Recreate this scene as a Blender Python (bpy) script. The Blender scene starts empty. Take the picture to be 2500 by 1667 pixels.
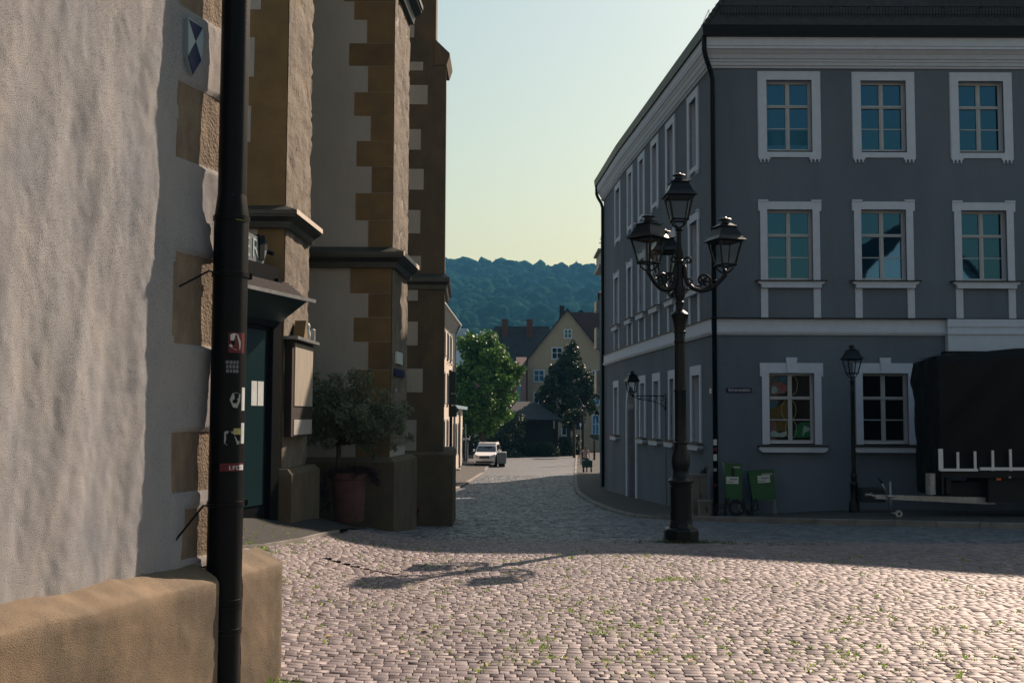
import bpy, math, random
import numpy as np
from mathutils import Vector, Matrix, noise
random.seed(7); rng = np.random.default_rng(7)
C = bpy.context.scene.collection
SC = bpy.context.scene
R = math.radians
# ------------------------------------------------------------------ camera, sky, sun, exposure
EYE = 1.68; PITCH = R(3.877); ROLL = 0.0037; FPX = 2700.0
cam = bpy.data.cameras.new('camera'); co = bpy.data.objects.new('camera', cam); C.objects.link(co)
cam.sensor_width = 36; cam.lens = 36 * FPX / 2500; cam.clip_start = 0.05; cam.clip_end = 9000
V0 = Vector((1, 0, 0)); U0 = Vector((0, -math.sin(PITCH), math.cos(PITCH))); F0 = Vector((0, math.cos(PITCH), math.sin(PITCH)))
RV = math.cos(ROLL) * V0 + math.sin(ROLL) * U0; UV = math.cos(ROLL) * U0 - math.sin(ROLL) * V0
co.matrix_world = Matrix(((RV.x, UV.x, -F0.x, 0), (RV.y, UV.y, -F0.y, 0), (RV.z, UV.z, -F0.z, EYE), (0, 0, 0, 1)))
SC.camera = co
SUN_AZ, SUN_EL = 37.0, 38.3            # azimuth from +Y towards +X
w = bpy.data.worlds.new('World'); SC.world = w; w.use_nodes = True
nt = w.node_tree; sky = nt.nodes.new('ShaderNodeTexSky'); sky.sky_type = 'NISHITA'; sky.sun_disc = False
sky.sun_elevation = R(SUN_EL); sky.sun_rotation = R(SUN_AZ); sky.air_density = 2.3; sky.dust_density = 1.5; sky.ozone_density = 0.8
bg = nt.nodes['Background']; bg.inputs['Strength'].default_value = 0.052
nt.links.new(sky.outputs[0], bg.inputs['Color'])
sl = bpy.data.lights.new('sun', 'SUN'); so = bpy.data.objects.new('sun', sl); C.objects.link(so)
sl.energy = 5.0; sl.angle = R(0.53); sl.color = (1.0, 0.77, 0.60)
sd = Vector((math.sin(R(SUN_AZ)) * math.cos(R(SUN_EL)), math.cos(R(SUN_AZ)) * math.cos(R(SUN_EL)), math.sin(R(SUN_EL))))
so.rotation_euler = sd.to_track_quat('Z', 'Y').to_euler(); so.location = (30, 30, 40)
SC.view_settings.view_transform = 'Standard'; SC.view_settings.look = 'None'
SC.view_settings.exposure = 1.0; SC.view_settings.gamma = 1.0
SC.render.engine = 'CYCLES'; SC.cycles.max_bounces = 6
SC.cycles.volume_bounces = 0

HAZE = 0.00022
# ------------------------------------------------------------------ measuring helpers
def at(px, py, Y):
    r = F0 + RV * ((px - 1250) / FPX) + UV * ((833.5 - py) / FPX); t = Y / r.y
    return (r.x * t, EYE + r.z * t)
def Z(py, Y, px=1250): return at(px, py, Y)[1]
def X(px, Y, py=1000): return at(px, py, Y)[0]
def wallhit(px, py, a, b):
    """point where the sight line through (px,py) meets the vertical plane through plan points a, b"""
    r = F0 + RV * ((px - 1250) / FPX) + UV * ((833.5 - py) / FPX)
    dx, dy = b[0] - a[0], b[1] - a[1]
    t = (a[0] * dy - a[1] * dx) / (r.x * dy - r.y * dx)
    return Vector((r.x * t, r.y * t, EYE + r.z * t))
def ssm(a, b, t): t = min(1, max(0, (t - a) / (b - a))); return t * t * (3 - 2 * t)
def sint(a, b, t):
    if t <= a: return 0.0
    if t >= b: return (b - a) / 2 + (t - b)
    u = (t - a) / (b - a); return (b - a) * (u ** 3 - u ** 4 / 2)
def g(x, y):
    z = -.058 * sint(12.5, 16, y) + .031 * sint(25, 29, y) + .027 * sint(66, 78, y)
    s = (-x - 1.7) / .35; sp = .35 * (math.log1p(math.exp(s)) if s < 30 else s)
    return z + .3 * min(sp, 3) * (1 - ssm(15, 22, y))

# ------------------------------------------------------------------ objects and tags
def thing(name, label, cat, loc=(0, 0, 0), group=None):
    o = bpy.data.objects.new(name, None); C.objects.link(o); o.location = loc; o.empty_display_size = .2
    o['label'] = label; o['category'] = cat
    if group: o['group'] = group
    return o
def tag(o, label, cat, group=None):
    o['label'] = label; o['category'] = cat
    if group: o['group'] = group
    return o
def kind(o, k, label=None):
    o['kind'] = k
    if label: o['label'] = label
    return o
def rootloc(o):
    v = Vector((0, 0, 0))
    while o is not None: v += o.location; o = o.parent
    return v
class MB:
    def __init__(s): s.v = []; s.f = []; s.m = []; s.cur = 0
    def add(s, vs, fs, M=None):
        k = len(s.v)
        if M is not None: vs = [tuple(M @ Vector(p)) for p in vs]
        s.v += [tuple(p) for p in vs]; s.f += [tuple(i + k for i in f) for f in fs]; s.m += [s.cur] * len(fs); return s
    def box(s, x0, x1, y0, y1, z0, z1, M=None):
        return s.add([(x0, y0, z0), (x1, y0, z0), (x1, y1, z0), (x0, y1, z0), (x0, y0, z1), (x1, y0, z1), (x1, y1, z1), (x0, y1, z1)],
                     [(0, 3, 2, 1), (4, 5, 6, 7), (0, 1, 5, 4), (1, 2, 6, 5), (2, 3, 7, 6), (3, 0, 4, 7)], M)
    def cbox(s, x0, x1, y0, y1, z0, z1, b=.01, M=None):
        """box with chamfered vertical and top edges"""
        p = [(x0 + b, y0), (x1 - b, y0), (x1, y0 + b), (x1, y1 - b), (x1 - b, y1), (x0 + b, y1), (x0, y1 - b), (x0, y0 + b)]
        q = [(x0 + 2*b, y0 + b), (x1 - 2*b, y0 + b), (x1 - b, y0 + 2*b), (x1 - b, y1 - 2*b), (x1 - 2*b, y1 - b), (x0 + 2*b, y1 - b), (x0 + b, y1 - 2*b), (x0 + b, y0 + 2*b)]
        vs = [(a, c, z0) for a, c in p] + [(a, c, z1 - b) for a, c in p] + [(a, c, z1) for a, c in q]
        fs = [tuple(range(7, -1, -1)), tuple(range(16, 24))]
        for k in range(8):
            j = (k + 1) % 8; fs += [(k, j, 8 + j, 8 + k), (8 + k, 8 + j, 16 + j, 16 + k)]
        return s.add(vs, fs, M)
    def prism(s, poly, z0, z1, M=None):
        n = len(poly); vs = [(x, y, z0) for x, y in poly] + [(x, y, z1) for x, y in poly]
        fs = [tuple(range(n - 1, -1, -1)), tuple(range(n, 2 * n))] + [(i, (i + 1) % n, n + (i + 1) % n, n + i) for i in range(n)]
        return s.add(vs, fs, M)
    def extr(s, poly, y0, y1, M=None):
        """polygon in x,z extruded along y"""
        n = len(poly); vs = [(x, y0, z) for x, z in poly] + [(x, y1, z) for x, z in poly]
        fs = [tuple(range(n)), tuple(range(2 * n - 1, n - 1, -1))] + [(i, n + i, n + (i + 1) % n, (i + 1) % n) for i in range(n)]
        return s.add(vs, fs, M)
    def extrx(s, poly, x0, x1, M=None):
        """polygon in y,z extruded along x"""
        n = len(poly); vs = [(x0, y, z) for y, z in poly] + [(x1, y, z) for y, z in poly]
        fs = [tuple(range(n - 1, -1, -1)), tuple(range(n, 2 * n))] + [(i, (i + 1) % n, n + (i + 1) % n, n + i) for i in range(n)]
        return s.add(vs, fs, M)
    def lathe(s, prof, c=(0, 0, 0), n=16, M=None, ph=0.):
        vs = []; fs = []; k = len(prof)
        for (r, z) in prof:
            for i in range(n):
                a = 2 * math.pi * (i + ph) / n; vs.append((c[0] + r * math.cos(a), c[1] + r * math.sin(a), c[2] + z))
        for j in range(k - 1):
            for i in range(n):
                fs.append((j*n + i, j*n + (i+1) % n, (j+1)*n + (i+1) % n, (j+1)*n + i))
        fs.append(tuple(range(n - 1, -1, -1))); fs.append(tuple((k-1)*n + i for i in range(n)))
        return s.add(vs, fs, M)
    def tube(s, pts, r, n=8, M=None):
        pts = [Vector(p) for p in pts]; rs = r if isinstance(r, (list, tuple)) else [r] * len(pts)
        vs = []; fs = []; up = Vector((0, 0, 1)); prev = None
        for i, p in enumerate(pts):
            d = (pts[min(i+1, len(pts)-1)] - pts[max(i-1, 0)]).normalized()
            if prev is None:
                a = d.cross(up)
                if a.length < .1: a = d.cross(Vector((1, 0, 0)))
            else: a = prev - d * prev.dot(d)
            a.normalize(); prev = a; b = d.cross(a)
            for k in range(n):
                t = 2 * math.pi * k / n; vs.append(tuple(p + (a * math.cos(t) + b * math.sin(t)) * rs[i]))
        for i in range(len(pts) - 1):
            for k in range(n): fs.append((i*n + k, i*n + (k+1) % n, (i+1)*n + (k+1) % n, (i+1)*n + k))
        fs.append(tuple(range(n-1, -1, -1))); fs.append(tuple((len(pts)-1)*n + k for k in range(n)))
        return s.add(vs, fs, M)
    def quad(s, a, b, c, d): return s.add([a, b, c, d], [(0, 1, 2, 3)])
    def build(s, name, mats, parent=None, smooth=False, fix=True):
        return mesh_obj(name, s.v, s.f, mats, parent, smooth, s.m, fix)
def mesh_obj(name, v, f, mats, parent=None, smooth=False, mi=None, fix=True):
    me = bpy.data.meshes.new(name); L = rootloc(parent) if parent else Vector((0, 0, 0))
    if parent: v = [(p[0] - L.x, p[1] - L.y, p[2] - L.z) for p in v]
    me.from_pydata(v, [], f)
    for m in (mats if isinstance(mats, (list, tuple)) else [mats]): me.materials.append(m)
    if mi and any(mi): me.polygons.foreach_set('material_index', mi)
    if fix:
        import bmesh
        bm = bmesh.new(); bm.from_mesh(me); bmesh.ops.recalc_face_normals(bm, faces=bm.faces); bm.to_mesh(me); bm.free()
    if smooth:
        me.polygons.foreach_set('use_smooth', [True] * len(me.polygons))
    me.update(); o = bpy.data.objects.new(name, me); C.objects.link(o)
    if parent: o.parent = parent
    if smooth == 'auto':
        e = o.modifiers.new('es', 'EDGE_SPLIT'); e.split_angle = R(35)
    return o
def np_mesh(name, V, F, mat, parent=None, smooth=False, colors=None):
    """V (n,3) float, F (m,k) int with the same k"""
    me = bpy.data.meshes.new(name); n, m, k = len(V), len(F), F.shape[1]
    if parent: V = V - np.array(rootloc(parent))
    me.vertices.add(n); me.vertices.foreach_set('co', np.ascontiguousarray(V, np.float32).ravel())
    me.loops.add(m * k); me.loops.foreach_set('vertex_index', np.ascontiguousarray(F, np.int32).ravel())
    me.polygons.add(m); me.polygons.foreach_set('loop_start', np.arange(0, m * k, k, dtype=np.int32))
    me.polygons.foreach_set('loop_total', np.full(m, k, np.int32))
    if smooth: me.polygons.foreach_set('use_smooth', np.ones(m, bool))
    me.materials.append(mat); me.update(); me.validate()
    if colors is not None:
        a = me.attributes.new('tint', 'FLOAT', 'FACE'); a.data.foreach_set('value', colors.astype(np.float32))
    o = bpy.data.objects.new(name, me); C.objects.link(o)
    if parent: o.parent = parent
    return o
def text_obj(name, txt, size, M, mat, parent=None, ext=.003, sx=1.0, font_shear=0):
    cu = bpy.data.curves.new(name, 'FONT'); cu.body = txt; cu.size = size; cu.extrude = ext; cu.align_x = 'CENTER'; cu.align_y = 'CENTER'
    cu.resolution_u = 3
    t = bpy.data.objects.new(name + '_t', cu); C.objects.link(t)
    dg = bpy.context.evaluated_depsgraph_get(); me = bpy.data.meshes.new_from_object(t.evaluated_get(dg))
    bpy.data.objects.remove(t); L = rootloc(parent) if parent else Vector((0, 0, 0))
    me.transform(Matrix.Translation(-L) @ M @ Matrix.Diagonal((sx, 1, 1, 1)))
    me.materials.clear(); me.materials.append(mat)
    o = bpy.data.objects.new(name, me); C.objects.link(o)
    if parent: o.parent = parent
    return o
def frame_M(origin, xdir, up=(0, 0, 1)):
    """matrix whose local x runs along xdir, local y up, local z out of the face"""
    x = Vector(xdir).normalized(); y = Vector(up); z = x.cross(y).normalized()
    return Matrix(((x.x, y.x, z.x, origin[0]), (x.y, y.y, z.y, origin[1]), (x.z, y.z, z.z, origin[2]), (0, 0, 0, 1)))
def wall_M(origin, along, n):
    """local x = along wall, local y = INTO the wall (-n), local z = up"""
    a = Vector((along[0], along[1], 0)).normalized(); b = -Vector((n[0], n[1], 0)).normalized()
    return Matrix(((a.x, b.x, 0, origin[0]), (a.y, b.y, 0, origin[1]), (0, 0, 1, origin[2]), (0, 0, 0, 1)))

# ------------------------------------------------------------------ materials
def mat(name, col, rough=.8, var=.15, scale=3., bump=0., bscale=40., metal=0., spec=.3, streak=0., col2=None, fac=None, det=5, speck=0.):
    m = bpy.data.materials.new(name); m.use_nodes = True; n = m.node_tree.nodes; l = m.node_tree.links; b = n['Principled BSDF']
    b.inputs['Roughness'].default_value = rough; b.inputs['Metallic'].default_value = metal; b.inputs['Specular IOR Level'].default_value = spec
    tc = n.new('ShaderNodeTexCoord'); geo = n.new('ShaderNodeNewGeometry')
    mp = n.new('ShaderNodeMapping'); l.new(geo.outputs['Position'], mp.inputs['Vector'])
    if streak: mp.inputs['Scale'].default_value = (1, 1, streak)
    t = n.new('ShaderNodeTexNoise'); t.inputs['Scale'].default_value = scale; t.inputs['Detail'].default_value = det; t.inputs['Roughness'].default_value = .62
    l.new(mp.outputs[0], t.inputs['Vector'])
    r = n.new('ShaderNodeValToRGB'); r.color_ramp.elements[0].position = .3; r.color_ramp.elements[1].position = .7
    c2 = col2 or tuple(max(0, c * (1 - var * 1.6)) for c in col)
    c1 = tuple(min(1, c * (1 + var * .6)) for c in col) if col2 is None else col
    r.color_ramp.elements[0].color = (*c2, 1); r.color_ramp.elements[1].color = (*c1, 1)
    l.new(t.outputs['Fac'], r.inputs['Fac']); l.new(r.outputs['Color'], b.inputs['Base Color'])
    if speck:
        t3 = n.new('ShaderNodeTexNoise'); t3.inputs['Scale'].default_value = 130; t3.inputs['Detail'].default_value = 3; l.new(geo.outputs['Position'], t3.inputs['Vector'])
        t4 = n.new('ShaderNodeTexNoise'); t4.inputs['Scale'].default_value = 1.7; t4.inputs['Detail'].default_value = 4; l.new(mp.outputs[0], t4.inputs['Vector'])
        ad = n.new('ShaderNodeMath'); ad.operation = 'MULTIPLY_ADD'; ad.inputs[1].default_value = .35; l.new(t4.outputs['Fac'], ad.inputs[0]); l.new(t3.outputs['Fac'], ad.inputs[2])
        r3 = n.new('ShaderNodeValToRGB'); r3.color_ramp.elements[0].position = .48; r3.color_ramp.elements[1].position = .62
        r3.color_ramp.elements[0].color = (1 - speck, 1 - speck * .92, 1 - speck * .85, 1); r3.color_ramp.elements[1].color = (1, 1, 1, 1); l.new(ad.outputs[0], r3.inputs['Fac'])
        mu = n.new('ShaderNodeMixRGB'); mu.blend_type = 'MULTIPLY'; mu.inputs[0].default_value = 1; l.new(r.outputs['Color'], mu.inputs[1]); l.new(r3.outputs['Color'], mu.inputs[2]); l.new(mu.outputs[0], b.inputs['Base Color'])
    if bump:
        t2 = n.new('ShaderNodeTexNoise'); t2.inputs['Scale'].default_value = bscale; t2.inputs['Detail'].default_value = 6; l.new(geo.outputs['Position'], t2.inputs['Vector'])
        bu = n.new('ShaderNodeBump'); bu.inputs['Strength'].default_value = bump; bu.inputs['Distance'].default_value = .02
        l.new(t2.outputs['Fac'], bu.inputs['Height']); l.new(bu.outputs[0], b.inputs['Normal'])
    return m
M = {}
M['near_plaster'] = mat('near_plaster', (.375, .36, .345), .92, .10, 2.2, .7, 300, streak=.6, col2=(.255, .27, .295), speck=.45)
M['near_stone'] = mat('near_stone', (.22, .175, .125), .9, .2, 9, .6, 60, streak=.4, col2=(.11, .088, .065))
M['plinth'] = mat('plinth', (.225, .168, .112), .92, .2, 1.9, .4, 200, streak=.6, col2=(.075, .066, .050), speck=.5)
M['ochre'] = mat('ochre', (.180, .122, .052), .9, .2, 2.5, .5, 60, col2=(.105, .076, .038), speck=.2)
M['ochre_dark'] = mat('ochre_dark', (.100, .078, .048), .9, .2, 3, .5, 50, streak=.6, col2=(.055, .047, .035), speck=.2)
M['church_plaster'] = mat('church_plaster', (.30, .295, .27), .92, .10, 2, .5, 60, streak=.35, speck=.15)
M['rubble'] = mat('rubble', (.165, .145, .115), .95, .2, 4, 1.0, 16, streak=.5, col2=(.075, .065, .052), speck=.3)
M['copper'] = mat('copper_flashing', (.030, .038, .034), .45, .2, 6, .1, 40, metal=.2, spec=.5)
M['grey_render'] = mat('grey_render', (.120, .152, .194), .93, .06, .5, .9, 40, streak=.22, col2=(.078, .104, .138), speck=.28)
M['white_trim'] = mat('white_trim', (.42, .485, .59), .8, .05, 5, .1, 60)
M['frame_white'] = mat('frame_white', (.34, .37, .40), .55, .05, 5)
M['roof_tile'] = mat('roof_tile', (.035, .032, .034), .8, .3, 8, .2, 30)
M['black_metal'] = mat('black_metal', (.003, .0045, .006), .42, .2, 10, .08, 80, metal=0, spec=.12)
M['lamp_iron'] = mat('lamp_iron', (.005, .007, .008), .36, .2, 14, .12, 60, metal=0, spec=.2)
M['asphalt'] = mat('asphalt', (.022, .025, .025), .9, .25, 9, .5, 140)
M['kerb'] = mat('kerb_stone', (.20, .19, .175), .85, .25, 3, .4, 70)
M['terracotta'] = mat('terracotta', (.095, .046, .042), .85, .2, 7, .2, 50)
M['bark'] = mat('bark', (.06, .048, .036), .95, .3, 20, .6, 60, streak=.3)
M['green_paint'] = mat('green_paint', (.003, .075, .018), .45, .12, 6, .03, 40, spec=.4)
M['zinc'] = mat('galvanised', (.28, .30, .31), .45, .2, 8, .05, 60, metal=.7)
M['rubber'] = mat('rubber', (.01, .01, .01), .7, .2, 9)
M['tarp'] = mat('black_tarpaulin', (.003, .003, .0032), .5, .2, 4, .2, 9, spec=.12)
M['white_paint'] = mat('white_paint', (.62, .62, .62), .5, .08, 8)
M['blue_enamel'] = mat('blue_enamel', (.004, .009, .055), .4, .1, 9, spec=.2)
M['enamel_white'] = mat('pale_enamel', (.22, .30, .34), .4, .1, 9)
M['denim_blue'] = mat('blue_paint', (.006, .012, .05), .4, .1, 9)
M['sign_grey'] = mat('sign_grey', (.13, .16, .17), .5, .08, 4)
M['dark_green'] = mat('dark_green_paint', (.016, .036, .033), .4, .2, 6, spec=.5)
M['red'] = mat('red', (.10, .008, .012), .5, .15, 9)
M['orange'] = mat('orange_plastic', (.5, .10, .01), .4, .1, 9)
M['dull_yellow'] = mat('dull_yellow', (.34, .33, .13), .6, .1, 9)
M['panel_pale'] = mat('panel_pale', (.27, .245, .20), .8, .15, 6, streak=.3)
M['letter_pale'] = mat('letter_pale', (.30, .36, .36), .7, .1, 9)
M['ochre_b'] = mat('ochre_b', (.150, .098, .042), .9, .2, 4, .5, 60, col2=(.085, .062, .034), speck=.25)
M['paper'] = mat('paper', (.46, .50, .50), .7, .08, 9)
M['box_beige'] = mat('cabinet_beige', (.13, .125, .115), .7, .1, 6)
M['yellow_render'] = mat('yellow_render', (.30, .26, .205), .93, .05, .8)
M['dark_roof'] = mat('dark_roof', (.025, .028, .033), .8, .3, 1.5, .3, 6)
M['red_roof'] = mat('red_roof', (.055, .030, .028), .85, .2, 1.5, .3, 6)
M['brick'] = mat('chimney_brick', (.10, .045, .035), .9, .3, 5, .3, 20)
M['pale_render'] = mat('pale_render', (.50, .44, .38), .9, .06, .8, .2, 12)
M['blue_render'] = mat('blue_render', (.14, .22, .28), .9, .05, .8)
M['pink_render'] = mat('pink_render', (.27, .16, .16), .9, .06, .8)
M['timber'] = mat('dark_timber', (.020, .014, .012), .8, .3, 5, .3, 20)

M['grass_m'] = mat('verge_grass', (.06, .09, .025), .7, .3, 12)
M['field'] = mat('dry_field', (.30, .27, .17), .95, .15, .03)
M['moss'] = mat('dry_leaf', (.33, .24, .11), .7, .4, 60, col2=(.16, .13, .04))
M['skin'] = mat('skin', (.35, .20, .14), .6, .05, 9)
M['shirt'] = mat('pink_shirt', (.42, .31, .29), .9, .08, 9)
M['trouser'] = mat('dark_trousers', (.02, .018, .022), .9, .1, 9)
M['hair'] = mat('dark_hair', (.015, .012, .01), .6, .1, 9)
M['cart_cloth'] = mat('teal_cart', (.035, .08, .085), .8, .1, 9)
M['car_paint'] = mat('white_car_paint', (.68, .68, .70), .28, .03, 9, spec=.5)
M['dark_plastic'] = mat('dark_plastic', (.015, .016, .018), .5, .1, 9)
def glass_mat(name, col, rough=.03, ior=1.5, bump=0., tint=(1, 1, 1)):
    m = bpy.data.materials.new(name); m.use_nodes = True; b = m.node_tree.nodes['Principled BSDF']; n = m.node_tree.nodes; l = m.node_tree.links
    b.inputs['Base Color'].default_value = (*col, 1); b.inputs['Roughness'].default_value = rough; b.inputs['IOR'].default_value = ior; b.inputs['Specular Tint'].default_value = (*tint, 1)
    t = n.new('ShaderNodeTexNoise'); t.inputs['Scale'].default_value = 1.2; g_ = n.new('ShaderNodeNewGeometry'); l.new(g_.outputs['Position'], t.inputs['Vector'])
    bu = n.new('ShaderNodeBump'); bu.inputs['Strength'].default_value = bump; bu.inputs['Distance'].default_value = .02
    l.new(t.outputs['Fac'], bu.inputs['Height']); l.new(bu.outputs[0], b.inputs['Normal'])
    return m
M['pane'] = glass_mat('window_pane', (.002, .006, .010), .02, 2.15, .09, (.20, .58, 1.0))
M['pane_dark'] = glass_mat('window_pane_dark', (.003, .003, .003), .03, 1.35, .04)
M['car_glass'] = glass_mat('car_glass', (.01, .015, .02), .05, 1.6)
M['headlight_m'] = glass_mat('headlight_glass', (.35, .36, .38), .1, 1.5)
def clear_glass(name):
    m = bpy.data.materials.new(name); m.use_nodes = True; n = m.node_tree.nodes; l = m.node_tree.links; b = n['Principled BSDF']
    tr = n.new('ShaderNodeBsdfTransparent'); gl = n.new('ShaderNodeBsdfGlossy'); gl.inputs['Roughness'].default_value = .08
    mx = n.new('ShaderNodeMixShader'); fr = n.new('ShaderNodeFresnel'); fr.inputs['IOR'].default_value = 1.12
    n.remove(b); tr.inputs[0].default_value = (.86, .87, .86, 1)
    mx.inputs[0].default_value = .025; l.new(tr.outputs[0], mx.inputs[1]); l.new(gl.outputs[0], mx.inputs[2]); l.new(mx.outputs[0], n['Material Output'].inputs[0])
    return m
M['lamp_glass'] = clear_glass('lamp_glass')
M['door_glass'] = glass_mat('door_glass', (.011, .026, .029), .12, 1.5)
def leaf_mat(name, col, col2, trans=.35, rough=.5, scale=2., spec=.25):
    m = bpy.data.materials.new(name); m.use_nodes = True; n = m.node_tree.nodes; l = m.node_tree.links; b = n['Principled BSDF']
    geo = n.new('ShaderNodeNewGeometry'); t = n.new('ShaderNodeTexNoise'); t.inputs['Scale'].default_value = scale; l.new(geo.outputs['Position'], t.inputs['Vector'])
    ad = n.new('ShaderNodeMath'); ad.operation = 'MULTIPLY_ADD'; ad.inputs[1].default_value = .6; l.new(geo.outputs['Random Per Island'], ad.inputs[0]); 
    sb = n.new('ShaderNodeMath'); sb.operation = 'SUBTRACT'; sb.inputs[1].default_value = .3; l.new(t.outputs['Fac'], sb.inputs[0]); l.new(sb.outputs[0], ad.inputs[2])
    r = n.new('ShaderNodeValToRGB'); r.color_ramp.elements[0].color = (*col2, 1); r.color_ramp.elements[1].color = (*col, 1)
    l.new(ad.outputs[0], r.inputs['Fac']); l.new(r.outputs[0], b.inputs['Base Color']); b.inputs['Roughness'].default_value = rough; b.inputs['Specular IOR Level'].default_value = spec
    tl = n.new('ShaderNodeBsdfTranslucent'); mx = n.new('ShaderNodeMixShader'); mx.inputs[0].default_value = trans
    l.new(r.outputs[0], tl.inputs[0]); l.new(b.outputs[0], mx.inputs[1]); l.new(tl.outputs[0], mx.inputs[2]); l.new(mx.outputs[0], n['Material Output'].inputs[0])
    return m
M['leaf_maple'] = leaf_mat('maple_leaf', (.11, .24, .03), (.012, .038, .010), .25)
M['weed'] = leaf_mat('weed_leaf', (.26, .34, .08), (.12, .21, .05), .45, .6, 20)
M['leaf_dark'] = leaf_mat('dark_leaf', (.028, .05, .022), (.012, .026, .012), .15)
M['leaf_olive'] = leaf_mat('olive_leaf', (.15, .19, .12), (.05, .075, .045), .25, .4, 6)
M['leaf_forest'] = leaf_mat('forest_leaf', (.016, .046, .028), (.003, .013, .011), .05, .95, .03, spec=.0)
M['flower_leaf'] = leaf_mat('trailing_leaf', (.035, .022, .028), (.015, .014, .012), .2)
# setts: colour per stone through a face attribute
def sett_mat():
    m = bpy.data.materials.new('setts'); m.use_nodes = True; n = m.node_tree.nodes; l = m.node_tree.links; b = n['Principled BSDF']
    at_ = n.new('ShaderNodeAttribute'); at_.attribute_name = 'tint'; geo = n.new('ShaderNodeNewGeometry')
    t = n.new('ShaderNodeTexNoise'); t.inputs['Scale'].default_value = .35; t.inputs['Detail'].default_value = 3; l.new(geo.outputs['Position'], t.inputs['Vector'])
    t2 = n.new('ShaderNodeTexNoise'); t2.inputs['Scale'].default_value = 45; t2.inputs['Detail'].default_value = 4; l.new(geo.outputs['Position'], t2.inputs['Vector'])
    a = n.new('ShaderNodeMath'); a.operation = 'ADD'; l.new(at_.outputs['Fac'], a.inputs[0])
    c = n.new('ShaderNodeMath'); c.operation = 'MULTIPLY_ADD'; c.inputs[1].default_value = .9; c.inputs[2].default_value = -.45; l.new(t.outputs['Fac'], c.inputs[0]); l.new(c.outputs[0], a.inputs[1])
    a2 = n.new('ShaderNodeMath'); a2.operation = 'MULTIPLY_ADD'; a2.inputs[1].default_value = .5; l.new(t2.outputs['Fac'], a2.inputs[0]); 
    s_ = n.new('ShaderNodeMath'); s_.operation = 'SUBTRACT'; s_.inputs[1].default_value = .25; l.new(a.outputs[0], s_.inputs[0]); l.new(s_.outputs[0], a2.inputs[2])
    r = n.new('ShaderNodeValToRGB'); e = r.color_ramp.elements
    e[0].position = 0; e[0].color = (.082, .070, .080, 1); e[1].position = 1; e[1].color = (.205, .175, .178, 1)
    k = e.new(.5); k.color = (.142, .120, .126, 1)
    l.new(a2.outputs[0], r.inputs['Fac']); l.new(r.outputs[0], b.inputs['Base Color']); b.inputs['Roughness'].default_value = .58; b.inputs['Specular IOR Level'].default_value = .36
    bu = n.new('ShaderNodeBump'); bu.inputs['Strength'].default_value = .5; bu.inputs['Distance'].default_value = .006; l.new(t2.outputs['Fac'], bu.inputs['Height']); l.new(bu.outputs[0], b.inputs['Normal'])
    return m
M['setts'] = sett_mat()
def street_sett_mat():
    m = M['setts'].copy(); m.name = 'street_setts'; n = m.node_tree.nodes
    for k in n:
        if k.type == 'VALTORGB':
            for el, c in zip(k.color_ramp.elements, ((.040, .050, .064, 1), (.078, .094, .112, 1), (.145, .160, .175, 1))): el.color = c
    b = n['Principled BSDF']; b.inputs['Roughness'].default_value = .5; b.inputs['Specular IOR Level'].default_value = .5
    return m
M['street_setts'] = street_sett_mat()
def cobble_mat(name, c1, c2, cm, sx, sy, rough=.8, spec=.2, ms=.012):
    """procedural rows of small stones for ground farther off"""
    m = bpy.data.materials.new(name); m.use_nodes = True; n = m.node_tree.nodes; l = m.node_tree.links; b = n['Principled BSDF']
    geo = n.new('ShaderNodeNewGeometry'); nz = n.new('ShaderNodeTexNoise'); nz.inputs['Scale'].default_value = 1.3; l.new(geo.outputs['Position'], nz.inputs['Vector'])
    mx = n.new('ShaderNodeVectorMath'); mx.operation = 'MULTIPLY_ADD'; mx.inputs[1].default_value = (.25, .25, 0); l.new(nz.outputs['Color'], mx.inputs[0]); l.new(geo.outputs['Position'], mx.inputs[2])
    bt = n.new('ShaderNodeTexBrick'); bt.inputs['Scale'].default_value = 1; bt.inputs['Brick Width'].default_value = sx; bt.inputs['Row Height'].default_value = sy
    bt.inputs['Mortar Size'].default_value = ms; bt.inputs['Mortar Smooth'].default_value = .6; bt.inputs['Color1'].default_value = (*c1, 1); bt.inputs['Color2'].default_value = (*c2, 1); bt.inputs['Mortar'].default_value = (*cm, 1)
    l.new(mx.outputs[0], bt.inputs['Vector']); l.new(bt.outputs['Color'], b.inputs['Base Color']); b.inputs['Roughness'].default_value = rough; b.inputs['Specular IOR Level'].default_value = spec
    bu = n.new('ShaderNodeBump'); bu.inputs['Strength'].default_value = 1.0; bu.inputs['Distance'].default_value = .03; bu.invert = True
    l.new(bt.outputs['Fac'], bu.inputs['Height']); l.new(bu.outputs[0], b.inputs['Normal'])
    return m
M['cobble'] = cobble_mat('street_cobble', (.13, .14, .155), (.07, .08, .092), (.03, .034, .04), .17, .13, .55, .45, .02)
M['paving'] = cobble_mat('pavement_slabs', (.075, .075, .073), (.055, .056, .056), (.025, .024, .023), .16, .14)
M['joint'] = mat('joint_soil', (.105, .092, .075), .95, .3, 12, .5, 60, col2=(.05, .05, .03))
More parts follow.
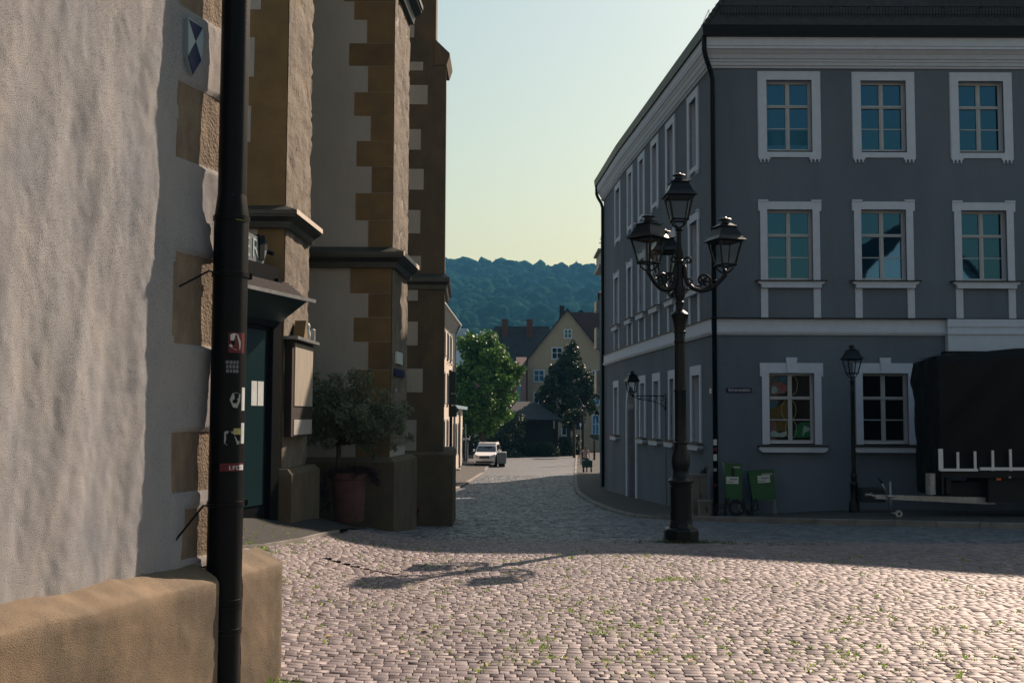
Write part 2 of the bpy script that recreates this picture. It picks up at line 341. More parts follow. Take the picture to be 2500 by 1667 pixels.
# ================================================================== GROUND
def grid_mesh(name, xs, ys, zf, mats, parent=None, smooth=True):
    nx, ny = len(xs), len(ys)
    V = np.array([(x, y, zf(x, y)) for y in ys for x in xs]); 
    i = np.arange(nx - 1)[None, :] + nx * np.arange(ny - 1)[:, None]; i = i.ravel()
    F = np.stack([i, i + 1, i + 1 + nx, i + nx], 1)
    return np_mesh(name, V, F, mats, parent, smooth)
xs = sorted(set([-3000, -1000, -400, -150, -60, -30] + list(np.arange(-20, -6, .8)) + list(np.arange(-6, 12, .3)) + list(np.arange(12, 20.1, .8)) + [30, 60, 150, 400, 1000, 3000]))
ys = sorted(set([-600, -200, -80, -40, -20, -8] + list(np.arange(-4, 34, .4)) + list(np.arange(34, 130, 3)) + [150, 200, 300, 500, 1000, 2500, 6000]))
kind(grid_mesh('ground', xs, ys, lambda x, y: g(x, y) - (.010 if y < 14.5 and y > 3 else .045), M['joint']), 'structure', 'earth under the paving')
# cobbled street running downhill
ys2 = list(np.arange(15.6, 130, .9)); xs2 = list(np.arange(-12, -5, .8)) + list(np.arange(-5, 4, .3)) + list(np.arange(4, 16.1, .8))
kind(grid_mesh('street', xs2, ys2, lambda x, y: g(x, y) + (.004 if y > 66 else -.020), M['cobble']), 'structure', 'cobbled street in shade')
kind(grid_mesh('square_paving', list(np.arange(-30, 31, 2.)), list(np.arange(-34, 5, 2.)), lambda x, y: g(x, y) + .0, M['cobble']), 'structure')
def gv(x, y):
    def si(a, b, t):
        u = np.clip((t - a) / (b - a), 0, 1); return (b - a) * (u ** 3 - u ** 4 / 2) + np.maximum(t - b, 0)
    z = -.058 * si(12.5, 16, y) + .031 * si(25, 29, y)
    s = (-x - 1.7) / .35; sp = .35 * np.logaddexp(0, s); u = np.clip((y - 15) / 7, 0, 1)
    return z + .3 * np.minimum(sp, 3) * (1 - u * u * (3 - 2 * u))
def lay_setts(name, lab, y0, y1, rowh, wr, m, ext, keepf, tilt, gapr, wsc=1., seed=3):
    rg = np.random.default_rng(seed); cx, cy, hx, hy = [], [], [], []; y = y0
    while y < y1:
        rh = rowh * rg.uniform(.92, 1.08); x0, x1 = ext(y); x0 -= rg.uniform(0, .1)
        wds = rg.uniform(*wr, int((x1 - x0) / (sum(wr) / 2) * 1.15)); en = x0 + np.cumsum(wds); c = en - wds / 2
        cx.append(c); hx.append(wds / 2); cy.append(np.full(len(c), y + rh / 2)); hy.append(np.full(len(c), rh / 2)); y += rh
    cx, cy, hx, hy = map(np.concatenate, (cx, cy, hx, hy))
    cy = cy + wsc * (.05 * np.sin(cx * .8 + 1) + .018 * np.sin(cx * 2.1 + cy * .6) + .006 * np.sin(cx * 5.1 + cy * 1.7))
    keep = keepf(cx, cy); cx, cy, hx, hy = cx[keep], cy[keep], hx[keep], hy[keep]; n = len(cx)
    hx = hx - rg.uniform(*gapr, n); hy = hy - rg.uniform(*gapr, n) * .85
    dz = rg.normal(0, tilt * .11, n); tx = rg.normal(0, tilt, n); ty = rg.normal(0, tilt, n); rot = rg.normal(0, .018, n)
    V = np.zeros((n, 12, 3)); sg = np.array([(-1, -1), (1, -1), (1, 1), (-1, 1)])
    for k, (sx_, sy_) in enumerate(sg):
        for lvl, (ins, h) in enumerate(((0, -.03), (.0008, -.0022), (.004, 0.0))):
            jx = rg.normal(0, .0018, n); jy = rg.normal(0, .0016, n); lx = sx_ * (hx - ins) + jx; ly = sy_ * (hy - ins) + jy
            px_ = cx + lx * np.cos(rot) - ly * np.sin(rot); py_ = cy + lx * np.sin(rot) + ly * np.cos(rot)
            V[:, k + 4 * lvl, 0] = px_; V[:, k + 4 * lvl, 1] = py_; V[:, k + 4 * lvl, 2] = gv(px_, py_) + dz + h + tx * lx + ty * ly
    base = (np.arange(n) * 12)[:, None, None]
    fl = [(8, 9, 10, 11)] + [(a + l, (a + 1) % 4 + l, (a + 1) % 4 + l + 4, a + l + 4) for l in (0, 4) for a in range(4)]
    Fq = (base + np.array(fl)[None]).reshape(-1, 4); tint = np.repeat(np.clip(rg.normal(.5, .2, n), 0, 1), 9)
    return kind(np_mesh(name, V.reshape(-1, 3), Fq, m, colors=tint), 'structure', lab)
def in_apron(x, y): return (x < -2.2) & (y > 12.2 + (x + 2.6) * 6.5) & (y > 11.8)
lay_setts('setts', 'sunlit square of small grey pink stone setts', 4.0, 16.0, .080, (.062, .135), M['setts'], lambda y: (-.46 * y - .6, .50 * y + .8),
          lambda x, y: ~in_apron(x, y) & ~((x < -1.3 - .30 * (7.0 - y)) & (y < 7.0)), .009, (.0018, .0045))
KX = [(15.5, 30), (18.9, 14), (20.94, 9.62), (22.7, 6.2), (24.2, 4.3), (25.5, 3.4), (27.2, 2.9), (29.6, 2.6), (34.1, 2.38), (40.7, 2.38), (46.8, 2.64), (57, 3.2), (72.5, 4.09)]
def kx(y): return np.interp(y, [k[0] for k in KX], [k[1] for k in KX])
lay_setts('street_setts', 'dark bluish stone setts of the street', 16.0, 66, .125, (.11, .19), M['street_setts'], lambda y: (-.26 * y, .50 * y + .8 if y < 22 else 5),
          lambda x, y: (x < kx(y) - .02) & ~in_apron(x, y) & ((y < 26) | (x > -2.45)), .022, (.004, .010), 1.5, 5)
# asphalt apron before the porch, with its pale edging strip
AP = [(-2.30, 14.69), (-2.46, 13.03), (-2.66, 11.9), (-3.2, 10.2), (-6, 10.0), (-6, 16.5), (-2.2, 16.5)]
def sheet(name, poly, off, m, sub=.5, lab=None):
    """flat polygon cut into a fan of small triangles that follow the terrain"""
    import bmesh
    bm = bmesh.new(); f = bm.faces.new([bm.verts.new((x, y, 0)) for x, y in poly])
    x0, x1 = min(p[0] for p in poly), max(p[0] for p in poly); y0, y1 = min(p[1] for p in poly), max(p[1] for p in poly)
    for a in np.arange(x0, x1, sub): bmesh.ops.bisect_plane(bm, geom=bm.verts[:] + bm.edges[:] + bm.faces[:], plane_co=(a, 0, 0), plane_no=(1, 0, 0))
    for a in np.arange(y0, y1, sub): bmesh.ops.bisect_plane(bm, geom=bm.verts[:] + bm.edges[:] + bm.faces[:], plane_co=(0, a, 0), plane_no=(0, 1, 0))
    for v in bm.verts: v.co.z = off(v.co.x, v.co.y)
    bmesh.ops.recalc_face_normals(bm, faces=bm.faces)
    if sum(f.normal.z for f in bm.faces) < 0: bmesh.ops.reverse_faces(bm, faces=bm.faces)
    me = bpy.data.meshes.new(name); bm.to_mesh(me); bm.free(); me.materials.append(m); o = bpy.data.objects.new(name, me); C.objects.link(o)
    return kind(o, 'structure', lab)
sheet('asphalt_apron', AP, lambda x, y: g(x, y) + .012, M['asphalt'], lab='dark asphalt apron in front of the porch')
b = MB()
for (x0, y0), (x1, y1) in zip(AP[:3], AP[1:4]):
    for k in range(4):
        a = (x0 + (x1 - x0) * k / 4, y0 + (y1 - y0) * k / 4); c = (x0 + (x1 - x0) * (k + 1) / 4, y0 + (y1 - y0) * (k + 1) / 4)
        za, zc = g(*a) + .022, g(*c) + .022
        b.add([(a[0], a[1], za - .04), (a[0] + .04, a[1], za - .04), (c[0] + .04, c[1], zc - .04), (c[0], c[1], zc - .04), (a[0], a[1], za), (a[0] + .04, a[1], za), (c[0] + .04, c[1], zc), (c[0], c[1], zc)],
              [(4, 5, 6, 7), (0, 1, 5, 4), (1, 2, 6, 5), (2, 3, 7, 6), (3, 0, 4, 7)])
kind(b.build('edging_strip', M['kerb']), 'structure')
# right pavement with kerb
KP = [(6.4, 112), (5.76, 100), (4.09, 72.5), (3.2, 57), (2.64, 46.8), (2.38, 40.7), (2.38, 34.1), (2.60, 29.6), (2.9, 27.2), (3.4, 25.5), (4.3, 24.2), (6.2, 22.7), (9.62, 20.94), (14, 18.9), (22, 15.5)]
WP = [(12, 112), (11, 100), (8, 72.5), (6, 57), (5, 46.8), (4.5, 40.7), (4.6, 34.1), (4.9, 30.5), (5.0, 28.5), (5.2, 27.5), (5.6, 27.2), (7.2, 27.2), (10.5, 27.2), (15, 27.2), (24, 27.2)]
def pav(x, y): return g(x, y) + .10 + .12 * ssm(4.8, 9, x) * ssm(21.5, 25, y) - .05 * ssm(25.0, 26.2, y) * (1 - ssm(5, 7, x))
def resample(P, n=5):
    out = []
    for a, c in zip(P[:-1], P[1:]):
        for k in range(n): out.append((a[0] + (c[0] - a[0]) * k / n, a[1] + (c[1] - a[1]) * k / n))
    return out + [P[-1]]
kp, wp = resample(KP), resample(WP); nj = 9
V = []; 
for a, c in zip(kp, wp):
    for j in range(nj): x, y = a[0] + (c[0] - a[0]) * j / (nj - 1), a[1] + (c[1] - a[1]) * j / (nj - 1); V.append((x, y, pav(x, y)))
i = (np.arange(nj - 1)[None] + nj * np.arange(len(kp) - 1)[:, None]).ravel()
kind(np_mesh('pavement', np.array(V), np.stack([i, i + 1, i + 1 + nj, i + nj], 1), M['paving'], smooth=True), 'structure', 'raised dark pavement round the grey house')
def kerb_line(pts, zf, side=1, wdt=.15):
    b = MB(); pts = [Vector((p[0], p[1])) for p in pts]
    for k in range(len(pts) - 1):
        a, c = pts[k], pts[k + 1]; L = (c - a).length; m_ = max(1, int(round(L / 1.0)))
        for q_ in range(m_):
            p0 = a.lerp(c, (q_ + .006) / m_); p1 = a.lerp(c, (q_ + .994) / m_); d = (p1 - p0).normalized(); nn = Vector((-d.y, d.x)) * side
            j = rng.normal(0, .004, 2)
            r_ = [p0 + nn * j[0], p1 + nn * j[1], p1 + nn * wdt, p0 + nn * wdt]
            zt = [zf(p.x, p.y) + .008 for p in r_]; ch = .015
            vs = [(p.x, p.y, z - .25) for p, z in zip(r_, zt)] + [(p.x, p.y, z - ch) for p, z in zip(r_, zt)]
            ins = [r_[0] + nn * ch, r_[1] + nn * ch, r_[2], r_[3]]; vs += [(p.x, p.y, z) for p, z in zip(ins, zt)]
            b.add(vs, [(8, 9, 10, 11)] + [(i_, (i_ + 1) % 4, (i_ + 1) % 4 + 4, i_ + 4) for i_ in range(4)] + [(i_ + 4, (i_ + 1) % 4 + 4, (i_ + 1) % 4 + 8, i_ + 8) for i_ in range(4)])
    return b
kind(kerb_line(kp, pav).build('kerb', M['kerb']), 'structure', 'stone kerb of the right pavement')
LK = [(-1.35, 100), (-1.47, 94.9), (-1.75, 68.4), (-1.95, 51.5), (-2.2, 40), (-2.4, 30)]
LW = [(-8, 100), (-8, 94.9), (-8, 68.4), (-8, 51.5), (-8, 40), (-8, 30)]
lk, lw_ = resample(LK, 4), resample(LW, 4)
V = [(a[0] + (c[0] - a[0]) * j / 4, a[1], g(a[0], a[1]) + .07) for a, c in zip(lk, lw_) for j in range(5)]
i = (np.arange(4)[None] + 5 * np.arange(len(lk) - 1)[:, None]).ravel()
kind(np_mesh('pavement', np.array(V), np.stack([i, i + 1, i + 6, i + 5], 1), M['paving'], smooth=True), 'structure', 'pale pavement on the left of the street')
kind(kerb_line(lk, lambda x, y: g(x, y) + .07, side=-1).build('kerb', M['kerb']), 'structure')

# ---------------- weeds, grass, litter (nobody could count them)
def tufts(name, pts, hgt, m, nb=(8, 18), spread=.03, lab=None, wide=.25):
    V = []; k = 0
    for (x, y, s) in pts:
        z = g(x, y) - .012
        for _ in range(random.randint(*nb)):
            a = random.uniform(0, 6.28); r = random.uniform(0, spread) * s; el = random.uniform(.15, 1.3); L = hgt * s * random.uniform(.5, 1.1); wd = L * wide
            p = Vector((x + r * math.cos(a), y + r * math.sin(a), z)); d = Vector((math.cos(a) * math.cos(el), math.sin(a) * math.cos(el), math.sin(el)))
            sd_ = Vector((-math.sin(a), math.cos(a), random.uniform(-.4, .4))).normalized() * wd
            V += [tuple(p), tuple(p + d * L * .55 + sd_), tuple(p + d * L), tuple(p + d * L * .55 - sd_)]
    V = np.array(V); F = np.arange(len(V)).reshape(-1, 4)
    return kind(np_mesh(name, V, F, m), 'stuff', lab)
pts = []
while len(pts) < 3000:
    y = random.uniform(5.6, 14.5); x = random.uniform(-.28 * y, .50 * y)
    dens = .12 + .88 * max(0, min(1, (noise.noise(Vector((x * .55, y * .8, 3))) + .25) * 1.8)); dens *= 1.0 if y < 10 else .55
    if random.random() < dens: pts.append((x, y, random.choice([.5, .6, .8, .8, 1.0, 1.5])))
tufts('weeds', pts, .026, M['weed'], lab='small green weeds growing between the setts', spread=.035, nb=(9, 18))
pts = [(random.gauss(1.66, .22), random.gauss(11.6, .06), 1.2) for _ in range(24)] + [(random.gauss(2.4, .06), random.gauss(11.65, .04), 1.4) for _ in range(0)]
pts += [(random.gauss(-1.5, .12), random.gauss(6.9, .12), 1.1) for _ in range(30)]
tufts('weeds', pts, .05, M['weed'], lab='brighter clump of grass among the sunlit setts', nb=(12, 20), wide=.08, spread=.05)
pts = [(random.gauss(2.5, .30), random.gauss(15.75, .10), 1) for _ in range(130)] + [(random.uniform(2.7, 4.6), 15.75 - random.uniform(0, .5), .6) for _ in range(100)]
tufts('grass', pts, .07, M['grass_m'], lab='dark grass round the foot of the lamp post', nb=(8, 14), wide=.07, spread=.06)
pts = [(-2.75 + random.gauss(0, .3), 13.0 + random.gauss(0, .6), .8) for _ in range(60)] + [(-2.9 + random.gauss(0, .3), 11.7 + random.gauss(0, .1), .9) for _ in range(50)]
tufts('weeds', pts, .05, M['weed'], lab='weeds along the edge of the asphalt apron', spread=.05)
V = []
for _ in range(300):
    y = random.uniform(5.8, 13); x = random.uniform(-.25 * y, .45 * y if random.random() < .5 else .1 * y); a = random.uniform(0, 6.28); L = random.uniform(.015, .04); wd = L * random.uniform(.2, .45); z = g(x, y) + .008
    d = Vector((math.cos(a), math.sin(a), random.uniform(-.1, .3))); s_ = Vector((-math.sin(a), math.cos(a), random.uniform(-.5, .5)))
    p = Vector((x, y, z)); V += [tuple(p - d * L), tuple(p + s_ * wd + Vector((0, 0, .006))), tuple(p + d * L), tuple(p - s_ * wd + Vector((0, 0, .01)))]
V = np.array(V); kind(np_mesh('fallen_leaves', V, np.arange(len(V)).reshape(-1, 4), M['moss']), 'stuff', 'dry leaves and seed husks scattered on the setts')
# sunken channel line of darker setts at the bottom edge of the view
b = MB()
for k in range(14):
    x = -1.05 + k * .16; y = 6.78 - k * .02; b.cbox(x + .004, x + .152, y, y + .045, g(x, y) - .02, g(x, y) + .014, .004)
kind(b.build('channel_edge', M['kerb']), 'structure')
b = MB(); 
for k in range(9): x = -2.05 + k * .11; y = 12.15 - k * .06; b.cbox(x, x + .10, y - .008, y + .008, g(x, y) - .02, g(x, y) + .004, .002)
kind(b.build('drain_slot', M['black_metal']), 'structure')

# ================================================================== NEAR PLASTERED BUILDING (left edge)
WA = R(17.46); wd_ = Vector((math.sin(WA), math.cos(WA), 0)); wn = Vector((math.cos(WA), -math.sin(WA), 0)); C0 = Vector((-1.435, 7.08, 0))
def NP(s, n_, z=0): p = C0 - wd_ * s + wn * n_; return (p.x, p.y, z)
NW = -.165
TW = math.tan(R(.6))
def WN(s, n_, z=0): return NP(s, n_ - TW * (s - .34), z)
def near_sz(px, py, n_=NW):
    a = Vector(WN(0, n_)); c = Vector(WN(5, n_)); h = wallhit(px, py, (a.x, a.y), (c.x, c.y)); return ((a - Vector((h.x, h.y, 0))).dot(wd_), h.z)
ZT = .755
nb_ = thing('plastered_building', 'rough cream plastered building corner with brown quoin stones and low plinth at the left edge', 'building', tuple(NP(.4, -.5, 0)))
stones = [(-60, 30, 437), (205, 395, 437), (620, 842, 427), (1050, 1205, 420), (1232, 1365, 446)]
ST = []
for y0, y1, xl in stones:
    s_, z1 = near_sz(470, y0); _, z0 = near_sz(470, y1); se = near_sz(xl, (y0 + y1) / 2)[0]; ST.append((z0, z1, se))
ST.append((near_sz(470, -60)[1] + .55, near_sz(470, -60)[1] + 1.1, ST[0][2]))
sl_ = list(np.arange(.34, 3.3, .018)) + list(np.arange(3.4, 7.2, .2)); zl = list(np.arange(ZT + .05, 5.2, .02)) + [5.6, 6.2, 7, 8, 9.5]
def stone_at(s_, z_):
    wob_ = .012 * noise.noise(Vector((z_ * 6, s_ * 2, 9)))
    for k, (z0, z1, se) in enumerate(ST):
        if z0 + wob_ < z_ < z1 + wob_ and s_ < se + wob_: return k + 1
    return 0
V = []; SM = np.zeros((len(zl), len(sl_)), int)
for j, z_ in enumerate(zl):
    for i_, s_ in enumerate(sl_):
        k = stone_at(s_, z_); SM[j, i_] = k
        d = .021 * noise.noise(Vector((s_ * 3.6, 1, z_ * 1.1))) + .010 * noise.noise(Vector((s_ * 8.5 + z_ * 1.2, 4, z_ * 2.6))) + .0035 * noise.noise(Vector((s_ * 24, 7, z_ * 12))) + .0026 * noise.noise(Vector((s_ * 60, 2, z_ * 45)))
        if k: d = -.016 + .006 * noise.noise(Vector((s_ * 9, z_ * 5, k * 3.3))) + .003 * noise.noise(Vector((s_ * 30, z_ * 12, 2)))
        if s_ < .42: d -= .03 * (1 - (s_ - .34) / .08) ** 2
        V.append(WN(s_, NW + d, z_))
nx = len(sl_); F = []; MI = []
for j in range(len(zl) - 1):
    for i_ in range(nx - 1):
        a = j * nx + i_; F.append((a, a + nx, a + nx + 1, a + 1)); MI.append(1 if (SM[j, i_] and SM[j + 1, i_ + 1]) else 0)
wo = mesh_obj('wall', V, F, [M['near_plaster'], M['near_stone']], nb_, True, MI, fix=False)
b = MB(); b.prism([WN(.36, NW - .05)[:2], WN(7, NW - .05)[:2], NP(7, -8)[:2], NP(.36, -8)[:2]], -.5, 9.5); b.build('wall_core', M['near_plaster'], nb_)
# plinth: front face, sloped top and the notch for the pipe
def plinth_z(s_): return ZT + .012 * noise.noise(Vector((s_ * 3, 0, 5))) + .006 * noise.noise(Vector((s_ * 11, 0, 5)))
def plinth_part(s0, s1, cap0=True, cap1=True):
    ss_ = list(np.arange(s0, min(s1, 3.2), .03)) + [a for a in (3.5, 4.5, 6, 7.2) if a > s0 and a <= s1 + .3 and s1 > 3.3]
    if s1 < 3.2: ss_.append(s1)
    rows = []
    for z_ in np.arange(-.25, .70, .03): rows.append(('f', z_))
    rows += [('e', -.02), ('e', -.004), ('t', 0.1), ('t', .35), ('t', .7), ('t', 1.0)]
    Vp = []
    for kd, q_ in rows:
        for s_ in ss_:
            zt = plinth_z(s_); dn = .008 * noise.noise(Vector((s_ * 4, 2, q_ * 4))) + .004 * noise.noise(Vector((s_ * 18, 2, q_ * 18)))
            edge = 0.0
            if cap0 and s_ - s0 < .03: edge = .012
            if kd == 'f': Vp.append(NP(s_, dn - edge, q_))
            elif kd == 'e': Vp.append(NP(s_, dn - edge - (.012 if q_ > -.01 else .002), zt + q_))
            else: Vp.append(NP(s_, -.012 + (NW + .012 - .02 - TW * max(0, s_ - .34)) * q_, zt + .085 * q_ + .008 * noise.noise(Vector((s_ * 9, q_ * 3, 1)))))
    nx_ = len(ss_); Fp = [(j * nx_ + i_, (j + 1) * nx_ + i_, (j + 1) * nx_ + i_ + 1, j * nx_ + i_ + 1) for j in range(len(rows) - 1) for i_ in range(nx_ - 1)]
    return Vp, Fp
Va, Fa = plinth_part(.73, 7.2); Vb, Fb = plinth_part(0.0, .50)
o_ = len(Va); Vc = Va + Vb; Fc = Fa + [tuple(i_ + o_ for i_ in f) for f in Fb]
mesh_obj('plinth', Vc, Fc, M['plinth'], nb_, True, fix=False)
b = MB()
b.prism([NP(.732, -.01)[:2], NP(7, -.01)[:2], NP(7, -.4)[:2], NP(.732, -.4)[:2]], -.4, ZT - .03)
b.prism([NP(0.012, -.01)[:2], NP(.498, -.01)[:2], NP(.498, -1.4)[:2], NP(0.012, -1.4)[:2]], -.4, ZT - .03)
b.prism([NP(.49, NW - .01)[:2], NP(.74, NW - .01)[:2], NP(.74, -.4)[:2], NP(.49, -.4)[:2]], -.4, ZT + .05)
a0, a1 = NP(.0, -.01, ZT - .03), NP(.0, -4, ZT - .03); c0, c1 = NP(.34, -.16, ZT + .085), NP(.34, -4, ZT + .085); d0 = NP(.34, -.16, ZT - .1)
b.add([a0, a1, c1, c0, NP(.5, -.01, ZT - .02), NP(.5, -.16, ZT + .08)], [(0, 3, 2, 1), (0, 4, 5, 3)])
b.build('plinth_core', M['plinth'], nb_)
# drainpipe with its bands, brackets and stickers
pc = Vector(NP(.62, -.049)); PR = .101
def pz(py): return Z(py, pc.y, 560)
zc = pz(535)
b = MB(); b.lathe([(.083, zc + .13), (.083, 9.5)], (pc.x, pc.y, 0), 28); b.lathe([(PR, -.3), (PR, zc), (.084, zc + .14)], (pc.x, pc.y, 0), 28)
pipe = b.build('downpipe', M['black_metal'], nb_, 'auto')
for k, zz in enumerate((zc, pz(672), pz(1228), pz(1466), pz(1480), pz(1537))):
    b = MB(); r_ = PR + .006; b.lathe([(PR - .001, zz - .016), (r_, zz - .014), (r_, zz + .014), (PR - .001, zz + .016)], (pc.x, pc.y, 0), 28)
    if k in (1, 2):
        a_ = math.atan2(wn.y, wn.x); b.box(PR, PR + .03, -.012, .012, -.018, .018, Matrix.Translation((pc.x, pc.y, zz)) @ Matrix.Rotation(a_ + .9, 4, 'Z'))
        p1 = Vector((pc.x, pc.y, zz)) + wd_ * -.10 + wn * .0; b.tube([p1, p1 - wd_ * .10 - wn * .02, Vector(WN(.95, NW, zz - .20 if k == 2 else zz - .1))], .006, 6)
    b.build('pipe_band', M['black_metal'], pipe, 'auto')
def sticker(px0, px1, py0, py1, m, off=.0015, poly=None):
    """curved patch on the pipe; polygon corners optional (fractions)"""
    vd = math.atan2(-pc.y, -pc.x)
    cpx = 560.5; half = 42.5
    def P_(px, py):
        t = max(-.98, min(.98, (px - cpx) / half)); ang = vd + math.asin(t); r_ = (PR if pz(py) < zc else .0835) + off
        return (pc.x + r_ * math.cos(ang), pc.y + r_ * math.sin(ang), pz(py))
    b = MB(); N = 6
    if poly is None:
        for k in range(N):
            a, c = px0 + (px1 - px0) * k / N, px0 + (px1 - px0) * (k + 1) / N
            b.quad(P_(a, py1), P_(c, py1), P_(c, py0), P_(a, py0))
    else:
        vs = [P_(x, y) for x, y in poly]; b.add(vs, [tuple(range(len(vs)))])
    return b
sticker(559, 597, 814, 863, 0).build('sticker', M['red'], pipe)
b = sticker(0, 0, 0, 0, 0, .0025, [(563, 820), (571, 816), (581, 818), (584, 826), (588, 836), (587, 854), (576, 856), (566, 850), (560, 846), (566, 842), (569, 838), (564, 832)]); b.build('sticker', M['paper'], pipe)
b = sticker(0, 0, 0, 0, 0, .0035, [(565, 834), (573, 833), (574, 842), (567, 846)]); b.build('sticker', M['black_metal'], pipe)
for r_, row in enumerate(((554, 561, 563, 570, 572, 577, 579, 584), (555, 560, 562, 568, 570, 576, 578, 584), (555, 562, 564, 569, 571, 577, 578, 584))):
    b = MB()
    for k in range(0, 8, 2):
        q_ = sticker(row[k], row[k + 1], 882 + r_ * 10.5, 890 + r_ * 10.5, 0); b.add(q_.v, q_.f)
    b.build('sticker', M['sign_grey'], pipe)
b = sticker(0, 0, 0, 0, 0, .0015, [(565, 976), (571, 961), (580, 958), (590, 962), (589, 980), (583, 996), (573, 994)]); b.build('sticker', M['zinc'], pipe)
b = sticker(0, 0, 0, 0, 0, .0025, [(571, 978), (577, 973), (584, 976), (582, 984), (573, 985)]); b.build('sticker', M['black_metal'], pipe)
sticker(593, 600, 946, 1002, 0).build('sticker', M['paper'], pipe)
b = sticker(0, 0, 0, 0, 0, .0015, [(554, 1054), (558, 1051), (575, 1052), (598, 1052), (598, 1080), (586, 1084), (560, 1085), (554, 1080)]); b.build('sticker', M['zinc'], pipe)
b = sticker(0, 0, 0, 0, 0, .0025, [(558, 1058), (575, 1057), (588, 1060), (589, 1074), (574, 1077), (559, 1076)]); b.build('sticker', M['black_metal'], pipe)
sticker(575, 593, 1045, 1060, 0, .0035).build('sticker', M['dull_yellow'], pipe)
sticker(592, 599, 1032, 1082, 0, .0045).build('sticker', M['paper'], pipe)
sticker(545, 600, 1129, 1148, 0).build('sticker', M['red'], pipe)
b = MB()
for x0, x1, y0, y1 in ((567, 569.5, 1135, 1145), (571, 572.2, 1143, 1145), (575, 577, 1135, 1145), (577, 581, 1135, 1137), (577, 580, 1139, 1141), (583, 585, 1136, 1144), (585, 589, 1135, 1137), (585, 589, 1143, 1145)):
    q_ = sticker(x0, x1, y0, y1, 0, .003); b.add(q_.v, q_.f)
b.build('sticker', M['paper'], pipe)
sticker(590, 599, 1133, 1146, 0, .003).build('sticker', M['paper'], pipe)
sticker(570.5, 602, 513, 543, 0).build('sticker', M['dull_yellow'], pipe)
sticker(570.5, 602, 525, 528, 0, .0025).build('sticker', M['denim_blue'], pipe)
sticker(576, 602, 508, 517, 0, .002).build('sticker', M['zinc'], pipe)
b = sticker(0, 0, 0, 0, 0, .0015, [(562, 481), (570, 483), (583, 488), (580, 500), (575, 505), (562, 496)]); b.build('sticker', M['sign_grey'], pipe)
b = sticker(0, 0, 0, 0, 0, .0025, [(568, 482), (572, 484), (571, 497), (567, 496)]); b.build('sticker', M['black_metal'], pipe)
# heritage shield plaque
sh = thing('shield_plaque', 'small blue and white shield plaque on the shaded plaster of the near wall', 'plaque', tuple(NP(1.0, NW + .02, 3.9)))
def on_wall(px, py, n_): s_, z_ = near_sz(px, py, n_); return WN(s_, n_, z_)
out = [(460, 43), (496, 68), (496.5, 100), (493, 148), (472, 184), (460, 140)]
def plate(pts, n0, n1, m, name, par):
    f_ = [on_wall(x, y, n1) for x, y in pts]; bk = []
    for x, y in pts:
        s_, z_ = near_sz(x, y, n1); bk.append(WN(s_, n0, z_))
    k = len(pts); return mesh_obj(name, f_ + bk, [tuple(range(k)), tuple(range(2 * k - 1, k - 1, -1))] + [(i_, (i_ + 1) % k, k + (i_ + 1) % k, k + i_) for i_ in range(k)], m, par)
plate(out, NW - .01, NW + .022, M['enamel_white'], 'shield', sh)
plate([(463, 48), (495, 69), (479, 100)], NW + .021, NW + .026, M['blue_enamel'], 'emblem', sh)
plate([(479, 103), (492, 148), (472, 182), (460.5, 138)], NW + .021, NW + .026, M['blue_enamel'], 'emblem', sh)
# ================================================================== CHURCH
YA, YB, YC = 14.3, 17.6, 21.4
YA2, YB2 = 15.7, 19.2
xA, xA2 = X(696, YA, 500), X(753, YA2, 600); xB, xB2 = X(957, YB, 600), X(992, YB2, 700); xC = X(1084, YC, 900)
ch = thing('church', 'tall old church with ochre buttresses, pale plaster and dark drip ledges', 'church', (-2.5, 18, 0))
TOP = 16.0
def b3(px, py, Y): x, z = at(px, py, Y); return x, z
def ledge(b, pts, zb, zt, o, b2=None):
    """sloped drip ledge along plan polyline pts (outside is on the right of travel)"""
    n_ = len(pts); P_ = [Vector(p) for p in pts]; off = []
    for i_ in range(n_):
        ns = []
        if i_ > 0: d = (P_[i_] - P_[i_ - 1]).normalized(); ns.append(Vector((d.y, -d.x)))
        if i_ < n_ - 1: d = (P_[i_ + 1] - P_[i_]).normalized(); ns.append(Vector((d.y, -d.x)))
        if len(ns) == 2:
            m_ = (ns[0] + ns[1]).normalized(); off.append(m_ / max(.3, m_.dot(ns[0])))
        else: off.append(ns[0])
    prof = [(-.03, zb), (o * .35, zb + .0), (o * .45, zb + (zt - zb) * .25), (o * .9, zb + (zt - zb) * .42), (o * .9, zb + (zt - zb) * .50), (o, zb + (zt - zb) * .50), (o, zb + (zt - zb) * .66), (-.03, zt)]
    k = len(prof); vs = [(P_[i_].x + off[i_].x * r_, P_[i_].y + off[i_].y * r_, z_) for i_ in range(n_) for r_, z_ in prof]
    fs = [(i_ * k + j, i_ * k + (j + 1) % k, (i_ + 1) * k + (j + 1) % k, (i_ + 1) * k + j) for i_ in range(n_ - 1) for j in range(k)]
    fs += [tuple(range(k - 1, -1, -1)), tuple((n_ - 1) * k + j for j in range(k))]
    b.add(vs, fs)
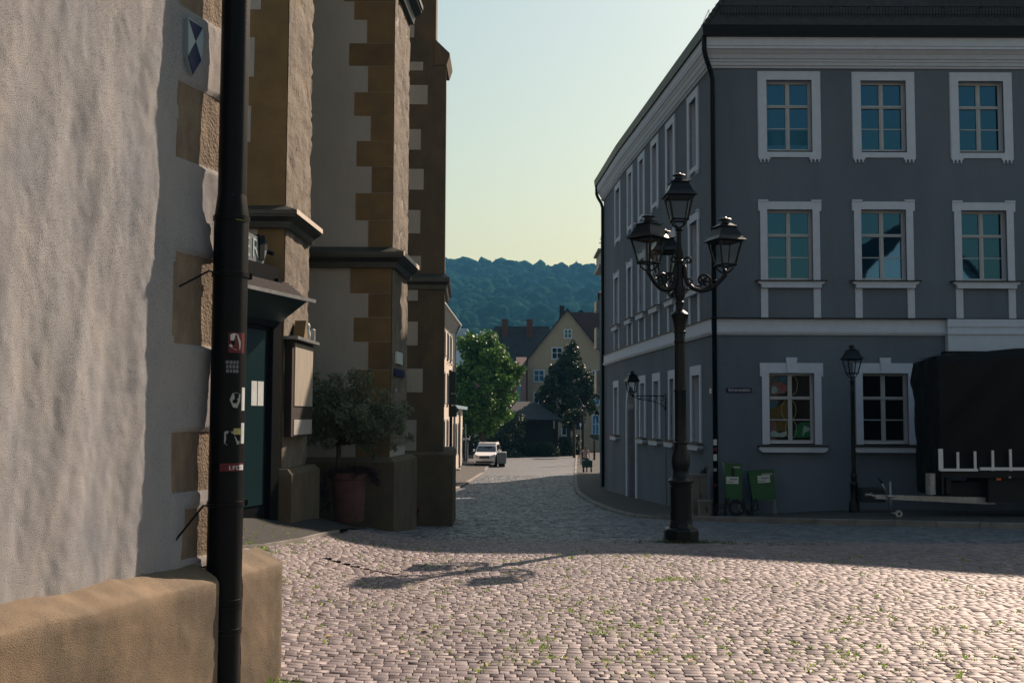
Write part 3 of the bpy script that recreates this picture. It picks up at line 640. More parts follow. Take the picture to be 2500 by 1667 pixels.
def wavy_side(name, p0, p1, z0, z1, m, par, amp=.02):
    """rough stone side face between plan points, proud of the core"""
    p0, p1 = Vector((*p0, 0)), Vector((*p1, 0)); d = (p1 - p0); L = d.length; d.normalize(); n_ = Vector((d.y, -d.x, 0))
    xs_ = np.linspace(0, L, max(6, int(L / .07))); zs_ = np.arange(z0, z1, .07); V = []
    for z_ in zs_:
        for s_ in xs_:
            bl = noise.voronoi(Vector((s_ * 1.1, z_ * 2.3, p0.x)))[0]; e = bl[1] - bl[0]
            dd = .012 + amp * noise.noise(Vector((s_ * 4, z_ * 3, p0.y))) + amp * .6 * noise.noise(Vector((s_ * 11, z_ * 9, p0.y))) - (.02 if e < .06 else 0)
            if s_ < .01: dd = .0
            q_ = p0 + d * s_ + n_ * (dd + .012); V.append((q_.x, q_.y, z_))
    nx_ = len(xs_); F = [(j * nx_ + i_, j * nx_ + i_ + 1, (j + 1) * nx_ + i_ + 1, (j + 1) * nx_ + i_) for j in range(len(zs_) - 1) for i_ in range(nx_ - 1)]
    return mesh_obj(name, V, F, m, par, True, fix=False)
# buttress nearest the square (ochre front, rubble side)
b = MB(); b.prism([(-9, YA), (xA, YA), (xA2, YA2), (-9, YA2)], -1, TOP)
bA = b.build('buttress', M['ochre'], ch)
zA0 = Z(547, YA, 650); zA1 = Z(508, YA, 650)
wavy_side('side_stonework', (xA, YA), (xA2, YA2), -.3, TOP, M['rubble'], bA)
b = MB(); ledge(b, [(-9, YA), (xA, YA), (xA2, YA2)], zA0 - .06, zA1 + .05, .20); b.build('drip_ledge', M['copper'], bA)
b = MB(); e = .20 + .006
d_ = Vector((xA2 - xA, YA2 - YA)).normalized(); n_ = Vector((d_.y, -d_.x)); zf0 = zA0 - .06 + (zA1 + .11 - zA0) * .50; zf1 = zA0 - .06 + (zA1 + .11 - zA0) * .70
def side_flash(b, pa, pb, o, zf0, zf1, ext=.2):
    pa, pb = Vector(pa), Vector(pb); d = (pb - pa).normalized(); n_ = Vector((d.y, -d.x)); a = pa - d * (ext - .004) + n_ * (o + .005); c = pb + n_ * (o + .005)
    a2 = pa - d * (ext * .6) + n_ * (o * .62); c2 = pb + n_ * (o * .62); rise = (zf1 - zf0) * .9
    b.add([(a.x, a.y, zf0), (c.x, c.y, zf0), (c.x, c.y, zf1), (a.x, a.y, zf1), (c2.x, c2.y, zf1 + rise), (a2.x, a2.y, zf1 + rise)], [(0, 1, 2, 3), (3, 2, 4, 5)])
side_flash(b, (xA, YA), (xA2, YA2), .20, zf0, zf1); b.build('sun_tinted_flashing', M['pale_render'], bA)  # sun on the side of the dark flashing, put into a pale colour
b = MB()
for x1, y0, y1 in ((638, -30, 24), (622, 92, 188), (613, 259, 347), (629, 560, 594)):
    xx, z1 = b3(x1, y0, YA); _, z0 = b3(x1, y1, YA); b.box(-9, xx, YA - .006, YA + .02, z0, z1)
b.build('plaster_panel', M['church_plaster'], bA)
# plinth of the first buttress
zp = 1.0
def plinth_block(name, poly, z1, m, par, bev=.07):
    inner = []; k = len(poly); P_ = [Vector(p) for p in poly]
    for i_ in range(k):
        d0 = (P_[i_] - P_[i_ - 1]).normalized(); d1 = (P_[(i_ + 1) % k] - P_[i_]).normalized(); n0, n1 = Vector((-d0.y, d0.x)), Vector((-d1.y, d1.x)); m_ = (n0 + n1).normalized()
        inner.append(P_[i_] + m_ * bev / max(.4, m_.dot(n0)))
    b = MB(); vs = [(p.x, p.y, -.9) for p in P_] + [(p.x, p.y, z1 - bev) for p in P_] + [(p.x, p.y, z1) for p in inner]
    b.add(vs, [tuple(range(2 * k, 3 * k))] + [(i_, (i_ + 1) % k, k + (i_ + 1) % k, k + i_) for i_ in range(k)] + [(k + i_, k + (i_ + 1) % k, 2 * k + (i_ + 1) % k, 2 * k + i_) for i_ in range(k)])
    return b.build(name, m, par)
xAp = X(712, 14.05, 1150); xAp2 = X(781, 15.9, 1150)
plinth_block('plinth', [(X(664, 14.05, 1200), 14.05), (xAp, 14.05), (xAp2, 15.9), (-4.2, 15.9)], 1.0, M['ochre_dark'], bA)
# second buttress
b = MB(); b.cur = 1; b.prism([(-9, YB), (xB, YB), (xB2, YB2), (-9, YB2)], -1, TOP); 
zB0 = Z(646, YB, 900); zB1 = Z(608, YB, 900)
def q3(x, y): return 580 + x / 2.24, y / 2.24
def q4(x, y): return 580 + x / 2.09, 600 + y / 2.09
b.cur = 0
up = [(-120, 10, 585), (10, 110, 640), (110, 238, 710), (238, 362, 612), (362, 505, 715), (505, 635, 640), (635, 772, 730), (772, 912, 652), (912, 1056, 735), (1056, 1206, 647), (1206, 1372, 716)]
for y0, y1, xl in up:
    px, p0 = q3(xl, y0); _, p1 = q3(xl, y1); x0, zt = b3(px, p0, YB); _, z0 = b3(px, p1, YB); b.cur = 0 if int(xl) % 3 else 2; b.box(x0, xB, YB - .006, YB + .1, z0 + .004, zt - .004)
lo = [(60, 243, 578), (243, 365, 668), (365, 490, 594), (490, 632, 668), (632, 800, 602), (800, 940, 668), (940, 1100, 604)]
for y0, y1, xl in lo:
    px, p0 = q4(xl, y0); _, p1 = q4(xl, y1); x0, zt = b3(px, p0, YB); _, z0 = b3(px, p1, YB); b.cur = 0 if int(xl) % 4 else 2; b.box(x0, xB, YB - .006, YB + .1, z0 + .004, zt - .004)
b.cur = 0
_, z0 = b3(700, q4(0, 92)[1], YB); b.box(-9, xB - .001, YB - .009, YB + .1, z0, zB0)
_, z1 = b3(700, q4(0, 1078)[1], YB); b.box(-9, xB - .001, YB - .010, YB + .1, -.5, z1)
zt2 = Z(-60, YB, 900)
for k in range(4): b.box(xB - (1.25 if k % 2 else .9), xB, YB - .006, YB + .1, zt2 + k * .62, zt2 + .615 + k * .62)
bB = b.build('buttress', [M['ochre'], M['church_plaster'], M['ochre_b']], ch)
wavy_side('side_stonework', (xB, YB), (xB2, YB2), 1.2, TOP, M['rubble'], bB, .012)
b = MB(); ledge(b, [(-9, YB), (xB, YB), (xB2, YB2)], zB0 - .06, zB1 + .05, .22); b.build('drip_ledge', M['copper'], bB)
b = MB(); side_flash(b, (xB, YB), (xB2, YB2), .22, zB0 - .06 + (zB1 - zB0 + .11) * .5, zB0 - .06 + (zB1 - zB0 + .11) * .7, .22); b.build('sun_tinted_flashing', M['pale_render'], bB)  # pale colour again stands for sun on this ledge's flashing
zU = Z(-45, YB, 960); b = MB(); ledge(b, [(xB - .25, YB - .01), (xB, YB - .01), (xB2, YB2)], zU - .15, zU + .35, .25); b.build('drip_ledge', M['copper'], bB)
xb, xbr = X(985, 17.3, 1200), X(1014, 20.6, 1200)
plinth_block('plinth', [(-3.6, 17.32), (X(962, 17.32, 1150), 17.32), (X(1018, 19.4, 1150), 19.4), (-3.6, 19.4)], 1.03, M['ochre_dark'], bB)
# third buttress, dark against the sky
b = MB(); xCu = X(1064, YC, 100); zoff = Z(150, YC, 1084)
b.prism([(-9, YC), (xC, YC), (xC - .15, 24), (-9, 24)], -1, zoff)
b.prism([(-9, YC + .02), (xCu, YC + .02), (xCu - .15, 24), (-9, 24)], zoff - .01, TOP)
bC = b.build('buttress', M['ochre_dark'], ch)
b = MB(); xe_ = X(1098, YC, 135)
b.extr([(xCu - .02, Z(96, YC, 1064)), (xe_, Z(131, YC, 1098)), (xe_, Z(138, YC, 1098)), (xC + .004, Z(160, YC, 1084)), (xCu - .02, Z(160, YC, 1064))], YC - .02, YC + 1.0)
b.build('weathering', M['ochre_dark'], bC)
b = MB(); zC0 = Z(700, YC, 1050); zC1 = Z(672, YC, 1050); ledge(b, [(-9, YC), (xC, YC), (xC - .1, 24)], zC0 - .05, zC1 + .06, .10); b.build('drip_ledge', M['copper'], bC)
b = MB()
for x1, y0, y1 in ((967, 100, 207), (1015, 340, 387), (1040, 467, 572), (1003, 708, 820), (1018, 925, 1038), (1000, 1150, 1277), (1003, 1400, 1478)):
    px, p0 = q3(x1, y0); _, p1 = q3(x1, y1); xx, z1 = b3(px, p0, YC); _, z0 = b3(px, p1, YC); b.box(-3, xx, YC - .006, YC + .1, z0, z1)
for x1, y0, y1 in ((920, 225, 280), (920, 387, 508), (945, 627, 747), (913, 888, 1045)):
    px, p0 = q4(x1, y0); _, p1 = q4(x1, y1); xx, z1 = b3(px, p0, YC); _, z0 = b3(px, p1, YC); b.box(-3, xx, YC - .006, YC + .1, z0, z1)
px, p0 = q3(944, 340); _, p1 = q3(944, 1150); xx, z1 = b3(px, p0, YC); _, z0 = b3(px, p1, YC); b.box(-3, X(997, YC, 300), YC - .005, YC + .1, z0, z1)
b.build('plaster_panel', M['church_plaster'], bC)
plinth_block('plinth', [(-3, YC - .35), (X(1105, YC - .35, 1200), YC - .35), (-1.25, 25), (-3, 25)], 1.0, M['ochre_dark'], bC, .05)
# two small plates on the side of the second buttress
def side_plate(name, px0, px1, py0, py1, m, lab, cat):
    a, c = (xB, YB), (xB2, YB2); p = [wallhit(x, y, a, c) for x, y in ((px0, py1), (px1, py1), (px1, py0), (px0, py0))]
    n_ = Vector((c[1] - a[1], -(c[0] - a[0]), 0)).normalized(); zt_ = (p[2].z + p[3].z) / 2; zb_ = (p[0].z + p[1].z) / 2
    b = MB(); d = (Vector((c[0], c[1], 0)) - Vector((a[0], a[1], 0))).normalized(); L = (p[1] - p[0]).length
    Mx = Matrix(((d.x, n_.x, 0, p[0].x + n_.x * .02), (d.y, n_.y, 0, p[0].y + n_.y * .02), (0, 0, 1, zb_), (0, 0, 0, 1)))
    b.box(0, L, 0, .03, 0, zt_ - zb_, Mx); o = b.build(name, m); tag(o, lab, cat); return o, Mx, L, zt_ - zb_
side_plate('notice_sheet', 961, 976, 860, 889, M['paper'], 'pale blue notice sheet on the shaded side of the middle church buttress', 'notice')
side_plate('wall_sign', 957, 981, 902, 920, M['blue_enamel'], 'dark blue sign plate below the pale notice on the middle church buttress', 'sign')
# display case on the lit side of the first buttress
dc = thing('display_case', 'tall pale display case with metal top on the sunlit side of the near buttress', 'display case', (xA, 15.5, 1.5))
dA = Vector((xA2 - xA, YA2 - YA)).normalized(); nA = Vector((dA.y, -dA.x))
MA = Matrix(((dA.x, nA.x, 0, xA), (dA.y, nA.y, 0, YA), (0, 0, 1, 0), (0, 0, 0, 1)))
zc0, zc1 = Z(1064, 14.9, 720), Z(836, 15.0, 720)
b = MB(); b.box(.04, 1.28, .03, .12, zc0, zc1, MA); b.build('case_body', M['timber'], dc)
b = MB(); b.box(.16, 1.22, .115, .132, zc0 + .40, zc1 - .04, MA); b.build('panel', M['panel_pale'], dc)
b = MB(); b.box(.16, 1.22, .115, .130, zc0 + .02, zc0 + .22, MA); b.build('lower_panel', M['church_plaster'], dc)
b = MB(); b.box(.0, 1.32, .0, .20, zc1, zc1 + .04, MA); b.build('top_shelf', M['zinc'], dc)
# small things standing on its top
b = MB(); b.lathe([(.045, 0), (.05, .1), (.03, .16), (.045, .19), (.03, .24)], tuple(MA @ Vector((.92, .11, zc1 + .04))), 12); tag(b.build('jar', M['paper'], None, True), 'small white jar on top of the display case', 'jar')
b = MB(); b.extrx([(-.14, 0), (.14, 0), (0, .24)], -.07, .08, Matrix.Translation(MA @ Vector((.5, .11, zc1 + .042)))); tag(b.build('wooden_wedge', M['ochre']), 'small wooden wedge on top of the display case', 'wedge')
b = MB(); b.cbox(1.12, 1.24, .03, .16, zc1 + .042, zc1 + .22, .01, MA); tag(b.build('metal_box', M['zinc']), 'small grey metal box at the end of the display case top', 'box')

# ================================================================== PORCH in front of the first buttress
PE = Vector((-2.93, 14.0)); pd = Vector((math.sin(R(16.5)), math.cos(R(16.5)))); pn = Vector((pd.y, -pd.x))
def PP(s, n_, z): p = PE - pd * s + pn * n_; return (p.x, p.y, z)
MPo = Matrix(((-pd.x, pn.x, 0, PE.x), (-pd.y, pn.y, 0, PE.y), (0, 0, 1, 0), (0, 0, 0, 1)))   # local x toward camera, y outwards
zg = g(-2.9, 13.5) - .05
po = thing('porch', 'dark timber restaurant porch with tiled roof and glazed door beside the church', 'porch', PP(.6, 0, zg))
zd = Z(790, 13.6, 640)      # door head
b = MB(); b.box(.0, 3.0, -1.5, -.05, zd - .05, zd + .75, MPo); b.box(0, .10, -1.5, 0, zg, zd + .6, MPo); b.box(0.10, .2, -.14, -.0, zg, zd, MPo); b.box(1.25, 3.0, -.14, 0, zg, zd, MPo); b.box(.1, 1.3, -.14, 0, zd - .02, zd + .3, MPo)
b.build('porch_frame', M['black_metal'], po)
zf0, zf1 = Z(788, 13.9, 700), Z(733, 13.9, 720)
b = MB(); b.extrx([(0, 0), (0, 0), (0, 0)], 0, 0) if False else None
b.add([PP(.0, .0, zf0 + .02), PP(3, 0, zf0 + .02), PP(3, .30, zf1), PP(-.12, .30, zf1), PP(.0, -.1, zf1), PP(3, -.1, zf1)], [(0, 1, 2, 3), (0, 3, 4), (3, 2, 5, 4)])
b.build('fascia', M['dark_green'], po)
def onq(px, py, n_):
    h = wallhit(px, py, PP(0, n_, 0)[:2], PP(3, n_, 0)[:2]); return Vector((h.x, h.y, h.z))
def sP(v): return (Vector((PE.x, PE.y, 0)) - Vector((v.x, v.y, 0))).dot(Vector((pd.x, pd.y, 0)))
e1, m1, r1_ = onq(741, 729, .36), onq(728, 715, .12), onq(688, 682, -.22); zr0 = zf1 + .01
b = MB(); N = 9
def rline(t):
    """point of the hip line and inward offset at height fraction t"""
    p = (1 - t) ** 2 * e1 + 2 * t * (1 - t) * m1 + t * t * r1_; n_ = (1 - t) ** 2 * .36 + 2 * t * (1 - t) * .12 + t * t * -.22; return sP(p), n_, p.z
for k in range(N):
    s0, n0, z0_ = rline(k / N); s1, n1, z1_ = rline((k + 1) / N)
    b.add([PP(s0, n0 + .012, z0_ + .0), PP(3, n0 + .012, z0_), PP(3, n0 + .012, z0_ + .022), PP(s0, n0 + .012, z0_ + .022), PP(3, n1, z1_), PP(s1, n1, z1_)], [(0, 1, 2, 3), (3, 2, 4, 5)])
    b.add([PP(s0, n0, z0_), PP(s1, n1, z1_), PP(s1, -1.2, z1_), PP(s0, -1.2, z0_)], [(0, 1, 2, 3)])
s1, n1, z1_ = rline(1); b.add([PP(s1, n1, z1_), PP(3, n1, z1_), PP(3, -1.2, z1_ + .2), PP(s1, -1.2, z1_ + .2)], [(0, 1, 2, 3)])
b.build('porch_roof', M['roof_tile'], po, fix=False)
b = MB(); b.box(-.16, 3, .36, .40, zr0 - .03, zr0 + .012, MPo); b.build('gutter', M['zinc'], po)
b = MB(); b.box(.22, 1.22, -.10, -.06, zg + .1, zd - .02, MPo)
dr = b.build('door', M['black_metal'], po)
b = MB(); b.box(.30, 1.18, -.058, -.048, zg + .28, zd - .08, MPo); b.build('glass', M['door_glass'], dr)
b = MB(); b.box(1.0, 1.06, -.048, -.0, zg + 1.05, zg + 1.12, MPo); b.build('handle', M['black_metal'], dr)
zn0, zn1 = Z(990, 13.5, 630), Z(930, 13.5, 630)
for k, (px0, px1) in enumerate(((614.5, 628), (630, 644))):
    p0 = wallhit(px0, 960, PP(0, -.04, 0)[:2], PP(3, -.04, 0)[:2]); p1 = wallhit(px1, 960, PP(0, -.04, 0)[:2], PP(3, -.04, 0)[:2])
    s0 = (Vector(PP(0, -.04, 0)) - Vector((p0.x, p0.y, 0))).dot(Vector((pd.x, pd.y, 0))); s1 = (Vector(PP(0, -.04, 0)) - Vector((p1.x, p1.y, 0))).dot(Vector((pd.x, pd.y, 0)))
    b = MB(); b.box(min(s0, s1), max(s0, s1), -.047, -.043, zn0, zn1, MPo); tag(b.build('menu_sheet', M['paper']), ('left', 'right')[k] + ' of the two white menu sheets on the porch door glass', 'menu', 'menu sheets on the porch door')
# sign above the porch roof
sg_ = thing('restaurant_sign', 'grey signboard with pale letters above the porch roof', 'sign', PP(.9, -.1, 3.6))
sgn = -.12
def onp(px, py, n_=sgn):
    h = wallhit(px, py, PP(0, n_, 0)[:2], PP(3, n_, 0)[:2]); return (h.x, h.y, h.z)
poly = [(560, 556), (604, 566), (651, 588), (652, 612), (642, 648), (602, 638), (560, 628)]
v0 = [onp(*p) for p in poly]; v1 = [tuple(Vector(p) - Vector((pn.x, pn.y, 0)) * .06) for p in v0]; k = len(poly)
mesh_obj('board', v0 + v1, [tuple(range(k)), tuple(range(2 * k - 1, k - 1, -1))] + [(i_, (i_ + 1) % k, k + (i_ + 1) % k, k + i_) for i_ in range(k)], M['sign_grey'], sg_)
poly = [(626, 590), (632, 575), (648, 584), (652, 590), (652, 612), (636, 604), (627, 600)]
v0 = [tuple(Vector(onp(*p)) + Vector((pn.x, pn.y, 0)) * .004) for p in poly]
b = MB(); b.add(v0, [tuple(range(len(v0)))]); b.build('dark_ornament', M['dark_green'], sg_)
hR = Vector(onp(623, 608)); sz = (Vector(onp(622, 581)) - Vector(onp(627, 636))).length
Mt = Matrix(((pd.x, 0, pn.x, hR.x + pn.x * .004), (pd.y, 0, pn.y, hR.y + pn.y * .004), (0, 1, 0, hR.z), (0, 0, 0, 1)))
text_obj('letter', 'R', sz * 1.25, Mt, M['letter_pale'], sg_, .003, .8)
hE = Vector(onp(603, 603)); Mt = Mt.copy(); Mt.translation = hE + Vector((pn.x, pn.y, 0)) * .004
text_obj('letter', 'E', sz * 1.25, Mt, M['letter_pale'], sg_, .003, .8)
b = MB(); b.box(.28, .40, -.5, -.1, Z(640, 13.9, 655), Z(580, 13.9, 655), MPo); b.build('bracket', M['black_metal'], sg_)
# spotlight of the sign
b = MB(); pL = Vector(onp(668, 620)); b.tube([pL - Vector((.12, .0, -.05)), pL], .03, 10); b.tube([pL - Vector((.12, 0, -.05)), pL - Vector((.3, 0, .0))], .012, 6); tag(b.build('spotlight', M['black_metal']), 'small black spotlight beside the grey signboard above the porch', 'spotlight')

# ================================================================== POTTED OLIVE
PX, PY = X(852, 16.5, 1200), 16.5; PZ = Z(1272, 16.5, 850)
pot = thing('plant_pot', 'large terracotta pot standing against the church plinth', 'plant pot', (PX, PY, PZ))
hp = Z(1152, 16.5, 850) - PZ
b = MB(); b.lathe([(.20, 0), (.215, .02), (.255, hp * .85), (.262, hp * .86), (.285, hp * .87), (.29, hp * .99), (.275, hp), (.255, hp - .01), (.25, hp - .06)], (PX, PY, PZ), 32); b.build('pot_body', M['terracotta'], pot, 'auto')
b = MB(); b.lathe([(.252, hp - .065), (.01, hp - .05)], (PX, PY, PZ), 24); b.build('soil', M['joint'], pot)
def leafcloud(name, centers, n, lsize, m, parent, aspect=.35, spread=1.0, droop=0., shell=.0):
    """n little leaves scattered in clumps: centers = [(x,y,z,r)]"""
    Cc = np.array(centers); wts = Cc[:, 3] ** 2; idx = rng.choice(len(Cc), n, p=wts / wts.sum())
    u = rng.normal(size=(n, 3)); u /= np.linalg.norm(u, axis=1)[:, None]; rr = (shell + (1 - shell) * rng.random(n) ** .5)[:, None]
    P_ = Cc[idx, :3] + u * rr * Cc[idx, 3][:, None] * spread
    a = rng.normal(size=(n, 3)) + u * .8; a[:, 2] -= droop; a /= np.linalg.norm(a, axis=1)[:, None]
    t = rng.normal(size=(n, 3)); bq = np.cross(a, t); bq /= np.linalg.norm(bq, axis=1)[:, None]
    L = lsize * rng.uniform(.6, 1.3, n)[:, None]; Wd = L * aspect
    V = np.stack([P_ - a * L * .5, P_ + bq * Wd * .5, P_ + a * L * .5, P_ - bq * Wd * .5], 1).reshape(-1, 3)
    return np_mesh(name, V, np.arange(4 * n).reshape(-1, 4), m, parent)
tr = thing('olive_tree', 'small bushy olive tree growing in the terracotta pot', 'tree', (PX, PY, PZ + hp - .06))
TZ = PZ + hp - .06; tx0, ty0 = X(826, 16.5, 1100), 16.5
ctr = Vector((X(850, 16.5, 1000), 16.55, Z(1000, 16.5, 850)))
limbs = []; b = MB(); tp = Vector((tx0 + .01, ty0, Z(1085, 16.5, 824)))
b.tube([(PX - .14, PY, TZ - .1), (tx0, ty0, TZ + .15), tuple(tp)], [.045, .036, .034], 10)
cl = []
for k in range(24):
    a = random.uniform(0, 6.28); el = random.uniform(.05, 1.3); L = random.uniform(.45, .8); d = Vector((math.cos(a) * math.cos(el), math.sin(a) * math.cos(el) * .8, math.sin(el)))
    e = tp + Vector((d.x * 1.05 * L, d.y * .8 * L, d.z * L * .98 + .10)) + Vector((.10, 0, .05)); mid = tp.lerp(e, .5) + Vector((random.uniform(-.06, .06), random.uniform(-.06, .06), .05))
    b.tube([tuple(tp), tuple(mid), tuple(e)], [.018, .011, .004], 5); cl.append((*e, random.uniform(.13, .24))); cl.append((*mid, random.uniform(.10, .2)))
    for q_ in range(3):
        f_ = mid.lerp(e, random.random()) + Vector((random.gauss(0, .16), random.gauss(0, .14), random.gauss(.02, .13))); b.tube([tuple(mid), tuple(f_)], [.006, .002], 4); cl.append((*f_, random.uniform(.08, .16)))
for px, py, r_ in ((905, 925, .08), (775, 925, .10), (812, 918, .09), (870, 920, .13), (740, 985, .14), (725, 1010, .12), (950, 1000, .12), (975, 1045, .11), (1000, 1068, .08), (985, 985, .07), (940, 965, .12), (930, 1050, .14), (760, 1040, .14), (905, 905, .035), (1003, 1000, .04), (745, 950, .13), (730, 1040, .12), (765, 1075, .10), (722, 985, .08), (790, 1085, .10), (790, 940, .13), (960, 1090, .08)):
    x_, z_ = at(px, py, 16.5); cl.append((x_, 16.5 + random.uniform(-.3, .3), z_, r_)); m_ = tp.lerp(Vector((x_, 16.5, z_)), .5) + Vector((0, 0, .05)); b.tube([tuple(tp), tuple(m_), (x_, 16.5, z_)], [.014, .008, .003], 4)
b.build('trunk', M['bark'], tr, True)
leafcloud('crown', cl, 23000, .070, M['leaf_olive'], tr, .32)
cl = []
for k in range(70):
    a = random.uniform(0, 6.28); r_ = random.uniform(.05, .33); x_, y_ = PX + .03 + r_ * math.cos(a) * 1.05, PY - .03 + r_ * math.sin(a); cl.append((x_, y_, TZ + .10 - max(0, r_ - .25) * random.uniform(0, 1.6), .05))
for k in range(24): cl.append((PX - .30 - random.uniform(0, .10), PY - random.uniform(-.1, .15), TZ + .08 - random.uniform(0, .62), .05)); 
for k in range(14): cl.append((PX + .34 + random.uniform(0, .10), PY - random.uniform(-.1, .15), TZ + .08 - random.uniform(0, .2), .05))
fl = leafcloud('trailing_plant', cl, 3200, .035, M['flower_leaf'], None, .6); tag(fl, 'dark trailing plant spilling over the rim of the terracotta pot', 'plant')
cl = [(X(1016, 20.6, 1240) + random.gauss(0, .03), 20.4 + random.gauss(0, .05), Z(1240, 20.6, 1020) + random.uniform(-.16, .16), .05) for _ in range(12)]
fp = thing('flower_plant', 'little dark red flowering plant at the foot of the church plinth', 'plant', (X(1016, 20.4, 1260), 20.4, Z(1262, 20.4, 1016)))
leafcloud('foliage', cl, 240, .05, M['red'], fp, .7)
# ================================================================== GREY TOWN HOUSE
FY = 26.4; K0 = Vector((X(1742, FY, 1000), FY)); 
def side_pt(p, dirx, px):
    """follow direction dirx (dx per metre of y) from p until the sight line at px"""
    k = (px - 1250) / FPX / (F0.y) * 1.0
    k = X(px, 1.0, 1010); t = (k * p.y - p.x) / (dirx - k); return Vector((p.x + dirx * t, p.y + t))
B1 = side_pt(K0, -.0815, 1529); B2 = side_pt(B1, -.055, 1475)
th = thing('townhouse', 'grey rendered three storey corner house with white window surrounds and dark tiled hip roof', 'house', (K0.x + 4, FY, 0))
zCo0, zCo1, zCo2, zGu = Z(168, FY, 1800), Z(142, FY, 1800), Z(106, FY, 1800), Z(84, FY, 1800)
def holed_wall(b, L, z0, z1, holes, Mx, depth=.30, cut=.0):
    xs_ = sorted(set([0, L] + [h[0] for h in holes] + [h[1] for h in holes])); zs_ = sorted(set([z0, z1] + [h[2] for h in holes] + [h[3] for h in holes]))
    for i_ in range(len(xs_) - 1):
        for j in range(len(zs_) - 1):
            mx, mz = (xs_[i_] + xs_[i_ + 1]) / 2, (zs_[j] + zs_[j + 1]) / 2
            if any(h[0] < mx < h[1] and h[2] < mz < h[3] for h in holes): continue
            b.add([(xs_[i_], 0, zs_[j]), (xs_[i_ + 1], 0, zs_[j]), (xs_[i_ + 1], 0, zs_[j + 1]), (xs_[i_], 0, zs_[j + 1])], [(0, 1, 2, 3)], Mx)
    b.cur = 1
    for h in holes:
        x0, x1, a, c = h[:4]
        b.add([(x0, 0, a), (x1, 0, a), (x1, 0, c), (x0, 0, c), (x0, depth, a), (x1, depth, a), (x1, depth, c), (x0, depth, c)], [(0, 4, 7, 3), (1, 2, 6, 5), (0, 1, 5, 4), (3, 7, 6, 2)], Mx)
    b.cur = 0
def FW(px, py): x, z = at(px, py, FY); return x - K0.x, z
MF = Matrix.Translation((K0.x, FY, 0))
def Mside(a, c):
    d = (c - a).normalized(); n_ = Vector((-d.y, d.x)); return Matrix(((-d.x, -n_.x, 0, c.x), (-d.y, -n_.y, 0, c.y), (0, 0, 1, 0), (0, 0, 0, 1)))   # x toward camera from far end, y into the wall
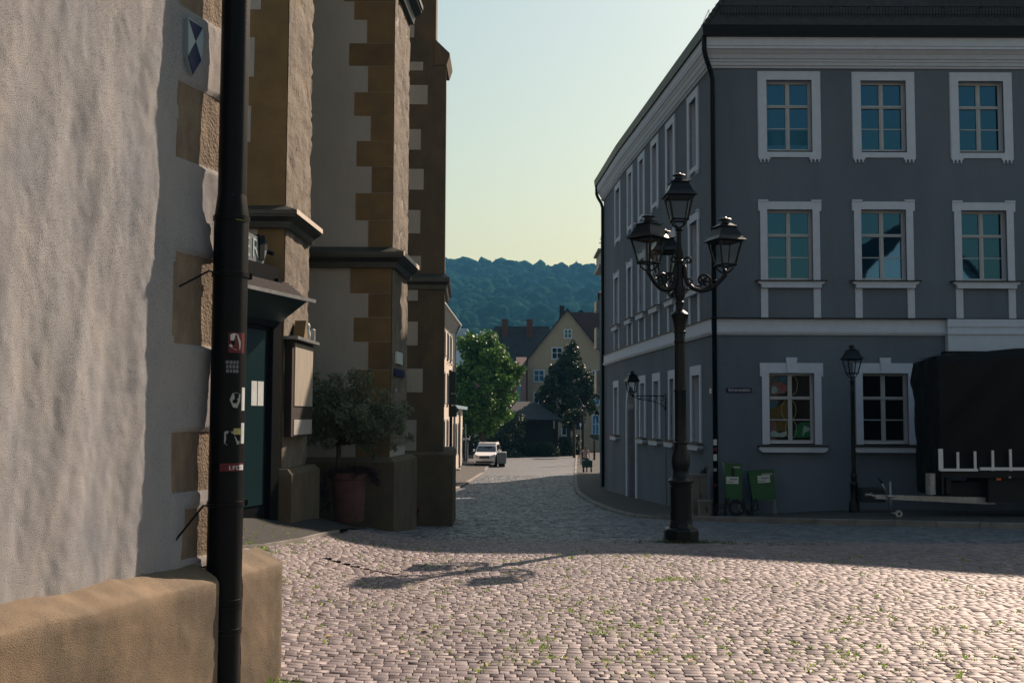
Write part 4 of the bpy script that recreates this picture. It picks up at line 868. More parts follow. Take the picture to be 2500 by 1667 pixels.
# window = frame + panes + surround + sill in local wall coordinates
def window(Mx, x0, x1, z0, z1, row, par, dep=.17, panem=None, lite=False):
    panem = panem or M['pane']; W, H = x1 - x0, z1 - z0; f = .055; b = MB(); y0, y1 = dep, dep + .06
    zt = z1 - H * .345; mid = (x0 + x1) / 2
    b.box(x0 + .002, x0 + f, y0, y1, z0, z1, Mx); b.box(x1 - f, x1 - .002, y0, y1, z0, z1, Mx); b.box(x0 + f, x1 - f, y0, y1, z1 - f, z1 - .002, Mx); b.box(x0 + f, x1 - f, y0, y1, z0 + .002, z0 + .075, Mx)
    b.box(x0 + f, x1 - f, y0 - .03, y1, zt - .05, zt + .02, Mx); b.box(x0 + f, x1 - f, y0 - .045, y1 - .02, zt - .02, zt + .005, Mx)
    b.box(mid - .05, mid + .05, y0 - .01, y1, z0 + .075, zt - .05, Mx); b.box(mid - .05, mid + .05, y0 - .01, y1, zt + .02, z1 - f, Mx); b.box(mid - .018, mid + .018, y0 - .022, y0 - .012, z0 + .075, z1 - f, Mx)
    zb = (z0 + .075 + zt - .05) / 2
    b.box(x0 + f, mid - .05, y0 + .01, y1 - .01, zb - .012, zb + .012, Mx); b.box(mid + .05, x1 - f, y0 + .01, y1 - .01, zb - .012, zb + .012, Mx)
    b.box(x0 + .002, x1 - .002, y1 + .001, y1 + .06, z1 - .02, z1 + .0, Mx)
    wnd = b.build('window', M['frame_white'], par)
    def pane(a, c, e, h):
        q_ = MB(); q_.box(a, c, y0 + .025, y0 + .032, e, h, Mx); return q_
    rows = [(z0 + .075, zb - .012), (zb + .012, zt - .05), (zt + .02, z1 - f)]
    if lite:
        q_ = MB()
        for e, h in rows:
            for a, c in ((x0 + f, mid - .05), (mid + .05, x1 - f)): q_.box(a, c, y0 + .025, y0 + .032, e, h, Mx)
        q_.build('pane', panem, wnd)
    else:
        for e, h in rows:
            for a, c in ((x0 + f, mid - .05), (mid + .05, x1 - f)): pane(a, c, e, h).build('pane', panem, wnd)
    q_ = MB(); q_.box(x0 - .002, x1 + .002, -.02 if row != 0 else -.01, dep + .02, z0 - .035, z0 - .004, Mx); q_.build('window_ledge', M['black_metal'], wnd)
    s = MB(); a = .17
    if row == 2:      # top floor: plain frame with little feet
        a = .20; s.box(x0 - a, x0, -.035, .05, z0 - .165, z1 + a, Mx); s.box(x1, x1 + a, -.035, .05, z0 - .165, z1 + a, Mx); s.box(x0, x1, -.035, .05, z1, z1 + a, Mx); s.box(x0, x1, -.035, .05, z0 - .165, z0 - .036, Mx)
        for xx in (x0 - a, x1 + a - .28):
            s.box(xx, xx + .28, -.04, .04, z0 - .21, z0 - .166, Mx)
            for k in range(3): s.extr([(xx + .02 + k * .09, z0 - .211), (xx + .045 + k * .09, z0 - .27), (xx + .015 + k * .09, z0 - .285), (xx + .085 + k * .09, z0 - .285), (xx + .06 + k * .09, z0 - .27), (xx + .075 + k * .09, z0 - .211)], -.038, .04, Mx)
        s.box(x0 - a - .015, x0 - a, -.02, .04, z0 - .165, z1 + a + .015, Mx); s.box(x1 + a, x1 + a + .015, -.02, .04, z0 - .165, z1 + a + .015, Mx); s.box(x0 - a, x1 + a, -.02, .04, z1 + a, z1 + a + .015, Mx)
    elif row == 1:    # main floor: ears, cornice sill and legs down to the belt
        s.box(x0 - a, x0, -.035, .05, z0, z1 + .19, Mx); s.box(x1, x1 + a, -.035, .05, z0, z1 + .19, Mx); s.box(x0, x1, -.035, .05, z1, z1 + .19, Mx)
        for xx, sgn_ in ((x0 - a, -1), (x1 + a, 1)):
            xa, xb_ = (xx - .045, xx + .20) if sgn_ < 0 else (xx - .20, xx + .045); s.box(xa, xb_, -.055, .04, z1 + .191, z1 + .235, Mx)
            xa, xb_ = (xx - .045, xx) if sgn_ < 0 else (xx, xx + .045); s.box(xa, xb_, -.036, .04, z1 - .03, z1 + .19, Mx)
        s.extr([(x0 - a - .10, z0 - .035), (x1 + a + .10, z0 - .035), (x1 + a + .06, z0 - .09), (x1 + a + .0, z0 - .11), (x1 + a, z0 - .19), (x0 - a, z0 - .19), (x0 - a, z0 - .11), (x0 - a - .06, z0 - .09)], -.12, .04, Mx)
        for xx in (x0 - a, x1): s.box(xx, xx + a, -.03, .04, zBe1 + .01, z0 - .191, Mx); s.box(xx - .003, xx + a + .003, -.038, .03, z0 - .50, z0 - .47, Mx)
        t_ = MB(); t_.box(x0 - a - .13, x1 + a + .13, -.17, .04, z0 - .034, z0 - .012, Mx); t_.build('sill_flashing', M['black_metal'], wnd)
    else:             # ground floor: keystone and deep sill
        s.box(x0 - a, x0, -.035, .05, z0 - .02, z1 + .24, Mx); s.box(x1, x1 + a, -.035, .05, z0 - .02, z1 + .24, Mx); s.box(x0, x1, -.035, .05, z1, z1 + .24, Mx)
        if not lite:
            s.box(x0 - a - .045, x0 - a, -.036, .04, z1 - .08, z1 + .24, Mx); s.box(x1 + a, x1 + a + .045, -.036, .04, z1 - .08, z1 + .24, Mx)
            s.extr([(mid - .10, z1 + .005), (mid + .10, z1 + .005), (mid + .135, z1 + .37), (mid - .135, z1 + .37)], -.065, .04, Mx)
        s.extr([(x0 - a - .10, z0 - .08), (x1 + a + .10, z0 - .08), (x1 + a + .10, z0 - .15), (x1 + a + .02, z0 - .21), (x0 - a - .02, z0 - .21), (x0 - a - .10, z0 - .15)], -.15, .04, Mx)
        t_ = MB(); t_.box(x0 - a - .12, x1 + a + .12, -.18, .04, z0 - .079, z0 - .055, Mx); t_.build('sill_flashing', M['black_metal'], wnd)
    s.build('surround', M['white_trim'], wnd)
    return wnd, rows, mid, f, y0
zBe0, zBe1 = Z(818, FY, 1850), Z(779, FY, 1850)
fr = []
for (a, c, e, h, row) in ((405, 748, 608, 1140, 2), (1118, 1460, 613, 1143, 2), (1857, 2197, 617, 1148, 2)):
    fr.append((1740 + a / 3.095, 1740 + c / 3.095, e / 3.095, h / 3.095, row))
for (a, c, e, h) in ((412, 755, 285, 818), (1122, 1462, 285, 820), (1880, 2222, 292, 824)): fr.append((1740 + a / 3.095, 1740 + c / 3.095, 420 + e / 3.095, 420 + h / 3.095, 1))
for (a, c, e, h) in ((415, 748, 243, 760), (1105, 1440, 245, 762)): fr.append((1740 + a / 3.016, 1740 + c / 3.016, 830 + e / 3.016, 830 + h / 3.016, 0))
holes = []
for (a, c, e, h, row) in fr:
    x0, _ = FW(a, (e + h) / 2); x1, _ = FW(c, (e + h) / 2); _, z1 = FW((a + c) / 2, e); _, z0 = FW((a + c) / 2, h); holes.append((x0, x1, z0, z1, row))
for k in (1, 2, 3):      # bays beyond the right edge of the picture
    for h in (holes[2], holes[5]): holes.append((h[0] + 2.35 * k, h[1] + 2.35 * k, h[2], h[3], h[4]))
b = MB(); holed_wall(b, 22 - K0.x, -1.3, zCo1, holes, MF); 
ZF = {}
for r_ in (0, 1, 2): hh = [h for h in holes if h[4] == r_][0]; ZF[r_] = (hh[2], hh[3])
def side_holes(a, c, lst):
    Mx = Mside(a, c); Mi = Mx.inverted(); out = []
    for px0, px1, row in lst:
        p0 = Mi @ wallhit(px0, 1000, a, c); p1 = Mi @ wallhit(px1, 1000, a, c); x0, x1 = min(p0.x, p1.x) + .16, max(p0.x, p1.x) - .16
        out.append((x0, x1, ZF[row][0], ZF[row][1], row))
    return Mx, out
S1l = [(1685.5, 1711, 2), (1631, 1652.5, 2), (1594, 1611.4, 2), (1562, 1577, 2), (1534.6, 1547.6, 2), (1685.5, 1711.4, 1), (1632.7, 1652, 1), (1593.7, 1613, 1), (1560.7, 1577.7, 1), (1532.7, 1546.5, 1), (1687.8, 1714, 0), (1633.7, 1651, 0), (1595, 1613.5, 0), (1562.5, 1578, 0)]
S2l = [(1504, 1517, 2), (1500.6, 1513.4, 1), (1499, 1511.6, 0)]
M1, h1 = side_holes(K0, B1, S1l); M2, h2 = side_holes(B1, B2, S2l)
# arched door
p0 = M1.inverted() @ wallhit(1524, 1000, K0, B1); p1 = M1.inverted() @ wallhit(1557, 1000, K0, B1)
dx0, dx1 = max(.12, min(p0.x, p1.x)) + .18, max(p0.x, p1.x) - .22
zds = wallhit(1535, 1010, K0, B1).z; zdt = wallhit(1541, 944, K0, B1).z
holes_door = (dx0, dx1, -1.3, zdt)
holed_wall(b, (K0 - B1).length, -1.3, zCo1, h1 + [holes_door], M1, .62); holed_wall(b, (B2 - B1).length, -1.3, zCo1, h2, M2, .36)
b.prism([(B2.x, B2.y), (B2.x + .3, B2.y), (B2.x + .3, B2.y + .01), (B2.x, B2.y + .01)], -1.3, zCo1)
b.add([(B2.x, B2.y, -1.3), (22, B2.y, -1.3), (22, B2.y, zCo1), (B2.x, B2.y, zCo1), (22, FY, -1.3), (22, FY, zCo1)], [(0, 3, 2, 1), (1, 2, 5, 4)])
b.build('wall', [M['grey_render'], M['white_trim']], th, fix=False)
wi = []
for h in holes: wi.append(window(MF, *h[:4], h[4], th, panem=M['pane_dark'] if h[4] == 0 else M['pane'], lite=h[0] > 7))
for Mx, hl in ((M1, h1), (M2, h2)):
    for h in hl: window(Mx, *h[:4], h[4], th, dep=.24, lite=True)
# door: leaf set deep in the arch, spandrels rounding the head, white surround
b = MB(); r_ = (dx1 - dx0) / 2; cxd = (dx0 + dx1) / 2; rise = min(r_, zdt - zds); zsp = zdt - rise
arc = [(cxd + r_ * math.cos(math.pi * k / 12), zsp + rise * math.sin(math.pi * k / 12)) for k in range(13)]
arco = [(cxd + (r_ + .22) * math.cos(math.pi * k / 12), zsp + (rise + .22) * math.sin(math.pi * k / 12)) for k in range(13)]
for k in range(12): b.extr([arc[k], arco[k], arco[k + 1], arc[k + 1]], -.04, .60, M1)
b.box(dx1, dx1 + .22, -.05, .3, -1.2, zsp, M1); b.box(dx0 - .18, dx0, -.05, .3, -1.2, zsp, M1); b.box(cxd - .1, cxd + .1, -.07, .02, zdt + .0, zdt + .35, M1)
dw = MB(); dw.box(dx0, dx1, .58, .64, -1.2, zdt, M1); dw.box(dx0 + .1, cxd - .03, .56, .58, -.4, zsp - .1, M1); dw.box(cxd + .03, dx1 - .1, .56, .58, -.4, zsp - .1, M1)
dor = dw.build('door', M['timber'], th); b.build('surround', M['white_trim'], dor)
# belt, cornice, gutter and roof run round the corner
outline = [Vector((22, FY)), K0, B1, B2, Vector((B2.x + 9, B2.y))]
def offpoly(o, closed_back=True):
    n_ = len(outline); out = []
    for i_ in range(n_):
        ns = []
        if i_ > 0: d = (outline[i_] - outline[i_ - 1]).normalized(); ns.append(Vector((-d.y, d.x)) * -1)
        if i_ < n_ - 1: d = (outline[i_ + 1] - outline[i_]).normalized(); ns.append(Vector((-d.y, d.x)) * -1)
        ns = [-v for v in ns]
        if len(ns) == 2: m_ = (ns[0] + ns[1]).normalized(); v = outline[i_] + m_ * (o / max(.3, m_.dot(ns[0])))
        else: v = outline[i_] + ns[0] * o
        out.append(v)
    return out
# orientation check: offset must move the front line towards the camera
sgn_o = 1 if offpoly(.1)[0].y < FY else -1
d_t = (outline[1] - outline[0]).normalized(); sgn_n = 1 if Vector((-d_t.y, d_t.x)).y < 0 else -1
def offedges(offs):
    L_ = []
    for i_ in range(4):
        a, c = outline[i_], outline[i_ + 1]; d = (c - a).normalized(); n_ = Vector((-d.y, d.x)) * sgn_n; L_.append((a + n_ * offs[i_], d))
    def isx(p, q_):
        (a, d), (c, e_) = p, q_; k = d.x * e_.y - d.y * e_.x; t = ((c.x - a.x) * e_.y - (c.y - a.y) * e_.x) / k; return a + d * t
    return [L_[0][0], isx(L_[0], L_[1]), isx(L_[1], L_[2]), isx(L_[2], L_[3]), L_[3][0] + L_[3][1] * 9]
SF = .58
def op(o):
    s_ = o * SF if o > .12 else o
    return offedges([o, s_, s_, s_])
def band(b, o, z0, z1, o2=None, inner=-.1):
    P0 = op(o); P1 = op(o if o2 is None else o2); I0 = op(inner)
    for i_ in range(len(P0) - 1):
        vs = [(P0[i_].x, P0[i_].y, z0), (P0[i_ + 1].x, P0[i_ + 1].y, z0), (P1[i_ + 1].x, P1[i_ + 1].y, z1), (P1[i_].x, P1[i_].y, z1), (I0[i_].x, I0[i_].y, z0), (I0[i_ + 1].x, I0[i_ + 1].y, z0), (I0[i_ + 1].x, I0[i_ + 1].y, z1), (I0[i_].x, I0[i_].y, z1)]
        b.add(vs, [(0, 1, 2, 3), (0, 4, 5, 1), (3, 2, 6, 7)])
b = MB(); band(b, .06, zBe0 + .10, zBe1); band(b, .09, zBe0 + .045, zBe0 + .10, .10); band(b, .05, zBe0, zBe0 + .045, .07); b.build('belt_course', M['white_trim'], th)
b = MB(); band(b, .16, zBe1 + .001, zBe1 + .025); b.build('belt_flashing', M['black_metal'], th)
b = MB(); band(b, .05, zCo0, zCo0 + .05, .06); band(b, .10, zCo0 + .05, zCo0 + .13, .13); band(b, .16, zCo0 + .13, zCo0 + .19); band(b, .20, zCo1 - .08, zCo1 + .02, .26)
band(b, .28, zCo1 + .02, zCo1 + .10, .36); band(b, .40, zCo1 + .10, zCo1 + .17, .40); band(b, .42, zCo1 + .17, zCo2, .44); b.build('cornice', M['white_trim'], th)
b = MB(); band(b, .54, zCo2 + .001, zGu + .03, .58); b.build('gutter', M['black_metal'], th)
# roof: overlapping tile courses, steep lower slope breaking to a flatter top
def opx(of):
    """plan outline offset by a different distance on the front and on the street side"""
    s_ = .46 * SF - (.46 - of) * 2.0 / SIDE; return offedges([of, s_, s_, .2])
SIDE = 1.45
b = MB(); prof = []; o = .46; z = zGu
while o > -5.5:
    slope = 2.0 if z < zGu + 1.9 else .45
    st = .13 / math.sqrt(1 + slope * slope); prof.append((o, z, o - st, z + st * slope)); o -= st; z += st * slope
for (o0, z0, o1, z1) in prof:
    P0, P1 = opx(o0 + .012), opx(o1 + .012)
    for i_ in range(len(P0) - 1):
        b.add([(P0[i_].x, P0[i_].y, z0 + .0), (P0[i_ + 1].x, P0[i_ + 1].y, z0), (P1[i_ + 1].x, P1[i_ + 1].y, z1), (P1[i_].x, P1[i_].y, z1)], [(0, 1, 2, 3)])
        Q = opx(o0 - .004); b.add([(P0[i_].x, P0[i_].y, z0), (P0[i_ + 1].x, P0[i_ + 1].y, z0), (Q[i_ + 1].x, Q[i_ + 1].y, z0 - .012), (Q[i_].x, Q[i_].y, z0 - .012)], [(0, 3, 2, 1)])
# broad unseen gable added right of the view to slant the square's shade edge
gz, gs = GAB = (zGu + 1.0, .40)
PT = opx(prof[-1][2]); zT = prof[-1][3]
b.add([(p.x, p.y, zT) for p in PT], [tuple(range(len(PT)))])
rf = b.build('roof', M['roof_tile'], th, fix=False)
b = MB(); b.extrx([(27.0, zGu + .5), (27.0, 13.7), (27.5, 14.1), (28.4, 14.1), (28.4, zGu + .5)], 5.55, 7.3); b.build('shade_block', M['roof_tile'], th)  # unseen roof block added to shade the foot of the near buttress
b = MB(); gx0 = 10.2; b.extr([(gx0, gz), (22, gz), (22, gz + 2.5), (gx0 + 6.8, gz + 2.5)], FY - .1, FY + 6); b.build('shade_gable', M['roof_tile'], th)
hp_ = [op(a)[1] for a in (.47, -.1, -.7)]; hz = [prof[0][1], zGu + .57 * 2.0, zGu + 1.17 * 2.0]
b = MB(); 
for k in range(16):
    f = k / 16 * 1.25; o_ = .47 - f; p = opx(o_)[1]; zz = zGu + (.46 - o_) * 2.0; p2 = opx(o_ - .09)[1]; b.tube([(p.x, p.y, zz + .03), (p2.x, p2.y, zz + .03 + .18)], [.075, .055], 8)
b.build('ridge_tile', M['roof_tile'], rf)
# wire snow guard, roof windows, lightning rod
b = MB(); o_ = .30; zs0 = zGu + .16 * 2.0
for x_ in np.arange(5.0, 12.5, .075): b.box(x_ - .006, x_ + .006, FY - o_ - .06, FY - o_ - .05, zs0 + .0, zs0 + .24)
b.box(5, 12.5, FY - o_ - .062, FY - o_ - .048, zs0 + .24, zs0 + .255); b.box(5, 12.5, FY - o_ - .062, FY - o_ - .048, zs0 + .05, zs0 + .06)
for x_ in np.arange(5, 12.6, .9): b.tube([(x_, FY - o_ - .055, zs0 + .25), (x_, FY - o_ + .15, zs0 + .27)], .01, 5)
b.build('snow_guard', M['black_metal'], rf)
for px0, px1 in ((1990, 2034), (2284, 2325)):
    x0, x1 = X(px0, FY + .5, 5), X(px1, FY + .5, 5); zz = Z(4, FY + .45, 2010); oo = .46 - (zz - zGu) / 2.0
    b = MB(); b.extrx([(FY - oo - .06, zz), (FY - oo - .06 + .55, zz + .55 * 2.0), (FY - oo + .02 + .55, zz + .55 * 2.0 - .05), (FY - oo + .02, zz - .05)], x0, x1); sk = b.build('roof_window', M['black_metal'], th)
    b = MB(); b.add([(x0 + .04, FY - oo - .045, zz + .07), (x1 - .04, FY - oo - .045, zz + .07), (x1 - .04, FY - oo - .065 + .5, zz + .5 * 2.0), (x0 + .04, FY - oo - .065 + .5, zz + .5 * 2.0)], [(0, 1, 2, 3)]); b.build('pane', M['pane'], sk)
pe = op(.5)[1]; b = MB(); zt_ = Z(60, 26, 1738); b.tube([(pe.x - .05, pe.y + .1, zGu), (pe.x + .13, pe.y - .0, zGu + .42)], .008, 5); b.tube([(pe.x + .13, pe.y, zGu + .42), (pe.x + .16, pe.y + .1, zGu + .2)], .006, 5); b.build('lightning_rod', M['zinc'], rf)
# downpipes with swan necks
def swan(P_e, P_w, name='downpipe', r=.06, zlow=-1.0):
    b = MB(); b.tube([(P_e[0], P_e[1], zCo2 + .05), (P_e[0], P_e[1], zCo1 + .05), ((P_e[0] * .8 + P_w[0] * .2), (P_e[1] * .8 + P_w[1] * .2), zCo1 - .10), ((P_e[0] * .2 + P_w[0] * .8), (P_e[1] * .2 + P_w[1] * .8), zCo0 - .12), (P_w[0], P_w[1], zCo0 - .30), (P_w[0], P_w[1], zlow)], r, 12)
    for zz in (7.8, 5.6, 3.2, 1.2): b.lathe([(r, -.02), (r + .012, -.018), (r + .012, .018), (r, .02)], (P_w[0], P_w[1], zz), 12)
    return b.build(name, M['black_metal'], th, True)
ec = op(.46)[1]; dp = swan((ec.x + .0, ec.y + .02), (K0.x + .02, FY - .085))
ef = op(.44)[3]; swan((ef.x, ef.y - .1), (B2.x - .07, B2.y - .25))
for py0, py1, m_ in ((1072, 1086, 'paper'), (1092, 1100, 'red'), (1108, 1124, 'paper'), (1142, 1150, 'zinc'), (1180, 1186, 'red')):
    z0, z1 = Z(py1, FY, 1743), Z(py0, FY, 1743); b = MB()
    vd = math.atan2(-FY, -K0.x)
    for k in range(5):
        a0, a1 = vd - .9 + k * .3, vd - .9 + (k + 1) * .3; c_ = (K0.x + .02, FY - .085); rr = .0625
        b.quad((c_[0] + rr * math.cos(a0), c_[1] + rr * math.sin(a0), z0), (c_[0] + rr * math.cos(a1), c_[1] + rr * math.sin(a1), z0), (c_[0] + rr * math.cos(a1), c_[1] + rr * math.sin(a1), z1), (c_[0] + rr * math.cos(a0), c_[1] + rr * math.sin(a0), z1))
    b.build('sticker', M[m_], dp)
# white entablature of the entrance on the right
x0 = X(2307, FY, 840); z0 = Z(858, FY, 2350)
b = MB(); b.box(x0, 22, FY - .20, FY - .02, z0, zBe1 + .0); b.box(x0 - .02, 22, FY - .23, FY - .2, zBe0 + .02, zBe0 + .08); b.box(x0 - .02, 22, FY - .22, FY - .2, zBe0 + .2, zBe0 + .24); b.build('entablature', M['white_trim'], th)
b = MB(); b.box(x0 - .1, 22, FY - .34, FY - .02, z0 - .06, z0 - .01); b.build('canopy_flashing', M['black_metal'], th)
b = MB(); b.box(x0, 22, FY - .16, FY - .02, z0 - .28, z0 - .061); b.build('lintel', M['white_trim'], th)
# curtain, paper lamp and children's window pictures on the ground floor
def in_win(widx, px, py): 
    x, z = at(px, py, FY + .17); return x, z
def decal(poly, m, name, yo=.0, par=None, grp=None):
    b = MB(); vs = [(at(px, py, FY + .19)[0], FY + .19 + yo, at(px, py, FY + .19)[1]) for px, py in poly]; b.add(vs, [tuple(range(len(vs)))]); return b.build(name, M[m], par)
E5 = 5.6
def w7(x, y): return 1760 + x / E5, 840 + y / E5
wp_ = wi[6][0]
M['pic_red'] = mat('picture_red', (.20, .035, .04), .8, .3, 8, col2=(.10, .10, .10)); M['pic_blue'] = mat('picture_blue', (.05, .13, .18), .8, .4, 8); M['pic_green'] = mat('picture_green', (.01, .11, .04), .8, .3, 9)
M['pic_olive'] = mat('picture_olive', (.06, .065, .015), .8, .5, 9, col2=(.10, .045, .01)); M['pic_white'] = mat('picture_white', (.22, .30, .29), .8, .2, 9)
def dw7(pts, m, yo): decal([w7(*p) for p in pts], m, 'window_picture', yo, wp_)
dw7([(690, 640), (690, 560), (730, 520), (800, 505), (870, 540), (905, 560), (905, 640), (860, 675), (760, 680)], 'pic_red', -.0005)
dw7([(735, 445), (905, 440), (905, 540), (860, 530), (800, 500), (740, 510), (700, 500)], 'pic_blue', -.001)
dw7([(690, 610), (720, 570), (760, 590), (780, 640), (740, 675), (692, 670)], 'pic_white', -.0015)
dw7([(670, 885), (670, 1010), (905, 1010), (905, 790), (840, 800), (760, 870)], 'pic_olive', -.0005); dw7([(670, 780), (800, 780), (740, 850), (700, 880), (670, 885)], 'pic_blue', -.001)
dw7([(675, 1045), (905, 1045), (905, 1180), (675, 1200)], 'pic_olive', -.0005); dw7([(680, 1050), (745, 1050), (765, 1190), (690, 1200)], 'pic_red', -.001); dw7([(672, 1210), (720, 1180), (800, 1215), (905, 1185), (900, 1240), (860, 1270), (690, 1262)], 'pic_white', -.0015)
dw7([(1010, 1275), (1000, 1200), (1030, 1110), (1100, 1065), (1225, 1060), (1225, 1275)], 'pic_green', -.0005); dw7([(1135, 1105), (1225, 1150), (1225, 1170), (1160, 1200), (1112, 1262)], 'pic_white', -.001)
for cxp, cyp, rx_, ry_ in ((985, 560, 62, 125), (930, 900, 100, 150), (960, 1160, 75, 130)):
    b = MB(); pts = []
    for k in range(25): a = 2 * math.pi * k / 24; px, py = w7(cxp + rx_ * math.cos(a), cyp + ry_ * math.sin(a)); x_, z_ = at(px, py, FY + .18); pts.append((x_, FY + .192, z_))
    b.tube(pts, .006, 5); b.build('paper_ring', M['dull_yellow'], wp_)
x_, z_ = at(1740 + 1370 / 3.095, 1060 / 3.095, FY + .2)
M['curtain'] = mat('net_curtain', (.02, .12, .19), .9, .1, 9, streak=.1)
for k, (a, c) in enumerate(((412, 540), (583, 712))):
    b = MB(); n_ = 16; vs = []
    for i_ in range(n_ + 1):
        xx, zt_ = at(1740 + (a + (c - a) * i_ / n_) / 3.095, 990 / 3.095, FY + .19); zb_ = Z(1100 / 3.095, FY + .19, 1900); vs += [(xx, FY + .193 + .002 * math.sin(i_ * 2.2), zb_), (xx, FY + .193 + .002 * math.sin(i_ * 2.2), zt_)]
    b.add(vs, [(2 * i_, 2 * i_ + 2, 2 * i_ + 3, 2 * i_ + 1) for i_ in range(n_)]); b.build('curtain', M['curtain'], wi[0][0])
# street name sign
x_, z_ = at(1804, 952, FY); sn = thing('street_sign', 'narrow blue enamel street name sign on the grey front wall', 'sign', (x_, FY - .03, z_))
b = MB(); b.cbox(x_ - .305, x_ + .305, FY - .035, FY - .006, z_ - .055, z_ + .055, .004); b.build('plate', M['blue_enamel'], sn)
text_obj('lettering', 'Schrannenplatz', .105, Matrix.Translation((x_, FY - .0365, z_ + .002)) @ Matrix.Rotation(R(90), 4, 'X'), M['paper'], sn, .001, .82)
h_ = wallhit(1735.5, 954, K0, B1); b = MB(); Mw = M1; l_ = M1.inverted() @ h_; b.box(l_.x - .07, l_.x + .07, -.015, -.001, h_.z - .06, h_.z + .06, M1); tag(b.build('house_plate', M['white_paint']), 'tiny white plate on the side wall beside the corner downpipe', 'plate')

# utility cabinets by the corner
def cabinet(name, px0, px1, py0, Y, dep, lab, m='box_beige'):
    x0, x1 = X(px0, Y, 1200), X(px1, Y, 1200); z1 = Z(py0, Y, px0); z0 = pav((x0 + x1) / 2, Y) - .05; r = thing(name, lab, 'utility cabinet', ((x0 + x1) / 2, Y, z0), 'utility cabinets at the house corner')
    b = MB(); b.cbox(x0, x1, Y, Y + dep, z0 + .12, z1 - .05, .012); b.build('body', M[m], r); b = MB(); b.cbox(x0 - .02, x1 + .02, Y - .02, Y + dep, z1 - .05, z1, .012); b.build('lid', M[m], r)
    b = MB(); b.box(x0 + .01, x1 - .01, Y + .01, Y + dep, z0, z0 + .12); b.build('base', M['kerb'], r)
    b = MB(); mx = (x0 + x1) / 2; b.box(mx - .004, mx + .004, Y - .003, Y + .001, z0 + .16, z1 - .08); b.box(mx + .02, mx + .035, Y - .02, Y + .001, (z0 + z1) / 2 - .05, (z0 + z1) / 2 + .05); b.build('handle', M['black_metal'], r)
cabinet('utility_cabinet', 1690, 1727, 1157, 26.4, .4, 'tall beige utility cabinet behind the lamp post at the house corner')
cabinet('utility_cabinet', 1709, 1737, 1221, 25.9, .3, 'low beige utility box in front of the tall one beside the downpipe')
cl = [(X(1720, 26.5, 1150) + random.gauss(0, .04), 26.55 + random.gauss(0, .04), Z(1152, 26.5, 1720) + random.uniform(-.05, .1), .05) for _ in range(8)]
o_ = leafcloud('plant', cl, 160, .08, M['leaf_dark'], None, .2); tag(o_, 'little plant sprouting behind the top of the tall beige cabinet', 'plant')
# green power cabinets
def power(px0, px1, py0, py1, pyb, Y, lab, tilt, slot):
    x0, x1 = X(px0, Y, 1180), X(px1, Y, 1180); z1, z0, zb = Z(py0, Y, px0), Z(py1, Y, px0), pav((x0 + x1) / 2, Y); cx_ = (x0 + x1) / 2
    r = thing('power_cabinet', lab, 'power cabinet', (cx_, Y + .15, zb), 'green power cabinets along the wall'); Mt = Matrix.Translation((cx_, Y, z0)) @ Matrix.Rotation(tilt, 4, 'Y') @ Matrix.Rotation(R(-4), 4, 'Z'); W = x1 - x0; H = z1 - z0
    b = MB(); b.add([(-W / 2 + .05, 0, 0), (W / 2, 0, .0), (W / 2, .34, 0), (-W / 2 + .05, .34, 0), (-W / 2, 0, H), (W / 2 - .02, 0, H), (W / 2 - .02, .34, H), (-W / 2, .34, H)], [(0, 3, 2, 1), (4, 5, 6, 7), (0, 1, 5, 4), (1, 2, 6, 5), (2, 3, 7, 6), (3, 0, 4, 7)], Mt)
    b.box(-W / 2 - .02, W / 2 + .01, -.02, .36, H - .0, H + .03, Mt); b.build('body', M['green_paint'], r)
    lw = .28; b = MB(); lx = -.02 if slot else .04; b.box(lx - lw / 2, lx + lw / 2, -.006, -.001, H * .44 if slot else H * .62, H * .44 + .16 if slot else H * .62 + .165, Mt); lb = b.build('label', M['paper'], r)
    zl_ = (H * .44 if slot else H * .62); b = MB(); b.box(lx - lw / 2 + .005, lx + .03, -.009, -.0065, zl_ + .035, zl_ + .048, Mt); b.build('label_stripe', M['red'], lb)
    b = MB(); 
    for k in range(6): b.box(lx - .06 + k * .03, lx - .042 + k * .03, -.009, -.0065, zl_ + .085, zl_ + .115 + .008 * (k % 2), Mt)
    b.build('label_print', M['denim_blue'], lb)
    b = MB(); b.box(.0, W / 2 - .05, -.006, -.001, H - .075, H - .035, Mt); b.build('number_plate', M['zinc'], r)
    if slot: b = MB(); b.box(-.05, .03, -.005, -.001, H * .65, H * .9, Mt); b.build('cable_slot', M['rubber'], r)
    for lx_ in (-W / 2 + .06, W / 2 - .03):
        for ly in (.03, .30):
            b = MB(); p = Mt @ Vector((lx_, ly, 0)); b.tube([p, (p.x + (.02 if lx_ > 0 else -.02), p.y, pav(p.x, p.y) - .0)], .014, 8); b.build('leg', M['zinc'] if lx_ > 0 else M['black_metal'], r)
    return r, cx_, zb
r1, c1, zb1 = power(1768, 1811, 1134, 1217, 1255, 25.5, 'narrow green power cabinet on legs, nearer the house corner', R(1), True)
r2, c2, zb2 = power(1833, 1895, 1152, 1220, 1245, 25.6, 'wide tilted green power cabinet on legs, left of the small street lamp', R(-4), False)
b = MB()
def coil(b, cx_, cy_, cz, r_, n_, tilt=.15):
    for q_ in range(n_):
        rr = r_ + random.uniform(-.03, .02); ph = random.uniform(0, 6); b.tube([(cx_ + rr * 1.0 * math.cos(a) + .015 * math.sin(3 * a + ph), cy_ + tilt * rr * math.sin(a) - .02 * q_, cz + rr * math.sin(a)) for a in np.linspace(0, 6.3, 22)], .016, 6)
coil(b, c1 + .03, 25.35, zb1 + .20, .155, 5); tag(b.build('cable_coil', M['rubber'], None, True), 'coiled black power cable under the narrow green cabinet', 'cable')
